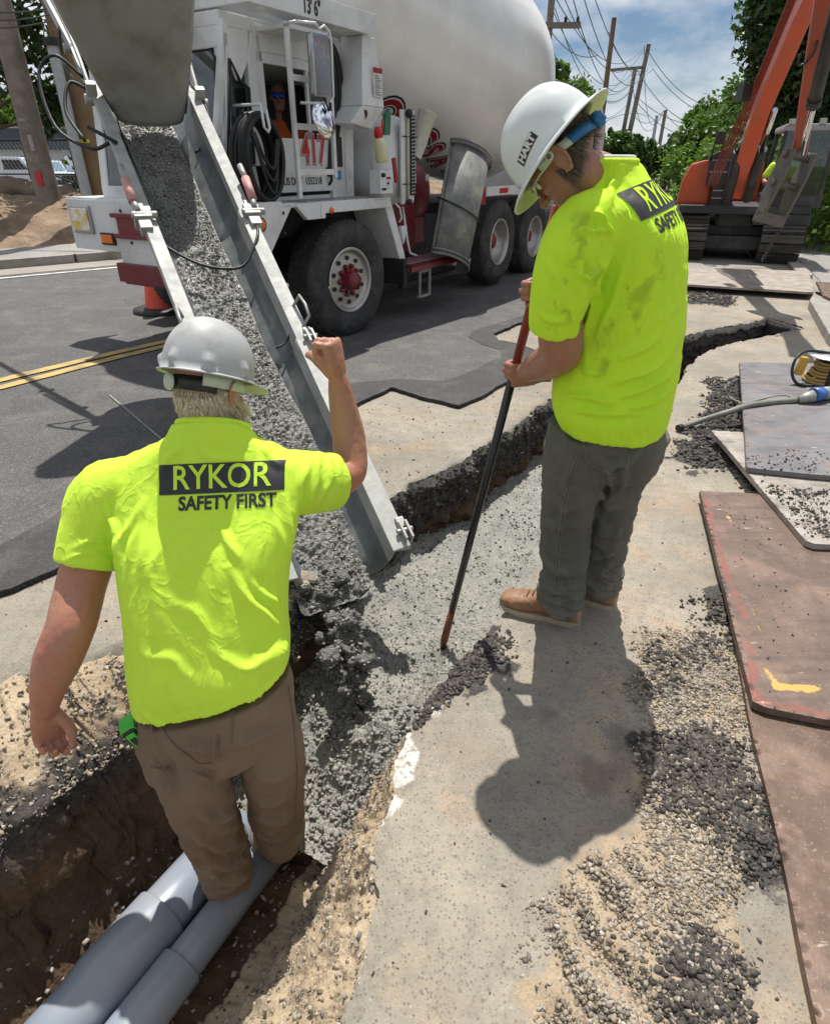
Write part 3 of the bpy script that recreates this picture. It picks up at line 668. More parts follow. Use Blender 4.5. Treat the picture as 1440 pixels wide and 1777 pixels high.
def mat_glass(name, tint=(.5, .6, .6), rough=.02):
    a = N(name); gl = a.n('BsdfGlossy'); gl.inputs['Roughness'].default_value = .02; gl.inputs['Color'].default_value = (.9, .95, 1, 1)
    tr = a.n('BsdfTransparent'); tr.inputs['Color'].default_value = (*tint, 1); fr = a.n('Fresnel'); fr.inputs['IOR'].default_value = 1.6
    m = a.n('MixShader'); f2 = a.math('MULTIPLY', fr.outputs[0], 1.6, True); a.l(f2, m.inputs[0]); a.l(tr.outputs[0], m.inputs[1]); a.l(gl.outputs[0], m.inputs[2]); a.l(m.outputs[0], a.out.inputs[0]); return a.m
M_GLASS = mat_glass('tinted_glass', (.42, .52, .50))
# ---- wheels
def make_wheel(name, parent, deep, r=.545, w=.36, hubred=True):
    g = empty(name, (0, 0, 0)); g.parent = parent
    mb = MB(); X = Matrix.Rotation(R(90), 4, 'X')       # lathe axis along -y -> +y
    prof = [(.30, 0.03), (.33, .0), (.42, -.015), (.49, .0), (.528, .03), (r, .075), (r, w - .075), (.528, w - .03), (.49, w), (.33, w), (.30, w - .03)]
    mb.lathe([(a, -b_) for a, b_ in prof], 64, X); t = mb.build('tyre', M_TYRE, g)
    mb = MB()
    for k in range(60):
        A = Matrix.Rotation(2 * math.pi * k / 60, 4, 'Y')
        mb.box((-.018, .045, r - .03), (.018, .14, r + .002), A); mb.box((-.018, w - .14, r - .03), (.018, w - .045, r + .002), A @ Matrix.Rotation(.05, 4, 'Y'))
        mb.box((-.02, .155, r - .02), (.02, w - .155, r + .003), A @ Matrix.Rotation(.02, 4, 'Y'))
    mb.build('tread', M_TYRE, t, label='chunky tread blocks')
    mb = MB()
    if deep: pr = [(.305, .012), (.29, .0), (.275, .02), (.26, .06), (.25, .17), (.20, .19), (.10, .19), (.0, .19)]
    else: pr = [(.305, .012), (.29, .0), (.272, .02), (.262, .055), (.235, .06), (.16, .045), (.13, .045), (.0, .045)]
    mb.lathe([(a, -b_) for a, b_ in pr], 48, X); rim = mb.build('rim', M_RIM, g)
    mb = MB(); d0 = -.043 if not deep else .12
    if not deep:
        for k in range(10):
            a = 2 * math.pi * (k + .5) / 10; mb.lathe([(.0, .0), (.021, .0), (.021, .006)], 12, Matrix.Translation((.205 * math.cos(a), .0475, .205 * math.sin(a))) @ X)
        mb.build('hand_hole', M_BLACK, rim)
    mb = MB(); dd = .045 if not deep else .19
    mb.lathe([(.0, .10), (.075, .10), (.085, .08), (.09, 0.0)], 24, Matrix.Translation((0, dd, 0)) @ X)
    for k in range(10):
        a = 2 * math.pi * k / 10; c = Matrix.Translation((.135 * math.cos(a), dd, .135 * math.sin(a)))
        mb.lathe([(.0, .035), (.018, .035), (.022, .02), (.024, .0)], 8, c @ X)
        mb.box((.055, -.03, -.022), (.115, .0, .022), Matrix.Translation((0, dd, 0)) @ Matrix.Rotation(a, 4, 'Y'))
    mb.build('hub', M_MAROON if hubred else M_RIM, g)
    return g
w1 = make_wheel('wheel', truck, False); w1.location = (0, 0, .553); w1.rotation_euler = (0, 0, R(-6)); w1['label'] = 'front wheel with maroon hub'
w2 = make_wheel('wheel', truck, True); w2.location = (3.50, 0, .60)
w3 = copy_tree(w2, truck); w3.location = (4.95, 0.05, .553)
for x, y, m in ((0, 2.40, w1), (3.5, 2.40, w2), (4.95, 2.40, w2)):
    c = copy_tree(m, truck); c.location = (x, y, .553); c.rotation_euler = (0, 0, R(180))
for x in (6.1,):
    c = copy_tree(w2, truck); c.location = (x, 0.05, .553)
    c = copy_tree(w2, truck); c.location = (x, 2.4, .553); c.rotation_euler = (0, 0, R(180))
# ---- frame, axles
mb = MB(); mb.box((-1.0, .78, .62), (7.0, .90, .92)); mb.box((-1.0, 1.5, .62), (7.0, 1.62, .92))
for x in (0, 3.5, 4.95, 6.1): mb.tube([(x, .3, .553), (x, 2.1, .553)], .09, 10)
mb.box((.7, .5, .45), (2.9, 1.9, 1.0)); mb.box((-.7, .45, .95), (.7, 1.95, 1.22)); mb.box((2.6, .42, .8), (7.0, 1.98, 1.12))
mb.build('chassis', M_DARK, truck, bevel=.01)
# ---- bumper with lamps
mb = MB(); mb.prism([(-1.27, .86), (-1.27, 1.27), (-.76, 1.27), (-1.13, .86)], .0, .03)          # side wing near
mb.prism([(-1.27, .86), (-1.27, 1.27), (-.76, 1.27), (-1.13, .86)], 2.31, 2.34)
mb.box((-1.30, .0, .84), (-1.27, 1.0, 1.27)); mb.box((-1.30, 1.62, .84), (-1.27, 2.34, 1.27)); mb.box((-1.30, 1.0, .84), (-1.27, 1.62, 1.27))
mb.box((-1.29, .0, 1.262), (-.9, 2.34, 1.285)); mb.box((-1.31, .35, .75), (-1.26, 1.66, .842))
bump = mb.build('bumper', M_WHITE, truck, bevel=.006)
mb = MB()
for z in (1.17, 1.0): mb.box((-1.345, .5, z - .035), (-1.30, 1.66, z))
mb.box((-1.33, .5, .97), (-1.30, 1.60, 1.16)); mb.box((-1.34, .3, .585), (-1.22, 1.72, .75)); mb.box((-1.3, .34, .56), (-1.1, 1.70, .60))
mb.build('tow_beam', M_MAROON, truck, bevel=.006)
mb = MB(); mb.box((-1.325, 1.98, .98), (-1.30, 2.28, 1.22)); hl = mb.build('headlight', M_RIM, bump, bevel=.03)
mb = MB(); mb.box((-1.335, 2.005, 1.005), (-1.325, 2.255, 1.195)); 
a = N('lamp_glass'); M_LAMP = a.set(a.mix(a.rng(a.noise(14, 2), .4, .6), (.75, .78, .8), (.65, .52, .15)), .12, .5, a.bump(a.noise(30, 2), .4, .01)); mb.build('headlight_lens', M_LAMP, bump, bevel=.012, label='clear square lamp glass')
mb = MB(); mb.box((-1.32, 1.70, .895), (-1.30, 1.90, 1.0)); mb.build('lamp_surround', M_BLACK, bump, bevel=.02)
mb = MB(); mb.box((-1.332, 1.72, .912), (-1.318, 1.88, .985)); mb.build('marker_light', M_ORANGE, bump, bevel=.015)
mb = MB(); mb.disc((-1.17, -.006, 1.13), (0, -1, 0), .055, 20); mb.build('lamp_surround', M_BLACK, bump)
mb = MB(); mb.lathe([(.0, .02), (.03, .018), (.045, 0)], 20, Matrix.Translation((-1.17, -.006, 1.13)) @ Matrix.Rotation(R(90), 4, 'X')); mb.build('marker_light', M_ORANGE, bump)
mb = MB()
for x, z in ((-.9, 1.2), (-.9, 1.05)): mb.disc((x, -.004, z), (0, -1, 0), .014, 10)
for y, z in ((1.55, 1.19), (1.48, .93)): mb.disc((-1.304, y, z), (-1, 0, 0), .016, 10)
mb.build('bolt', M_DARK, bump)
# ---- fender
mb = MB()
mb.prism([(-.42, 1.13), (-.42, 1.245), (.70, 1.245), (.70, 1.17), (-.36, 1.17), (-.36, 1.13)], -.015, .045)
mb.prism([(-.60, 1.13), (-.76, 1.26), (-.42, 1.26), (-.42, 1.13)], -.01, .04)
mb.box((-.9, .0, 1.235), (.72, .50, 1.262)); mb.prism([(.62, 1.17), (.72, 1.245), (.98, .70), (1.0, .62), (.90, .62)], .0, .42)
mb.prism([(.90, .98), (1.02, .98), (1.02, .93), (.95, .80)], -.01, .03)
fe = mb.build('fender', M_WHITE, truck, bevel=.008)
mb = MB(); mb.lathe([(.0, .02), (.02, .016), (.028, 0)], 16, Matrix.Translation((-.28, -.018, 1.19)) @ Matrix.Rotation(R(90), 4, 'X')); mb.build('marker_light', M_ORANGE, fe)
mb = MB(); mb.tube([(.78, -.02, 1.2), (.84, -.03, 1.16), (.88, -.03, 1.06), (.86, -.01, 1.02)], .01, 6); mb.build('grab_handle', M_WHITE, fe)
mb = MB()
for k in range(6): mb.box((-.5 + .19 * k, .08, 1.262), (-.34 + .19 * k, .4, 1.268))
mb.build('tread_plate', M_STEELG, fe)
# ---- cab: shell made of pillars and panels so the windows are real openings
YS = .34; YF = 1.98
cab = MB()
def panel(poly, holes_y0, y1): cab.prism(poly, holes_y0, y1)
# side wall (near): sill panel, pillars, header
cab.prism([(-1.10, 1.26), (-1.14, 1.40), (-1.20, 1.74), (-1.13, 1.74), (-1.10, 1.60), (-1.0, 1.52), (-.96, 1.30), (-.96, 1.26)], YS, YS + .05)
cab.prism([(-.96, 1.26), (-1.0, 1.52), (-.80, 1.54), (-.76, 1.26)], YS, YS + .05)
cab.prism([(-1.20, 1.74), (-1.0, 2.42), (-.94, 2.42), (-1.13, 1.74)], YS, YS + .05)
cab.prism([(-.98, 2.28), (-.94, 2.45), (-.72, 2.45), (-.76, 2.25), (-.86, 2.12), (-.90, 2.12)], YS, YS + .05)
cab.prism([(-.80, 1.54), (-.76, 2.30), (-.70, 2.45), (-.60, 2.45), (-.66, 1.54)], YS, YS + .06)
cab.prism([(-.66, 2.33), (-.66, 2.52), (.46, 2.52), (.46, 2.20), (.30, 2.20), (.30, 2.29), (-.05, 2.33)], YS, YS + .05)
cab.prism([(.22, 1.26), (.25, 2.30), (.46, 2.30), (.42, 1.26)], YS, YS + .05)
cab.prism([(.42, 1.26), (.46, 2.30), (.62, 2.05), (.58, 1.26)], YS + .01, YS + .06)
cab.box((-1.0, YS + .02, 2.45), (.46, YF, 2.55)); cab.box((.44, YS, 1.26), (.47, YF, 2.5)); cab.box((-.9, YF - .05, 1.26), (.46, YF, 2.5)); cab.box((-1.1, YS + .03, 1.24), (.46, YF, 1.30))
# front face: lower panel, pillars, header (leans back)
cab.prism([(YS, 1.26), (YF, 1.26), (YF, 1.38), (YS, 1.38)], -1.14, -1.10, 'x')
for y0, y1 in ((YS, YS + .10), (YF - .1, YF), (1.12, 1.17)):
    cab.add([(-1.14, y0, 1.36), (-1.14, y1, 1.36), (-1.0, y1, 2.42), (-1.0, y0, 2.42), (-1.08, y0, 1.36), (-1.08, y1, 1.36), (-.94, y1, 2.42), (-.94, y0, 2.42)], [(0, 1, 2, 3), (4, 7, 6, 5), (0, 3, 7, 4), (1, 5, 6, 2), (3, 2, 6, 7), (0, 4, 5, 1)])
cab.add([(-1.02, YS, 2.32), (-1.02, YF, 2.32), (-.99, YF, 2.5), (-.99, YS, 2.5), (-.94, YS, 2.32), (-.94, YF, 2.32), (-.92, YF, 2.5), (-.92, YS, 2.5)], [(0, 1, 2, 3), (4, 7, 6, 5), (0, 3, 7, 4), (1, 5, 6, 2), (3, 2, 6, 7), (0, 4, 5, 1)])
cabo = cab.build('cab', M_WHITE, truck, bevel=.012)
mb = MB(); mb.box((-.62, YS + .06, 1.3), (.40, YF - .08, 1.55)); mb.box((.1, .7, 1.5), (.34, 1.4, 2.2)); mb.box((-1.0, .6, 1.3), (-.75, 1.8, 1.62)); mb.build('cab_interior', M_DARK, cabo, bevel=.03)
mb = MB(); mb.quad((-1.125, YS + .08, 1.38), (-1.125, 1.13, 1.38), (-.985, 1.13, 2.33), (-.985, YS + .08, 2.33)); mb.quad((-1.125, 1.16, 1.38), (-1.125, YF - .09, 1.38), (-.985, YF - .09, 2.33), (-.985, 1.16, 2.33))
mb.build('windscreen', M_GLASS, cabo)
mb = MB(); mb.add([(-1.12, YS + .02, 1.62), (-1.0, YS + .02, 1.53), (-.82, YS + .02, 1.56), (-.78, YS + .02, 2.1), (-.9, YS + .02, 2.12), (-.97, YS + .02, 2.28)], [(0, 1, 2, 3, 4, 5)]); mb.build('quarter_window', M_GLASS, cabo)
# window seals
def loop_tube(name, pts, r, mat, parent, n=6): mb = MB(); mb.tube(list(pts) + [pts[0], pts[1]], r, n, caps=False); return mb.build(name, mat, parent)
loop_tube('window_seal', [(-1.135, YS + .09, 1.40), (-1.125, YS + .2, 1.375), (-1.13, .6, 1.375), (-1.125, 1.08, 1.38), (-1.0, 1.1, 2.28), (-.99, .7, 2.33), (-.995, YS + .16, 2.33), (-1.015, YS + .09, 2.26)], .018, M_BLACK, cabo)
loop_tube('window_seal', [(-1.10, YS - .003, 1.60), (-.98, YS - .003, 1.54), (-.82, YS - .003, 1.56), (-.79, YS - .003, 2.08), (-.88, YS - .003, 2.12), (-.965, YS - .003, 2.25)], .014, M_BLACK, cabo)
# door (window frame, panel, letters)
mb = MB(); mb.prism([(-.66, 1.33), (-.66, 1.75), (.24, 1.75), (.20, 1.33)], YS - .015, YS + .03)
mb.prism([(-.66, 1.75), (-.66, 2.33), (-.61, 2.33), (-.61, 1.80)], YS - .015, YS + .03); mb.prism([(.19, 1.75), (.22, 2.30), (.27, 2.30), (.24, 1.75)], YS - .015, YS + .03)
mb.prism([(-.66, 2.26), (-.66, 2.33), (-.1, 2.33), (.25, 2.28), (.25, 2.21), (-.1, 2.26)], YS - .015, YS + .03); mb.box((-.08, YS - .01, 1.75), (-.05, YS + .02, 2.28))
door = mb.build('door', M_WHITE, truck, bevel=.007)
mb = MB(); mb.quad((-.04, YS + .01, 1.75), (.2, YS + .01, 1.75), (.22, YS + .01, 2.24), (-.04, YS + .01, 2.26)); mb.build('door_glass', M_GLASS, door)
mb = MB(); mb.tube([(.11, YS - .02, 1.52), (.13, YS - .05, 1.50), (.145, YS - .05, 1.42), (.14, YS - .02, 1.38)], .013, 6); mb.build('handle', M_BLACK, door)
mb = MB(); mb.box((.285, YS - .012, 1.53), (.385, YS + .0, 1.78)); mb.build('door_vent', M_BLACK, cabo, bevel=.03)
mb = MB(); mb.box((.30, YS - .004, 1.42), (.36, YS + .0, 1.50)); mb.build('blue_sticker', simple('blue_sticker', (.05, .25, .5), .5), cabo)
def side_text(body, x, z, size, mat, bold=0, sx=1.0, y=YS - .019, name='lettering', par=None, sp=1.0):
    M = Matrix(((1, 0, 0, x), (0, 0, -1, y), (0, 1, 0, z), (0, 0, 0, 1)))
    return text_obj(name, body, size, M, mat, par or door, bold, sp, sx)
for i, ch in enumerate('417'):
    xx = -.17 + .115 * i
    side_text(ch, xx, 1.66, .32, M_BLACK, .020, .70, YS - .0165); side_text(ch, xx, 1.66, .32, M_STICK, .013, .70, YS - .018); side_text(ch, xx, 1.66, .32, M_RED, .006, .70, YS - .0195)
side_text('US DOT', -.37, 1.415, .085, M_BLACK, .001, .82); side_text('1552318', -.085, 1.415, .085, M_BLACK, .001, .82)
# ladder / grab frame in front of the door
mb = MB(); mb.box((-.135, .03, 1.45), (-.095, .06, 2.5)); mb.box((-.64, .03, 1.30), (-.60, .06, 2.5))
for z in (1.47, 1.80, 2.13): mb.box((-.60, .035, z), (-.135, .055, z + .045))
mb.box((-.64, .03, 2.46), (-.10, .34, 2.49))
mb.build('ladder', M_WHITE, truck, bevel=.004)
# roof beam with the height written on it, and the white lift arm
mb = MB(); mb.prism([(-1.0, 2.56), (-1.0, 2.72), (.62, 2.72), (.62, 2.60), (.50, 2.56)], .05, .28); mb.box((-1.0, .28, 2.56), (-.94, 2.0, 2.68)); beam = mb.build('roof_beam', M_WHITE, truck, bevel=.008)
side_text("13'", -.345, 2.63, .14, M_BLACK, .003, .7, .046, par=beam); side_text('6"', -.225, 2.63, .14, M_BLACK, .003, .7, .046, par=beam)
mb = MB()
mb.add([(.46, .10, 2.56), (.66, .10, 2.56), (.66, .34, 2.56), (.46, .34, 2.56), (.34, .04, 2.02), (.70, .04, 2.02), (.70, .42, 2.02), (.34, .42, 2.02)], [(0, 1, 2, 3), (4, 7, 6, 5), (0, 4, 5, 1), (1, 5, 6, 2), (2, 6, 7, 3), (3, 7, 4, 0)])
mb.add([(.34, .04, 2.02), (.70, .04, 2.02), (.70, .42, 2.02), (.34, .42, 2.02), (.20, .08, 1.88), (.54, .08, 1.84), (.54, .40, 1.84), (.20, .40, 1.88)], [(0, 1, 2, 3), (4, 7, 6, 5), (0, 4, 5, 1), (1, 5, 6, 2), (2, 6, 7, 3), (3, 7, 4, 0)])
post = mb.build('air_intake', M_WHITE, truck, bevel=.012)
mb = MB(); mb.disc((.36, .072, 1.925), (-.2, -1, -.35), .085, 20, .05); mb.build('intake_mouth', M_BLACK, post)
mb = MB(); mb.box((.52, .033, 2.10), (.66, .038, 2.28)); lab = mb.build('warning_label', M_STICK, post)
mb = MB(); mb.box((.52, .030, 2.285), (.66, .037, 2.325)); mb.build('label_header', M_DKRED, post)
mb = MB()
for k in range(9): mb.box((.54, .029, 2.115 + .018 * k), (.64 - .02 * (k % 3), .032, 2.122 + .018 * k))
mb.build('label_lines', simple('print_grey', (.2, .2, .2), .6), post)
mb = MB(); mb.lathe([(.0, .02), (.035, .02), (.035, 0)], 16, Matrix.Translation((.58, .09, 2.66)) @ Matrix.Rotation(R(90), 4, 'X')); mb.build('pivot', M_STEELG, post)
for dx in (0, .05, .09):
    mb = MB(); mb.tube(crom([(.16 + dx, .35, 2.55), (.26 + dx, .3, 2.4), (.30 + dx, .3, 2.1), (.20 + dx, .3, 1.8), (.14 + dx, .32, 1.45)], 18), .018, 7); mb.build('hydraulic_hose', M_BLACK, truck)
mb = MB(); mb.tube(crom([(.70, .5, 2.9), (.72, .4, 2.7), (.64, .36, 2.5), (.60, .36, 2.3)], 14), .03, 8); mb.build('exhaust_hose', M_DARK, truck)
# mirrors
mb = MB(); mb.tube([(-.62, -.06, 2.49), (-.45, -.1, 2.50), (-.40, -.1, 2.47), (-.34, -.1, 2.50), (-.28, -.1, 2.47), (-.26, -.1, 2.40), (-.27, -.1, 2.05), (-.30, -.1, 1.99), (-.5, -.1, 1.98), (-.6, -.02, 1.98)], .011, 6); mb.tube([(-.62, .04, 2.49), (-.62, -.06, 2.49)], .012, 6); mb.build('mirror_bracket', M_WHITE, truck)
mb = MB(); mb.box((-.54, -.125, 2.02), (-.30, -.07, 2.44)); mir = mb.build('mirror', simple('mirror_back', (.30, .31, .31), .12, .9, .05), truck, bevel=.022)
mb = MB(); mb.lathe([(.0, .055), (.05, .052), (.09, .04), (.118, .015), (.122, 0), (.0, -.01)], 28, Matrix.Translation((-.43, -.11, 1.87)) @ Matrix.Rotation(R(78), 4, 'X') @ Matrix.Diagonal((1.15, 1.15, .7, 1))); mb.build('convex_mirror', M_CHROME, truck)
mb = MB(); mb.box((-.415, -.175, 1.93), (-.395, -.16, 1.99)); mb.tube([(-.405, -.15, 1.93), (-.405, -.11, 2.03)], .008, 6); mb.build('mirror_clamp', M_BLACK, truck)
# coiled hose on a hook
mb = MB()
cx, cy, cz = -.93, .10, 1.585
for k in range(7):
    a_, b_ = .20 + .012 * (k % 3), .29 + .010 * ((k * 2) % 4); pts = [(cx + (a_ + .006 * math.sin(3 * q + k)) * math.cos(q), cy + .028 * k, cz + b_ * math.sin(q)) for q in np.linspace(0, 6.283, 40)]
    mb.tube(pts, .020, 7, caps=False)
for k, (dz, w_) in enumerate(((-.02, .15), (.06, .12), (-.10, .13))):
    mb.tube(crom([(cx - w_, cy - .02, cz + .18), (cx - .05, cy - .03, cz - .05 + dz), (cx + .05, cy - .03, cz - .12 + dz), (cx + w_, cy - .02, cz + .14)], 16), .014, 6)
coil = mb.build('coiled_hose', M_BLACK, truck)
mb = MB(); mb.tube([(-.98, .34, 1.95), (-.98, .05, 1.95), (-.98, .04, 1.80), (-.96, .02, 1.77), (-.93, .03, 1.80), (-.93, .05, 1.92)], .012, 6); mb.build('hose_hook', M_WHITE, truck)
# spray bottle, control box, reflector wand, water tank with sight board, filter, hydraulic tank, step
mb = MB(); B = Matrix.Translation((.52, -.02, 1.70)) @ Matrix.Rotation(R(-12), 4, 'Y'); mb.lathe([(.0, -.13), (.055, -.13), (.06, -.09), (.058, .03), (.04, .07), (.03, .08)], 18, B); bt = mb.build('spray_bottle', M_YELLOWD, truck)
mb = MB(); mb.lathe([(.033, .07), (.04, .08), (.042, .12), (.03, .16), (.0, .165)], 14, B); mb.tube([B @ Vector((0, 0, .13)), B @ Vector((.07, 0, .14)), B @ Vector((.10, 0, .20))], .012, 6); mb.build('bottle_cap', M_RED, bt)
mb = MB(); mb.box((.44, -.07, 1.30), (.66, .06, 1.50)); cbx = mb.build('control_box', M_WHITE, truck, bevel=.008)
mb = MB(); mb.lathe([(0, .03), (.018, .028), (.02, 0)], 12, Matrix.Translation((.475, -.07, 1.46)) @ Matrix.Rotation(R(90), 4, 'X'))
for x, z in ((.47, 1.34), (.51, 1.34), (.56, 1.39)): mb.lathe([(0, .02), (.01, .018), (.011, 0)], 10, Matrix.Translation((x, -.07, z)) @ Matrix.Rotation(R(90), 4, 'X'))
mb.build('knob', M_BLACK, cbx)
mb = MB(); mb.box((.54, -.073, 1.425), (.62, -.071, 1.445)); mb.build('label_strip', M_DKRED, cbx)
mb = MB(); mb.box((.54, -.073, 1.36), (.56, -.071, 1.40)); mb.box((.58, -.073, 1.33), (.645, -.0715, 1.42)); mb.build('label_panel', M_STICK, cbx)
mb = MB(); mb.box((-.025, -.01, -.11), (.025, .01, .11), Matrix.Translation((.73, -.05, 1.50)) @ Matrix.Rotation(R(-12), 4, 'Y')); mb.build('red_reflector', M_DKRED, truck, bevel=.004)
mb = MB(); mb.prism([(.66, 1.80), (.70, 1.97), (.76, 2.02), (.78, 1.95), (.76, 1.80)], .02, .06); mb.build('green_guard', M_GREEN, truck)
mb = MB(); X90 = Matrix.Rotation(R(90), 4, 'X')
TC = Matrix.Translation((1.16, .22, 1.58)); mb.lathe([(.0, .11), (.16, .10), (.26, .07), (.33, .02), (.345, -.03), (.345, -1.0), (.3, -1.08), (0, -1.1)], 40, TC @ X90 @ Matrix.Diagonal((1.18, 1.2, 1, 1))); tank = mb.build('water_tank', M_WHITE, truck)
mb = MB(); mb.prism([(1.03, 1.18), (1.03, 2.03), (1.28, 2.03), (1.28, 1.22), (1.25, 1.18), (1.2, 1.2), (1.1, 1.2), (1.08, 1.18)], .06, .085); sb = mb.build('sight_board', M_WHITE, tank, bevel=.004)
mb = MB(); mb.box((1.19, .045, 1.26), (1.28, .062, 1.99)); mb.build('gauge_strip', M_BLACK, tank)
mb = MB()
for k in range(22):
    z = 1.275 + .0325 * k
    mb.add([(1.205, .040, z), (1.235, .040, z + .012), (1.205, .040, z + .018)], [(0, 1, 2)]); mb.add([(1.265, .040, z + .004), (1.238, .040, z + .016), (1.265, .040, z + .022)], [(0, 1, 2)])
mb.build('gauge_marks', M_STICK, tank)
mb = MB(); mb.tube([(1.12, .045, 1.22), (1.12, .045, 1.98)], .014, 8); mb.build('sight_glass', simple('yellowed_tube', (.42, .36, .24), .3), tank)
mb = MB(); mb.lathe([(0, .06), (.035, .05), (.04, .02), (.03, 0)], 14, Matrix.Translation((1.12, .05, 2.0)) @ X90); mb.lathe([(0, .05), (.03, .04), (.03, 0)], 14, Matrix.Translation((1.13, .05, 1.2)) @ X90)
for z in (1.80, 1.37): mb.tube([(1.02, .04, z), (1.3, .035, z)], .006, 5)
mb.build('fitting', M_BLACK, tank)
mb = MB(); FM = axm((1.40, .10, 1.70), (.42, -.12, .9)); mb.lathe([(.075, -.1), (.085, .0), (.095, .32), (.105, .33), (.105, .36)], 24, FM); fl = mb.build('filler_neck', simple('cream_plastic', (.50, .48, .40), .4), truck)
mb = MB(); mb.lathe([(.105, .36), (.08, .365), (.0, .34)], 24, FM); mb.build('filler_cap', simple('grey_blue_cap', (.14, .16, .20), .4), fl)
mb = MB(); mb.lathe([(0, .08), (.2, .07), (.30, .03), (.33, -.04), (.33, -.9), (0, -.95)], 36, Matrix.Translation((1.86, .40, 1.25)) @ X90); hy = mb.build('hydraulic_tank', M_MAROON, truck)
mb = MB(); mb.box((1.66, .318, 1.36), (1.75, .322, 1.46)); mb.box((1.98, .325, 1.38), (2.06, .33, 1.45)); mb.build('tank_sticker', M_STICK, hy)
mb = MB(); mb.box((.98, .25, .66), (1.62, .8, 1.22)); mb.box((1.62, .35, .7), (2.0, .8, 1.0)); mb.build('battery_box', M_MAROON, truck, bevel=.02)
mb = MB(); mb.tube([(1.2, .16, 1.15), (1.2, .1, .8), (1.22, .08, .68), (1.34, .06, .64)], .014, 6); mb.tube([(2.45, .12, 1.15), (2.45, .12, .6)], .014, 6); mb.build('pipe_guard', M_WHITE, truck)
mb = MB(); mb.box((.93, -.12, .565), (2.15, .26, .60)); mb.box((.93, -.12, .52), (2.15, -.10, .60)); st = mb.build('step', M_MAROON, truck, bevel=.004)
mb = MB()
for i in range(22):
    for j in range(3): mb.box((.96 + .054 * i, -.08 + .11 * j, .60), (.985 + .054 * i, -.02 + .11 * j, .606))
mb.build('step_grip', simple('worn_step', (.32, .22, .22), .6), st)
mb = MB()
for x in (1.14, 1.36): mb.box((x, -.10, .24), (x + .022, -.08, .53))
mb.box((1.14, -.10, .22), (1.38, -.06, .245)); mb.build('drop_step', M_STEELG, truck)
mb = MB(); mb.box((.86, -.06, .40), (.93, .2, .66)); mb.box((.93, .0, .34), (2.2, .05, .40)); mb.build('step_bracket', M_DARK, truck)
# spare chute stowed upright
mb = MB(); SM_ = axm((1.70, -.10, .53), (.50, .06, 1.0), (1, 0, 0)); n = 26; r0 = .315; Ls = 1.24
vs = []; 
for h in (0, Ls):
    for rr in (r0 * (1.0 + .06 * h), r0 * (1.0 + .06 * h) - .012):
        for k in range(n): a = math.pi * (1.02 + .96 * k / (n - 1)); vs.append(SM_ @ Vector((rr * math.cos(a), rr * math.sin(a) * .85, h)))
fs = []
def q(o, i, k): return (o + i) * n + k
for k in range(n - 1):
    fs += [(k, k + 1, 2 * n + k + 1, 2 * n + k), (n + k + 1, n + k, 3 * n + k, 3 * n + k + 1), (k + 1, k, n + k, n + k + 1), (2 * n + k, 2 * n + k + 1, 3 * n + k + 1, 3 * n + k)]
for k in (0, n - 1): fs.append((k, n + k, 3 * n + k, 2 * n + k))
mb.add(vs, fs, True)
spare = mb.build('spare_chute', M_SPARE, truck)
mb = MB()
for h, ex in ((0, .018), (.05, .012), (Ls - .03, .028), (Ls, .03)):
    pts = [SM_ @ Vector(((r0 * (1.0 + .06 * h) + ex) * math.cos(a), (r0 * (1.0 + .06 * h) + ex) * math.sin(a) * .85, h)) for a in np.linspace(math.pi * 1.0, math.pi * 2.0, 26)]; mb.tube(pts, .014, 6)
for sx in (-1, 1): mb.tube([SM_ @ Vector((sx * r0, 0, 0)), SM_ @ Vector((sx * (r0 * 1.07), 0, Ls))], .016, 6)
mb.build('rolled_rim', M_SPARE, spare)
mb = MB(); pts = [SM_ @ Vector(((r0 * 1.05 + .01) * math.cos(a), (r0 * 1.05 + .01) * math.sin(a) * .9, .62 + .10 * math.sin(a * 1.0 + .2))) for a in np.linspace(math.pi * .95, math.pi * 2.05, 24)]; mb.tube(pts, .010, 6); mb.build('strap', M_BLACK, spare)
mb = MB(); mb.box((2.0, -.05, .46), (2.5, .1, .50)); mb.box((1.3, -.02, .46), (1.5, .2, .53)); mb.build('chute_rest', M_STEELG, truck, bevel=.005)
# side rail with reflector, rear body
mb = MB(); mb.box((2.95, -.01, 1.19), (6.9, .03, 1.30)); rl = mb.build('side_rail', M_WHITE, truck, bevel=.006)
mb = MB(); mb.box((3.35, -.016, 1.215), (3.62, -.008, 1.275)); mb.build('reflector', M_RED, rl)
mb = MB(); mb.box((2.80, .0, 1.10), (2.95, .1, 1.3)); mb.lathe([(0, .03), (.03, .02), (.035, 0)], 12, Matrix.Translation((2.87, 0, 1.25)) @ X90); mb.build('rail_lamp', M_DKRED, truck)
mb = MB(); mb.prism([(7.0, 1.1), (6.55, 2.55), (6.65, 2.66), (8.3, 2.5), (8.7, 2.2), (8.7, 1.0), (7.2, 1.0)], .25, 2.1); hood = mb.build('engine_hood', M_WHITE, truck, bevel=.06)
mb = MB(); mb.box((7.5, .24, 2.1), (7.62, .252, 2.5)); mb.build('hood_stripe', simple('rust_brown', (.16, .06, .03), .6), hood)
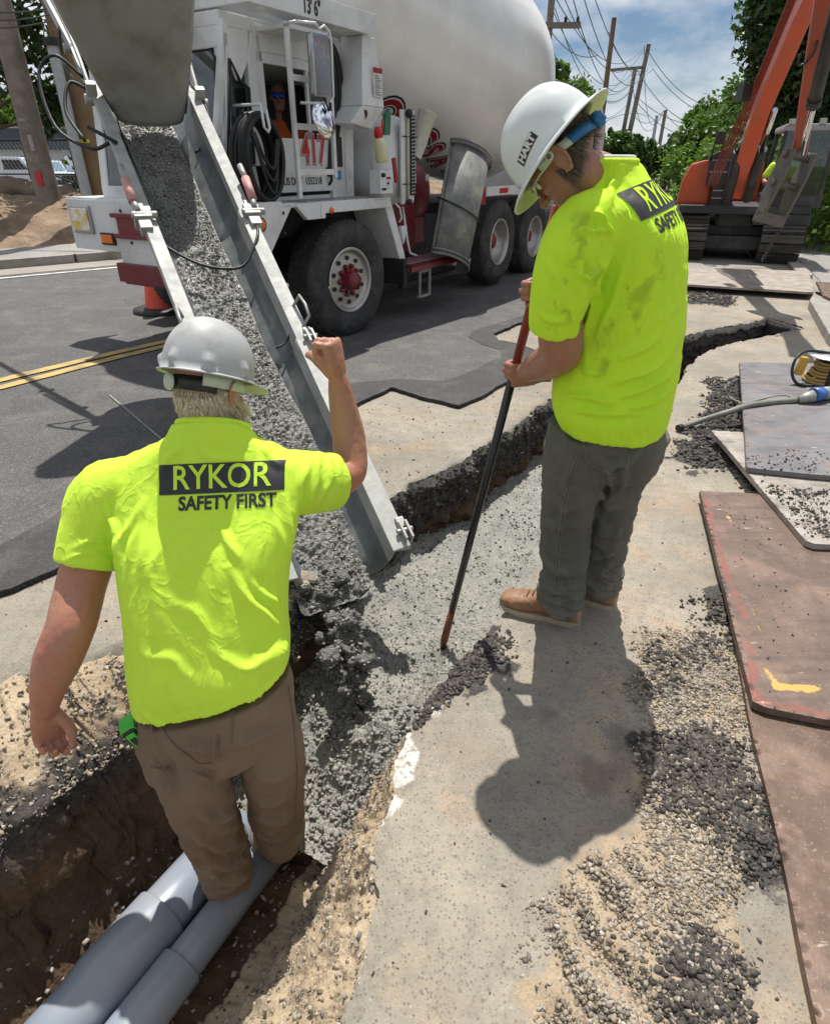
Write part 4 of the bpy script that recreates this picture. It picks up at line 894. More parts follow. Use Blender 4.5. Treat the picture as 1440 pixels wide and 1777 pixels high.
# ---- drum: solid of revolution about a tilted axis
D_AX = (Vector((6.4, 1.2, 2.36)) - Vector((-.6, 1.2, 3.25))).normalized(); DM = axm((-.6, 1.2, 3.25), D_AX, (0, 0, 1))
DP_ = [(.0, 6.55), (.35, 6.51), (.68, 6.36), (1.02, 6.05), (1.20, 5.7), (1.28, 5.25), (1.30, 4.8), (1.28, 4.2), (1.22, 3.4), (1.10, 2.4), (.94, 1.4), (.78, .5), (.60, .0), (.56, -.2), (.50, -.2), (.50, .3), (.0, .6)]
dpr = crom(DP_[:14], 60).tolist() + [list(x) for x in DP_[14:]]
mb = MB(); mb.lathe(dpr, 96, DM); drum = mb.build('drum', M_DRUM, truck)
drum_bvh = None
mb = MB(); mb.lathe([(.66, -.12), (.70, -.12), (.70, -.02), (.66, -.02)], 60, DM, close=True); mb.build('drum_ring', M_STEELG, drum)
# letters wrapped on the drum
bmd = bmesh.new(); bmd.from_mesh(drum.data); DB = BVHTree.FromBMesh(bmd); bmd.free()
def drum_letter(ch, px, py, size, rotd):
    r = ray(px, py); o = T_I @ Vector((0, 0, CAM_H)); dr = (T_I.to_3x3() @ r).normalized(); hit = DB.ray_cast(o, dr)
    if hit[0] is None: return
    nrm = hit[1]; nrm = nrm if nrm.dot(dr) < 0 else -nrm
    x = D_AX - nrm * D_AX.dot(nrm); F_ = axm(hit[0], nrm, x) @ Matrix.Rotation(R(rotd), 4, 'Z')
    for off, bold, mt in ((.004, .050, M_BLACK), (.007, .028, M_STICK), (.010, .012, M_DKRED)):
        me = text_mesh(ch, size, 0, bold); bm = bmesh.new(); bm.from_mesh(me); bmesh.ops.triangulate(bm, faces=bm.faces[:])
        for _ in range(2): bmesh.ops.subdivide_edges(bm, edges=[e for e in bm.edges if e.calc_length() > .06], cuts=1); bmesh.ops.triangulate(bm, faces=[f for f in bm.faces if len(f.verts) > 3])
        for v in bm.verts:
            p = F_ @ v.co; h = DB.ray_cast(p + nrm * .6, -nrm); v.co = (h[0] + nrm * off) if h[0] is not None else p
        bm.to_mesh(me); bm.free(); link('drum_letter', me, mt, drum)
for ch, px, py, sz, ro in (('O', 668, 197, .50, -4), ('C', 728, 243, .50, -12), ('S', 746, 262, .42, -16), ('A', 766, 278, .42, -20), ('T', 785, 294, .36, -24)): drum_letter(ch, px, py, sz, ro)

# ================================================================== CHUTE (world coordinates, parented to the truck)
C_E = Vector((-.28, 2.15, .10)); C_D = Vector((-.97, 1.83, 1.19)); C_LEN = C_D.length; C_A = C_D.normalized()
C_S = Vector((1.83, .97, 0)).normalized(); C_N = C_S.cross(C_A).normalized()      # right, up
if C_N.z < 0: C_N = -C_N
def cpt(k, u, h): return C_E + C_A * (k * C_LEN) + C_S * u + C_N * h              # k along (1 = clamp), u across, h above rim line
def chute_prof(w, d, n=26):
    """(u, h) from the left rim down and up to the right rim"""
    out = []
    for i in range(n):
        a = math.pi * (i / (n - 1)); u = -w * math.cos(a); h = -d * math.sin(a) ** .75; out.append((u, h))
    return out
def chute_section(k0, k1, w0, w1, d0, d1, lip=.055, nm='chute_section', wid=12):
    mb = MB(); n = 26; ks = np.linspace(k0, k1, wid); rows = []
    for off in (0, .010):
        for k in ks:
            f = (k - k0) / (k1 - k0); w = w0 + (w1 - w0) * f + off; d = d0 + (d1 - d0) * f + off; rows.append([cpt(k, u, h) for u, h in chute_prof(w, d, n)])
    vs = [p for r_ in rows for p in r_]; m = len(ks); fs = []
    for s_ in (0, 1):
        for i in range(m - 1):
            for j in range(n - 1):
                a = (s_ * m + i) * n + j; fs.append((a, a + 1, a + n + 1, a + n))
    for i in (0, m - 1):
        for j in range(n - 1): a = i * n + j; b_ = (m + i) * n + j; fs.append((a, a + 1, b_ + 1, b_))
    mb.add(vs, fs, True); o = mb.build(nm, M_CHUTEIN, truck, inv=T_I)
    o.data.materials.append(M_CHUTE)
    mi = np.zeros(len(o.data.polygons), np.int32)
    for i, p in enumerate(o.data.polygons):
        c = T_M @ p.center
        rel = c - C_E; h = rel.dot(C_N); u = rel.dot(C_S)
        nn = (T_M.to_3x3() @ p.normal)
        if h > -.07: mi[i] = 1
    o.data.polygons.foreach_set('material_index', mi)
    for sg in (-1, 1):       # folded rim: flat flange and outer return
        mb = MB(); pts = []
        A0, A1 = cpt(k0, sg * w0, 0), cpt(k1, sg * w1, 0); out = C_S * sg
        sec = [(0, 0), (lip, .012), (lip + .006, -.02), (lip - .008, -.028), (.012, -.012)]
        vs = [A0 + out * a + C_N * b_ for a, b_ in sec] + [A1 + out * a + C_N * b_ for a, b_ in sec]; q_ = len(sec)
        mb.add(vs, [tuple(range(q_)), tuple(range(2 * q_ - 1, q_ - 1, -1))] + [(i, (i + 1) % q_, (i + 1) % q_ + q_, i + q_) for i in range(q_)]); mb.build('chute_rim', M_CHUTE, o, inv=T_I, bevel=.003)
    return o
sec1 = chute_section(0.0, .555, .212, .222, .225, .24, .085)
sec2 = chute_section(.55, 1.02, .227, .240, .235, .245, .075)
sec3 = chute_section(1.015, 1.62, .246, .275, .25, .26, .07)
# outer stiffener plates beside the rims (wide grey side walls seen outside)
for s_, (k0, k1, w0, w1) in zip((sec1, sec2, sec3), ((0.02, .55, .28, .29), (.56, 1.0, .29, .30), (1.05, 1.6, .31, .34))):
    mb = MB()
    for sg in (1, -1):
        for side in (0,):
            mb.add([cpt(k0, sg * (w0 + .0), -.01), cpt(k1, sg * w1, -.01), cpt(k1, sg * (w1 - .03), -.085), cpt(k0, sg * (w0 - .03), -.085)], [(0, 1, 2, 3)])
    mb.build('stiffener', M_CHUTE, s_, inv=T_I)
# handles and hinge hooks at the lower joint, at the end, clamps with lever handles
def bar_loop(k, sg, parent, nm='chute_handle', L_=.16, rise=.075):
    mb = MB(); a, b_ = k, k + L_ / C_LEN; u = sg * .285
    mb.tube([cpt(a, u, .0), cpt(a, u + sg * .03, rise), cpt((a + b_) / 2, u + sg * .035, rise + .008), cpt(b_, u + sg * .03, rise), cpt(b_, u, .0)], .008, 8); return mb.build(nm, M_STEELG, parent, inv=T_I)
bar_loop(.585, 1, sec1); bar_loop(.585, -1, sec1)
for k, par in ((.545, sec1), (.03, sec1)):
    for sg in (1, -1):
        mb = MB(); M_ = Matrix((( *C_S, 0), (*C_A, 0), (*C_N, 0), (0, 0, 0, 1))).transposed(); M_.translation = cpt(k, sg * .285, .015)
        mb.box((-.012, -.05, -.05), (.0, .04, .03), M_); mb.box((.018, -.05, -.05), (.03, .04, .03), M_); mb.tube([M_ @ Vector((-.03, 0, .01)), M_ @ Vector((.045, 0, .01))], .012, 8); mb.box((-.01, .02, -.01), (.028, .07, .012), M_)
        mb.build('hinge_hook', M_STEELG, par, bevel=.003, inv=T_I)
for sg in (1, -1):
    M_ = Matrix(((*C_S, 0), (*C_A, 0), (*C_N, 0), (0, 0, 0, 1))).transposed(); M_.translation = cpt(1.0, sg * .305, .0)
    mb = MB()
    mb.box((-.035, -.13, -.03), (.03, -.045, .03), M_); mb.box((-.05, -.05, -.045), (.045, .0, .045), M_); mb.box((-.04, .01, -.05), (.05, .05, .04), M_)
    mb.tube([M_ @ Vector((-.06, -.02, .03)), M_ @ Vector((.075, -.02, .03))], .02, 10); mb.tube([M_ @ Vector((-.05, .035, -.02)), M_ @ Vector((.07, .035, -.02))], .016, 10)
    mb.box((-.02, .04, -.02), (.02, .10, .03), M_)
    cl = mb.build('clamp', M_STEELG, sec3, bevel=.006, inv=T_I)
    mb = MB(); mb.tube([M_ @ Vector((sg * .03, .07, .05)), M_ @ Vector((sg * .035, .24, .075))], .026, 12); mb.build('lever_handle', M_PINK, sec3, inv=T_I)
    mb = MB(); mb.tube([M_ @ Vector((sg * .035, .24, .075)), M_ @ Vector((sg * .035, .36, .085))], .018, 8); mb.tube([M_ @ Vector((sg * .02, .0, .04)), M_ @ Vector((sg * .03, .08, .05))], .018, 8); mb.build('lever_shaft', M_STEELG, sec3, inv=T_I)
# cable looped below the clamps
mb = MB(); mb.tube(crom([cpt(1.0, -.30, -.02), cpt(.93, -.24, -.05), cpt(.86, -.10, -.06), cpt(.83, .04, -.055), cpt(.84, .16, -.05), cpt(.90, .27, .02), cpt(.97, .31, .0), cpt(1.02, .30, -.05)], 30), .008, 7); mb.build('cable', M_BLACK, sec3, inv=T_I)
mb = MB(); mb.tube(crom([cpt(1.62, .32, .02), cpt(1.50, .36, -.02), cpt(1.42, .30, -.12), cpt(1.38, .2, -.14)], 14), .008, 6); mb.tube(crom([cpt(.60, .24, -.05), cpt(.585, .20, -.09), cpt(.575, .14, -.1)], 8), .006, 6); mb.build('cable', M_BLACK, sec3, inv=T_I)
# side arms carrying the upper chute
arm_m = MB()
for sg in (1, -1):
    w_ = .34
    P_ = [cpt(1.55, sg * w_, -.03), cpt(1.78, sg * (w_ + .03), .02), cpt(2.15, sg * (w_ + .12), .06), cpt(2.9, sg * (w_ + .30), .12)]
    for a, b_, h in ((P_[0], P_[1], .05), (P_[1], P_[2], .07), (P_[2], P_[3], .08)):
        d_ = (b_ - a); M_ = axm(a, d_, C_S); arm_m.box((-.012, -h / 2, 0), (.012, h / 2, d_.length), M_)
    for p in P_[:3]:
        arm_m.tube([p - C_S * .05, p + C_S * .05], .032, 12)
    arm_m.box((-.03, -.02, -.03), (.03, .03, .10), axm(P_[0], C_N, C_S))
    arm_m.tube(crom([P_[0] + C_N * .02, P_[1] + C_N * .09, P_[2] + C_N * .10], 8), .015, 6)
arm_m.build('chute_arm', M_STEELG, truck, inv=T_I, bevel=.003)
mb = MB()
mb.tube(crom([cpt(1.62, -.36, .02), cpt(1.66, -.50, .10), cpt(1.62, -.62, .02), cpt(1.48, -.60, -.12), cpt(1.38, -.44, -.12), cpt(1.36, -.33, -.06)], 26), .011, 6)
mb.tube(crom([cpt(1.58, -.36, .0), cpt(1.58, -.46, .03), cpt(1.50, -.52, -.05), cpt(1.40, -.46, -.10)], 18), .011, 6)
mb.tube(crom([cpt(1.9, -.40, .05), cpt(1.8, -.44, -.06), cpt(1.66, -.40, -.06), cpt(1.6, -.37, .0)], 14), .009, 6)
mb.tube([cpt(1.30, -.30, .02), cpt(1.34, -.44, .06)], .012, 6)
mb.build('hydraulic_hose', M_BLACK, truck, inv=T_I)
# upper chute whose rounded face hangs over the trough
n, m = 40, 34; Vf = []; fb, ft_ = np.array(tuple(W(260, 192, Y=5.02))), np.array(tuple(W(196, -90, Y=4.60)))
ax_ = np.array(tuple(C_S)); 
for s_ in (0, .012):
    for i in range(m):
        f = i / (m - 1); c = fb + (ft_ - fb) * f; w_ = .222 + .225 * f ** .9; d_ = .07 + .20 * f
        for j in range(n):
            a = math.pi * (j / (n - 1)); ca = math.copysign(abs(math.cos(a)) ** .7, math.cos(a)); bul = max(0, math.sin(a)) ** .55
            p = c - ax_ * (w_ - s_) * ca + np.array([.25, -.93, -.25]) * (d_ - s_) * bul; p[2] -= (1 - min(1, f * 5)) * .075 * bul; Vf.append(tuple(p))
Ff = []
for s_ in (0, 1):
    for i in range(m - 1):
        for j in range(n - 1): a = (s_ * m + i) * n + j; Ff.append((a, a + 1, a + n + 1, a + n))
for j in range(n - 1):
    a = j; b_ = m * n + j; Ff.append((a, a + 1, b_ + 1, b_))
mb = MB(); mb.add(Vf, Ff, True); fun = mb.build('upper_chute', M_FUNNEL, truck, inv=T_I)
for sg in (1, -1):
    mb = MB(); mb.tube([tuple(fb + ax_ * sg * .22), tuple(fb + (ft_ - fb) * .5 + ax_ * sg * .335), tuple(ft_ + ax_ * sg * .435)], .024, 8); mb.build('upper_rim', M_STEELG, fun, inv=T_I)

# ---- concrete in the chute, falling lump and filled trench
M_WETS = mat_wetconc('chute_concrete', (.14, .138, .125), (.25, .245, .22), .35)
def stream(k0, k1, nk, nu, name, lab, mat):
    ks = np.linspace(k0, k1, nk); us = np.linspace(-1, 1, nu); K, U = np.meshgrid(ks, us, indexing='ij'); K = K.ravel(); U = U.ravel()
    wl = .165 + .015 * fbm(xyz(K, K * 0), 6, 3, 1.0) + .02 * smooth(.3, .0, K); cen = -.035 + .02 * fbm(xyz(K, K * 0), 3, 2, 9.0)
    w_ = .245; u = cen + U * wl; bed = -.245 * (1 - np.clip(np.abs(u) / w_, 0, .99) ** 2) ** .4
    h = np.maximum(bed - .012, -.165 - .02 * U ** 2 + .016 * fbm(xyz(K * 8, U * 1.2), 1, 4, 3.0)); P = np.array([tuple(cpt(a, b_, c)) for a, b_, c in zip(K, u, h)])
    w1, _ = worley(P, 52); w2, _ = worley(P, 95, 4.4); r_ = (.5 - w1) * .026 + (.5 - w2) * .012 + .006 * fbm(P, 30, 3, 2.0)
    P = P + np.array(C_N)[None] * (r_ * smooth(1.0, .92, np.abs(U)))[:, None]
    return link(name, npmesh(name, P, gridfaces(nk, nu)), mat, smooth_=True, label=lab, kind='stuff')
stream(-.04, 1.60, 560, 56, 'concrete_stream', 'grey wet concrete sliding down the chute', M_WETS)
kk_ = rng.rand(5200) * 1.62 - .03; uu_ = (rng.rand(5200) * 2 - 1) * .15 - .035; sp_ = np.array([tuple(cpt(a, b_, -.166 - .02 * (b_ / .16) ** 2)) for a, b_ in zip(kk_, uu_)]); stones('chute_aggregate', M_AGGST, sp_, .003 + .007 * rng.rand(5200) ** 2, 'cement coated stones on the concrete in the chute')
def pile(name, lab, rows, nk, nu, mat, rough_=.02, seed=0):
    """rows: (center, side vector, up-vector height) -> lumpy tongue"""
    C = crom([r[0] for r in rows], nk); S = crom([r[1] for r in rows], nk); Hh = crom([[r[2], r[2], r[2]] for r in rows], nk)[:, 0]
    us = np.linspace(-1, 1, nu); P = C[:, None, :] + S[:, None, :] * us[None, :, None]; P[:, :, 2] += Hh[:, None] * (1 - us[None] ** 2) ** .6
    P = P.reshape(-1, 3); w1, _ = worley(P, 40, seed); w2, _ = worley(P, 85, seed + 3.1); nn = fbm(P, 14, 4, seed + 1.0)
    d = (.5 - w1) * rough_ + (.5 - w2) * rough_ * .5 + nn * rough_ * .8; P = P + np.stack([d * .35, -d * .75, d * .8], 1)
    return link(name, npmesh(name, P, gridfaces(nk, nu)), mat, smooth_=True, label=lab, kind='stuff')
e0 = np.array(cpt(.06, -.03, -.16)); sd0 = np.array(C_S) * .19
def lumps(name, lab, path, radii, mat, voxel=.0075, amp=.026, seed=0):
    """continuous lumpy mass following a path"""
    C = crom(path, 26); Rr = crom(np.array([[r_] * 3 for r_ in radii]), 26)[:, 0]; parts = []; r0 = np.random.RandomState(seed + 3)
    for c, r_ in zip(C, Rr):
        for _ in range(7): d = r0.randn(3) * r_ * [.60, .45, .55]; q = r_ * (.28 + .42 * r0.rand() ** 2); parts.append(ellips(c + d, ((q * 1.25, 0, 0), (0, q, 0), (0, 0, q * .8)), 12, 8))
    v, n, f = fuse(parts, voxel, 2); w1, _ = worley(v, 34, seed); w2, _ = worley(v, 80, seed + 3.1); v = v + n * (amp * (.55 - w1) + amp * .5 * (.5 - w2) + amp * .5 * fbm(v, 16, 4, 1.0))[:, None]
    sl_ = r0.randint(0, len(v), 1500); stones('clinging_stones', M_AGGST, v[sl_], .003 + .006 * r0.rand(1500), 'stones stuck in the lumps of falling concrete')
    return pmesh(name, v, f, mat, label=lab, kind='stuff')
lumps('falling_concrete', 'dark lumpy concrete dropping off the end of the chute', [tuple(cpt(.03, -.03, -.20)), tuple(cpt(-.045, -.03, -.22)), (-.285, 1.97, -.17), (-.255, 1.88, -.27), (-.215, 1.81, -.37), (-.18, 1.76, -.46), (-.16, 1.73, -.54)], [.060, .078, .062, .044, .034, .03, .04], M_WETD)
# filled part of the trench
i0, i1 = int(NS * .30), int(NS * .80); nu = 110; idx = np.arange(i0, i1)
f_ = (idx - i0) / (i1 - i0)
A_ = SB[idx] + (SB[idx] - SN[idx]) * .08; B_ = SN[idx] + (SL[idx] - SN[idx]) * .70 + (SN[idx] - SB[idx]) * .02
us = np.linspace(0, 1, nu); P = (A_[:, None, :] + (B_ - A_)[:, None, :] * us[None, :, None]).reshape(-1, 2); FI = np.repeat(f_, nu); UU = np.tile(us, len(idx))
zt = -.60 + .20 * smooth(.06, .26, FI) - .02 * smooth(.5, 1, FI) - .16 * smooth(.90, 1.0, FI) + .16 * smooth(.62, 1.0, UU) * smooth(.0, .15, FI) * smooth(.55, .35, FI)
P3 = np.c_[P, zt]; w1, _ = worley(P3, 48); w2, _ = worley(P3, 100, 2.2); P3[:, 2] += .030 * fbm(P3, 4, 4, 1.0) + .010 * fbm(P3, 15, 3, 3.3) + (.5 - w1) * .018 + (.5 - w2) * .008
for (cx_, cy_, rr_, hh_) in ((-.15, 1.74, .13, .06), (-.02, 1.62, .18, .04), (.18, 2.1, .22, .03)):
    g_ = np.exp(-((P3[:, 0] - cx_) ** 2 + (P3[:, 1] - cy_) ** 2) / rr_ ** 2); P3[:, 2] += g_ * hh_ * (1 + .35 * fbm(P3, 25, 3, 7.0))
link('concrete_fill', npmesh('concrete_fill', P3, gridfaces(len(idx), nu)), M_WET, smooth_=True, label='rough wet concrete bedding filling the trench floor', kind='stuff')
sel = rng.randint(0, len(P3), 5200); stones('concrete_aggregate', M_AGGST, P3[sel] + [0, 0, .002], .003 + .008 * rng.rand(5200) ** 2.5, 'cement coated stones standing out of the wet concrete')
sel = sel[(FI[sel] < .24)]; q_ = P3[rng.choice(sel, 2600)] + (rng.rand(2600, 3) - .5) * .03; stones('aggregate_toe', M_AGGST, q_, .005 + .008 * rng.rand(2600), 'loose wet stones rolled down towards the pipes')

# ================================================================== PIPES
M_PIPE = simple('grey_pvc', (.235, .275, .335), .30, 0, .04, 4, .04, 30, dirt=(.34, .32, .28), dirt_amt=.5, dsc=2.5)
def pipe(p0, p1, r, bell_at, lab, bell_len=.24):
    p0, p1 = Vector(p0), Vector(p1); d = (p1 - p0); Ln = d.length; M_ = axm(p0, d)
    g = empty('sewer_pipe', p0, label=lab, cat='pipe', group='grey plastic pipes in the trench')
    M0 = Matrix.Translation(-p0) @ M_
    mb = MB(); mb.lathe([(r, bell_at - .02), (r, Ln), (r - .006, Ln), (r - .006, bell_at)], 56, M0); mb.build('pipe_barrel', M_PIPE, g)
    R2 = r + .011; b0, b1 = bell_at - bell_len, bell_at
    mb = MB(); mb.lathe([(r - .006, 0), (r, 0), (r, b0 - .06), (r + .002, b0 - .04), (R2 - .002, b0), (R2, b0 + .012), (R2, b1 - .004), (R2 - .002, b1), (r - .001, b1), (r - .006, b1 - .03)], 56, M0); mb.build('pipe_bell', M_PIPE, g, label='flared socket end')
    return g
pz = -.60
pa, pb = W(5, 1900, z=-.60), W(395, 1445, z=-.63)
pipe(pa, W(420, 1430, z=-.63), .088, (W(272, 1577, z=-.60) - pa).length, 'big pale grey pipe with a bell socket, nearest the far trench wall')
pa2 = W(140, 1905, z=-.62); pipe(pa2, W(488, 1452, z=-.64), .062, (W(312, 1668, z=-.60) - pa2).length, 'thinner grey pipe half in shade beside the sandy slope')

# ================================================================== STEEL PLATES
def mat_plate(name, lo, hi, red, yel, blue=0.0, light=0.0):
    a = N(name); c = a.mix(a.rng(a.noise(2.2, 7, .62), .35, .65), lo, hi)
    c = a.mix(a.math('MULTIPLY', a.rng(a.noise(6, 6, .7), .48, .62), .6), c, (.26, .17, .13))
    c = a.mix(a.math('MULTIPLY', a.rng(a.noise(90, 4, .65), .60, .68), .5), c, (.34, .28, .24))
    c = a.mix(a.math('MULTIPLY', a.rng(a.noise(1.8, 5, .6, stretch=(1, 7, 1)), .52, .64), .5), c, (.08, .055, .05))
    if blue: c = a.mix(a.math('MULTIPLY', a.rng(a.noise(1.5, 6, .6), .35, .6), blue), c, (.20, .215, .26))
    if light: c = a.mix(a.math('MULTIPLY', a.rng(a.noise(5, 6, .7), .4, .6), light), c, (.40, .37, .33))
    c = a.mix(a.math('MULTIPLY', a.rng(a.noise(38, 3, .6, stretch=(.18, 1, 1)), .68, .72), .8), c, (.62, .55, .42))
    e = a.rng(a.math('ADD', a.attr('red'), a.math('MULTIPLY', a.math('SUBTRACT', a.noise(12, 6, .72), .5), 1.4)), .55, .72); c = a.mix(a.math('MULTIPLY', e, red), c, (.24, .075, .06))
    e = a.rng(a.math('ADD', a.attr('yel'), a.math('MULTIPLY', a.math('SUBTRACT', a.noise(16, 6, .75), .5), 1.5)), .62, .70); c = a.mix(a.math('MULTIPLY', e, yel), c, (.48, .32, .08))
    return a.set(c, a.rng(a.noise(8, 4), .3, .7, .42, .72), .25, a.bump(a.noise(55, 5, .7), .35, .003))
M_PL1 = mat_plate('rusty_steel', (.088, .054, .037), (.16, .105, .075), .5, .6)
M_PL2 = mat_plate('rusty_painted_steel', (.105, .068, .052), (.175, .122, .095), .75, .95)
M_PL3 = mat_plate('blue_grey_steel', (.115, .11, .112), (.19, .182, .185), .3, .3, .35)
M_PL4 = mat_plate('dusty_pale_steel', (.20, .175, .15), (.31, .28, .24), .2, .5, 0, .8)
M_PL5 = mat_plate('tan_dusty_steel', (.26, .22, .18), (.36, .31, .255), .2, .2, 0, .7)
def plate(poly_px, z, mat, lab, red=None, yel=None, thick=.026, tilt=None, world=None, grp='steel road plates'):
    pw = np.array(world) if world is not None else G(poly_px, z); c = pw.mean(0); edge = rough_line(pw, .05, .0015, 8, True)
    # body
    mb = MB(); mb.prism([tuple(p - c) for p in edge], -thick, 0.0, 'z'); 
    o = mb.build('steel_plate', mat, None); 
    lo, hi = pw.min(0), pw.max(0)
    # dense top sheet carrying the worn paint masks
    nx = 120; X, Y = np.meshgrid(np.linspace(lo[0], hi[0], nx), np.linspace(lo[1], hi[1], nx), indexing='ij'); P = xyz(X.ravel(), Y.ravel()); s_, nr = sdf(P, edge)
    cl = max((hi - lo)) / nx; sn = (np.abs(s_) < cl * .8); P[sn, :2] = nr[sn]; F = gridfaces(nx, nx); kp = (s_[F].min(1) < cl * .3) & (s_[F].mean(1) < 0.002)
    s2, _ = sdf(P, edge); ed = smooth(.10, .0, np.abs(s2)); V_ = P.copy(); V_[:, :2] -= c; V_[:, 2] = .0015 + .0012 * fbm(P, 4, 3)
    r_ = ed * .18 + (sum(smooth(w_, 0, segdist(P, G(l, z), False)[0]) for l, w_ in red) if red else 0) * .55; y_ = (sum(smooth(w_, 0, segdist(P, G(l, z), False)[0]) for l, w_ in yel) if yel else np.zeros(len(P))) * .62
    top = link('plate_top', npmesh('plate_top', V_, F[kp], dict(red=np.clip(r_, 0, 1), yel=np.clip(y_, 0, 1))), mat, o, smooth_=True)
    o.location = (c[0], c[1], z); 
    if tilt: o.rotation_euler = tilt
    return tag(o, lab, 'plate', grp)
plate([(1276, 1120), (1300, 1250), (1355, 1480), (1420, 1790), (1440, 1900), (2300, 1900), (1900, 1180), (1500, 1090)], .030, M_PL1, 'brown rusty steel plate nearest the camera, lying under the painted one')
plate([(1214, 852), (1500, 866), (1640, 1290), (1307, 1224)], .062, M_PL2, 'reddish steel plate with yellow paint streaks, lying over the nearest plate',
      red=[([(1225, 870), (1255, 980), (1300, 1090), (1310, 1200)], .05), ([(1250, 880), (1320, 1060)], .03), ([(1310, 1215), (1440, 1240)], .05)], yel=[([(1255, 885), (1268, 905)], .035), ([(1320, 1150), (1345, 1185), (1400, 1200), (1450, 1212)], .045), ([(1270, 940), (1312, 1080), (1320, 1100)], .012), ([(1345, 1195), (1440, 1190)], .03)])
plate([(1234, 747), (1560, 765), (1760, 960), (1402, 944)], .094, M_PL4, 'pale dusty steel plate, its corner resting on the reddish plate')
plate([(1283, 629), (1560, 632), (1680, 850), (1296, 812)], .126, M_PL3, 'blue grey steel plate under the cable reel, topmost of the stack', red=[([(1310, 650), (1315, 700)], .05)])
plate([(1130, 462), (1400, 470), (1412, 492), (1410, 507), (1140, 490)], .10, M_PL5, 'long tan dusty steel plate across the trench end, near the excavator')
plate([(1416, 488), (1560, 500), (1600, 590), (1428, 512)], .13, M_PL1, 'small rusty steel plate on the kerb behind the trench end')
def on_plate(poly, z, n, s1, lab, seed_):
    pp = scatter(G(poly, z), n, .04); s = .003 + s1 * rng.rand(len(pp)) ** 3; stones('plate_crumbs', M_BLKST, np.c_[pp, np.full(len(pp), z) + s * .4], s, lab)
on_plate([(1290, 790), (1440, 780), (1440, 828), (1320, 815)], .128, 130, .006, 'black crumbs on the blue grey plate', 1)
on_plate([(1330, 840), (1440, 850), (1440, 935), (1405, 930)], .096, 500, .007, 'black crumbs on the pale dusty plate', 2)
on_plate([(1240, 870), (1440, 880), (1440, 1200), (1320, 1200)], .064, 70, .004, 'few dark crumbs on the reddish plate', 3)
# ---- kerb stones at the right
for lab, px_, z_ in (('pale granite kerb stone at the trench end', [(1412, 508), (1440, 520), (1520, 560), (1480, 610), (1440, 580), (1405, 520)], .10), ('pale kerb stone beside the excavator track', [(1362, 448), (1380, 448), (1412, 476), (1392, 480)], .06)):
    pw = G(px_, z_); mb = MB(); c = pw.mean(0); mb.prism([tuple(p - c) for p in rough_line(pw, .1, .006, 5, True)], -.14, 0, 'z'); o = mb.build('kerb_block', M_KERB, bevel=.008, label=lab, cat='kerb stone'); o.location = (c[0], c[1], z_)

# ================================================================== PEOPLE
def project(v):
    d = v[:, 1] * CC + (CAM_H - v[:, 2]) * CS; return np.stack([720 + CF * v[:, 0] / d, 888.5 - CF * (v[:, 1] * CS - (CAM_H - v[:, 2]) * CC) / d], 1)
def folds(v, nrm, lines, amp=.006, width=9, warp=5):
    """ridges along lines drawn on the garment; each (points, amp factor, width factor)"""
    px = project(v); face = nrm @ np.array([0, -.87, .49]); m = smooth(-.1, .25, face); P = np.c_[px, 0 * px[:, 0]]
    px = px + warp * np.stack([vnoise(P / 38.0), vnoise(P / 38.0 + 9.1)], 1); d = np.zeros(len(v))
    for ln in lines:
        pts = crom(ln[0], 14) if len(ln[0]) > 2 else np.array(ln[0], float); a = ln[1] if len(ln) > 1 else 1; w = width * (ln[2] if len(ln) > 2 else 1)
        best, near = segdist(px, pts, False); ends = np.minimum(np.linalg.norm(near - pts[0], axis=1), np.linalg.norm(near - pts[-1], axis=1)); L_ = np.linalg.norm(pts[0] - pts[-1])
        tp = smooth(0, L_ * .35, ends) * .85 + .15; x = best / w; d += a * amp * tp * (np.exp(-x ** 2) - .45 * np.exp(-(x / 2.2) ** 2))
    return v + nrm * (d * m)[:, None]
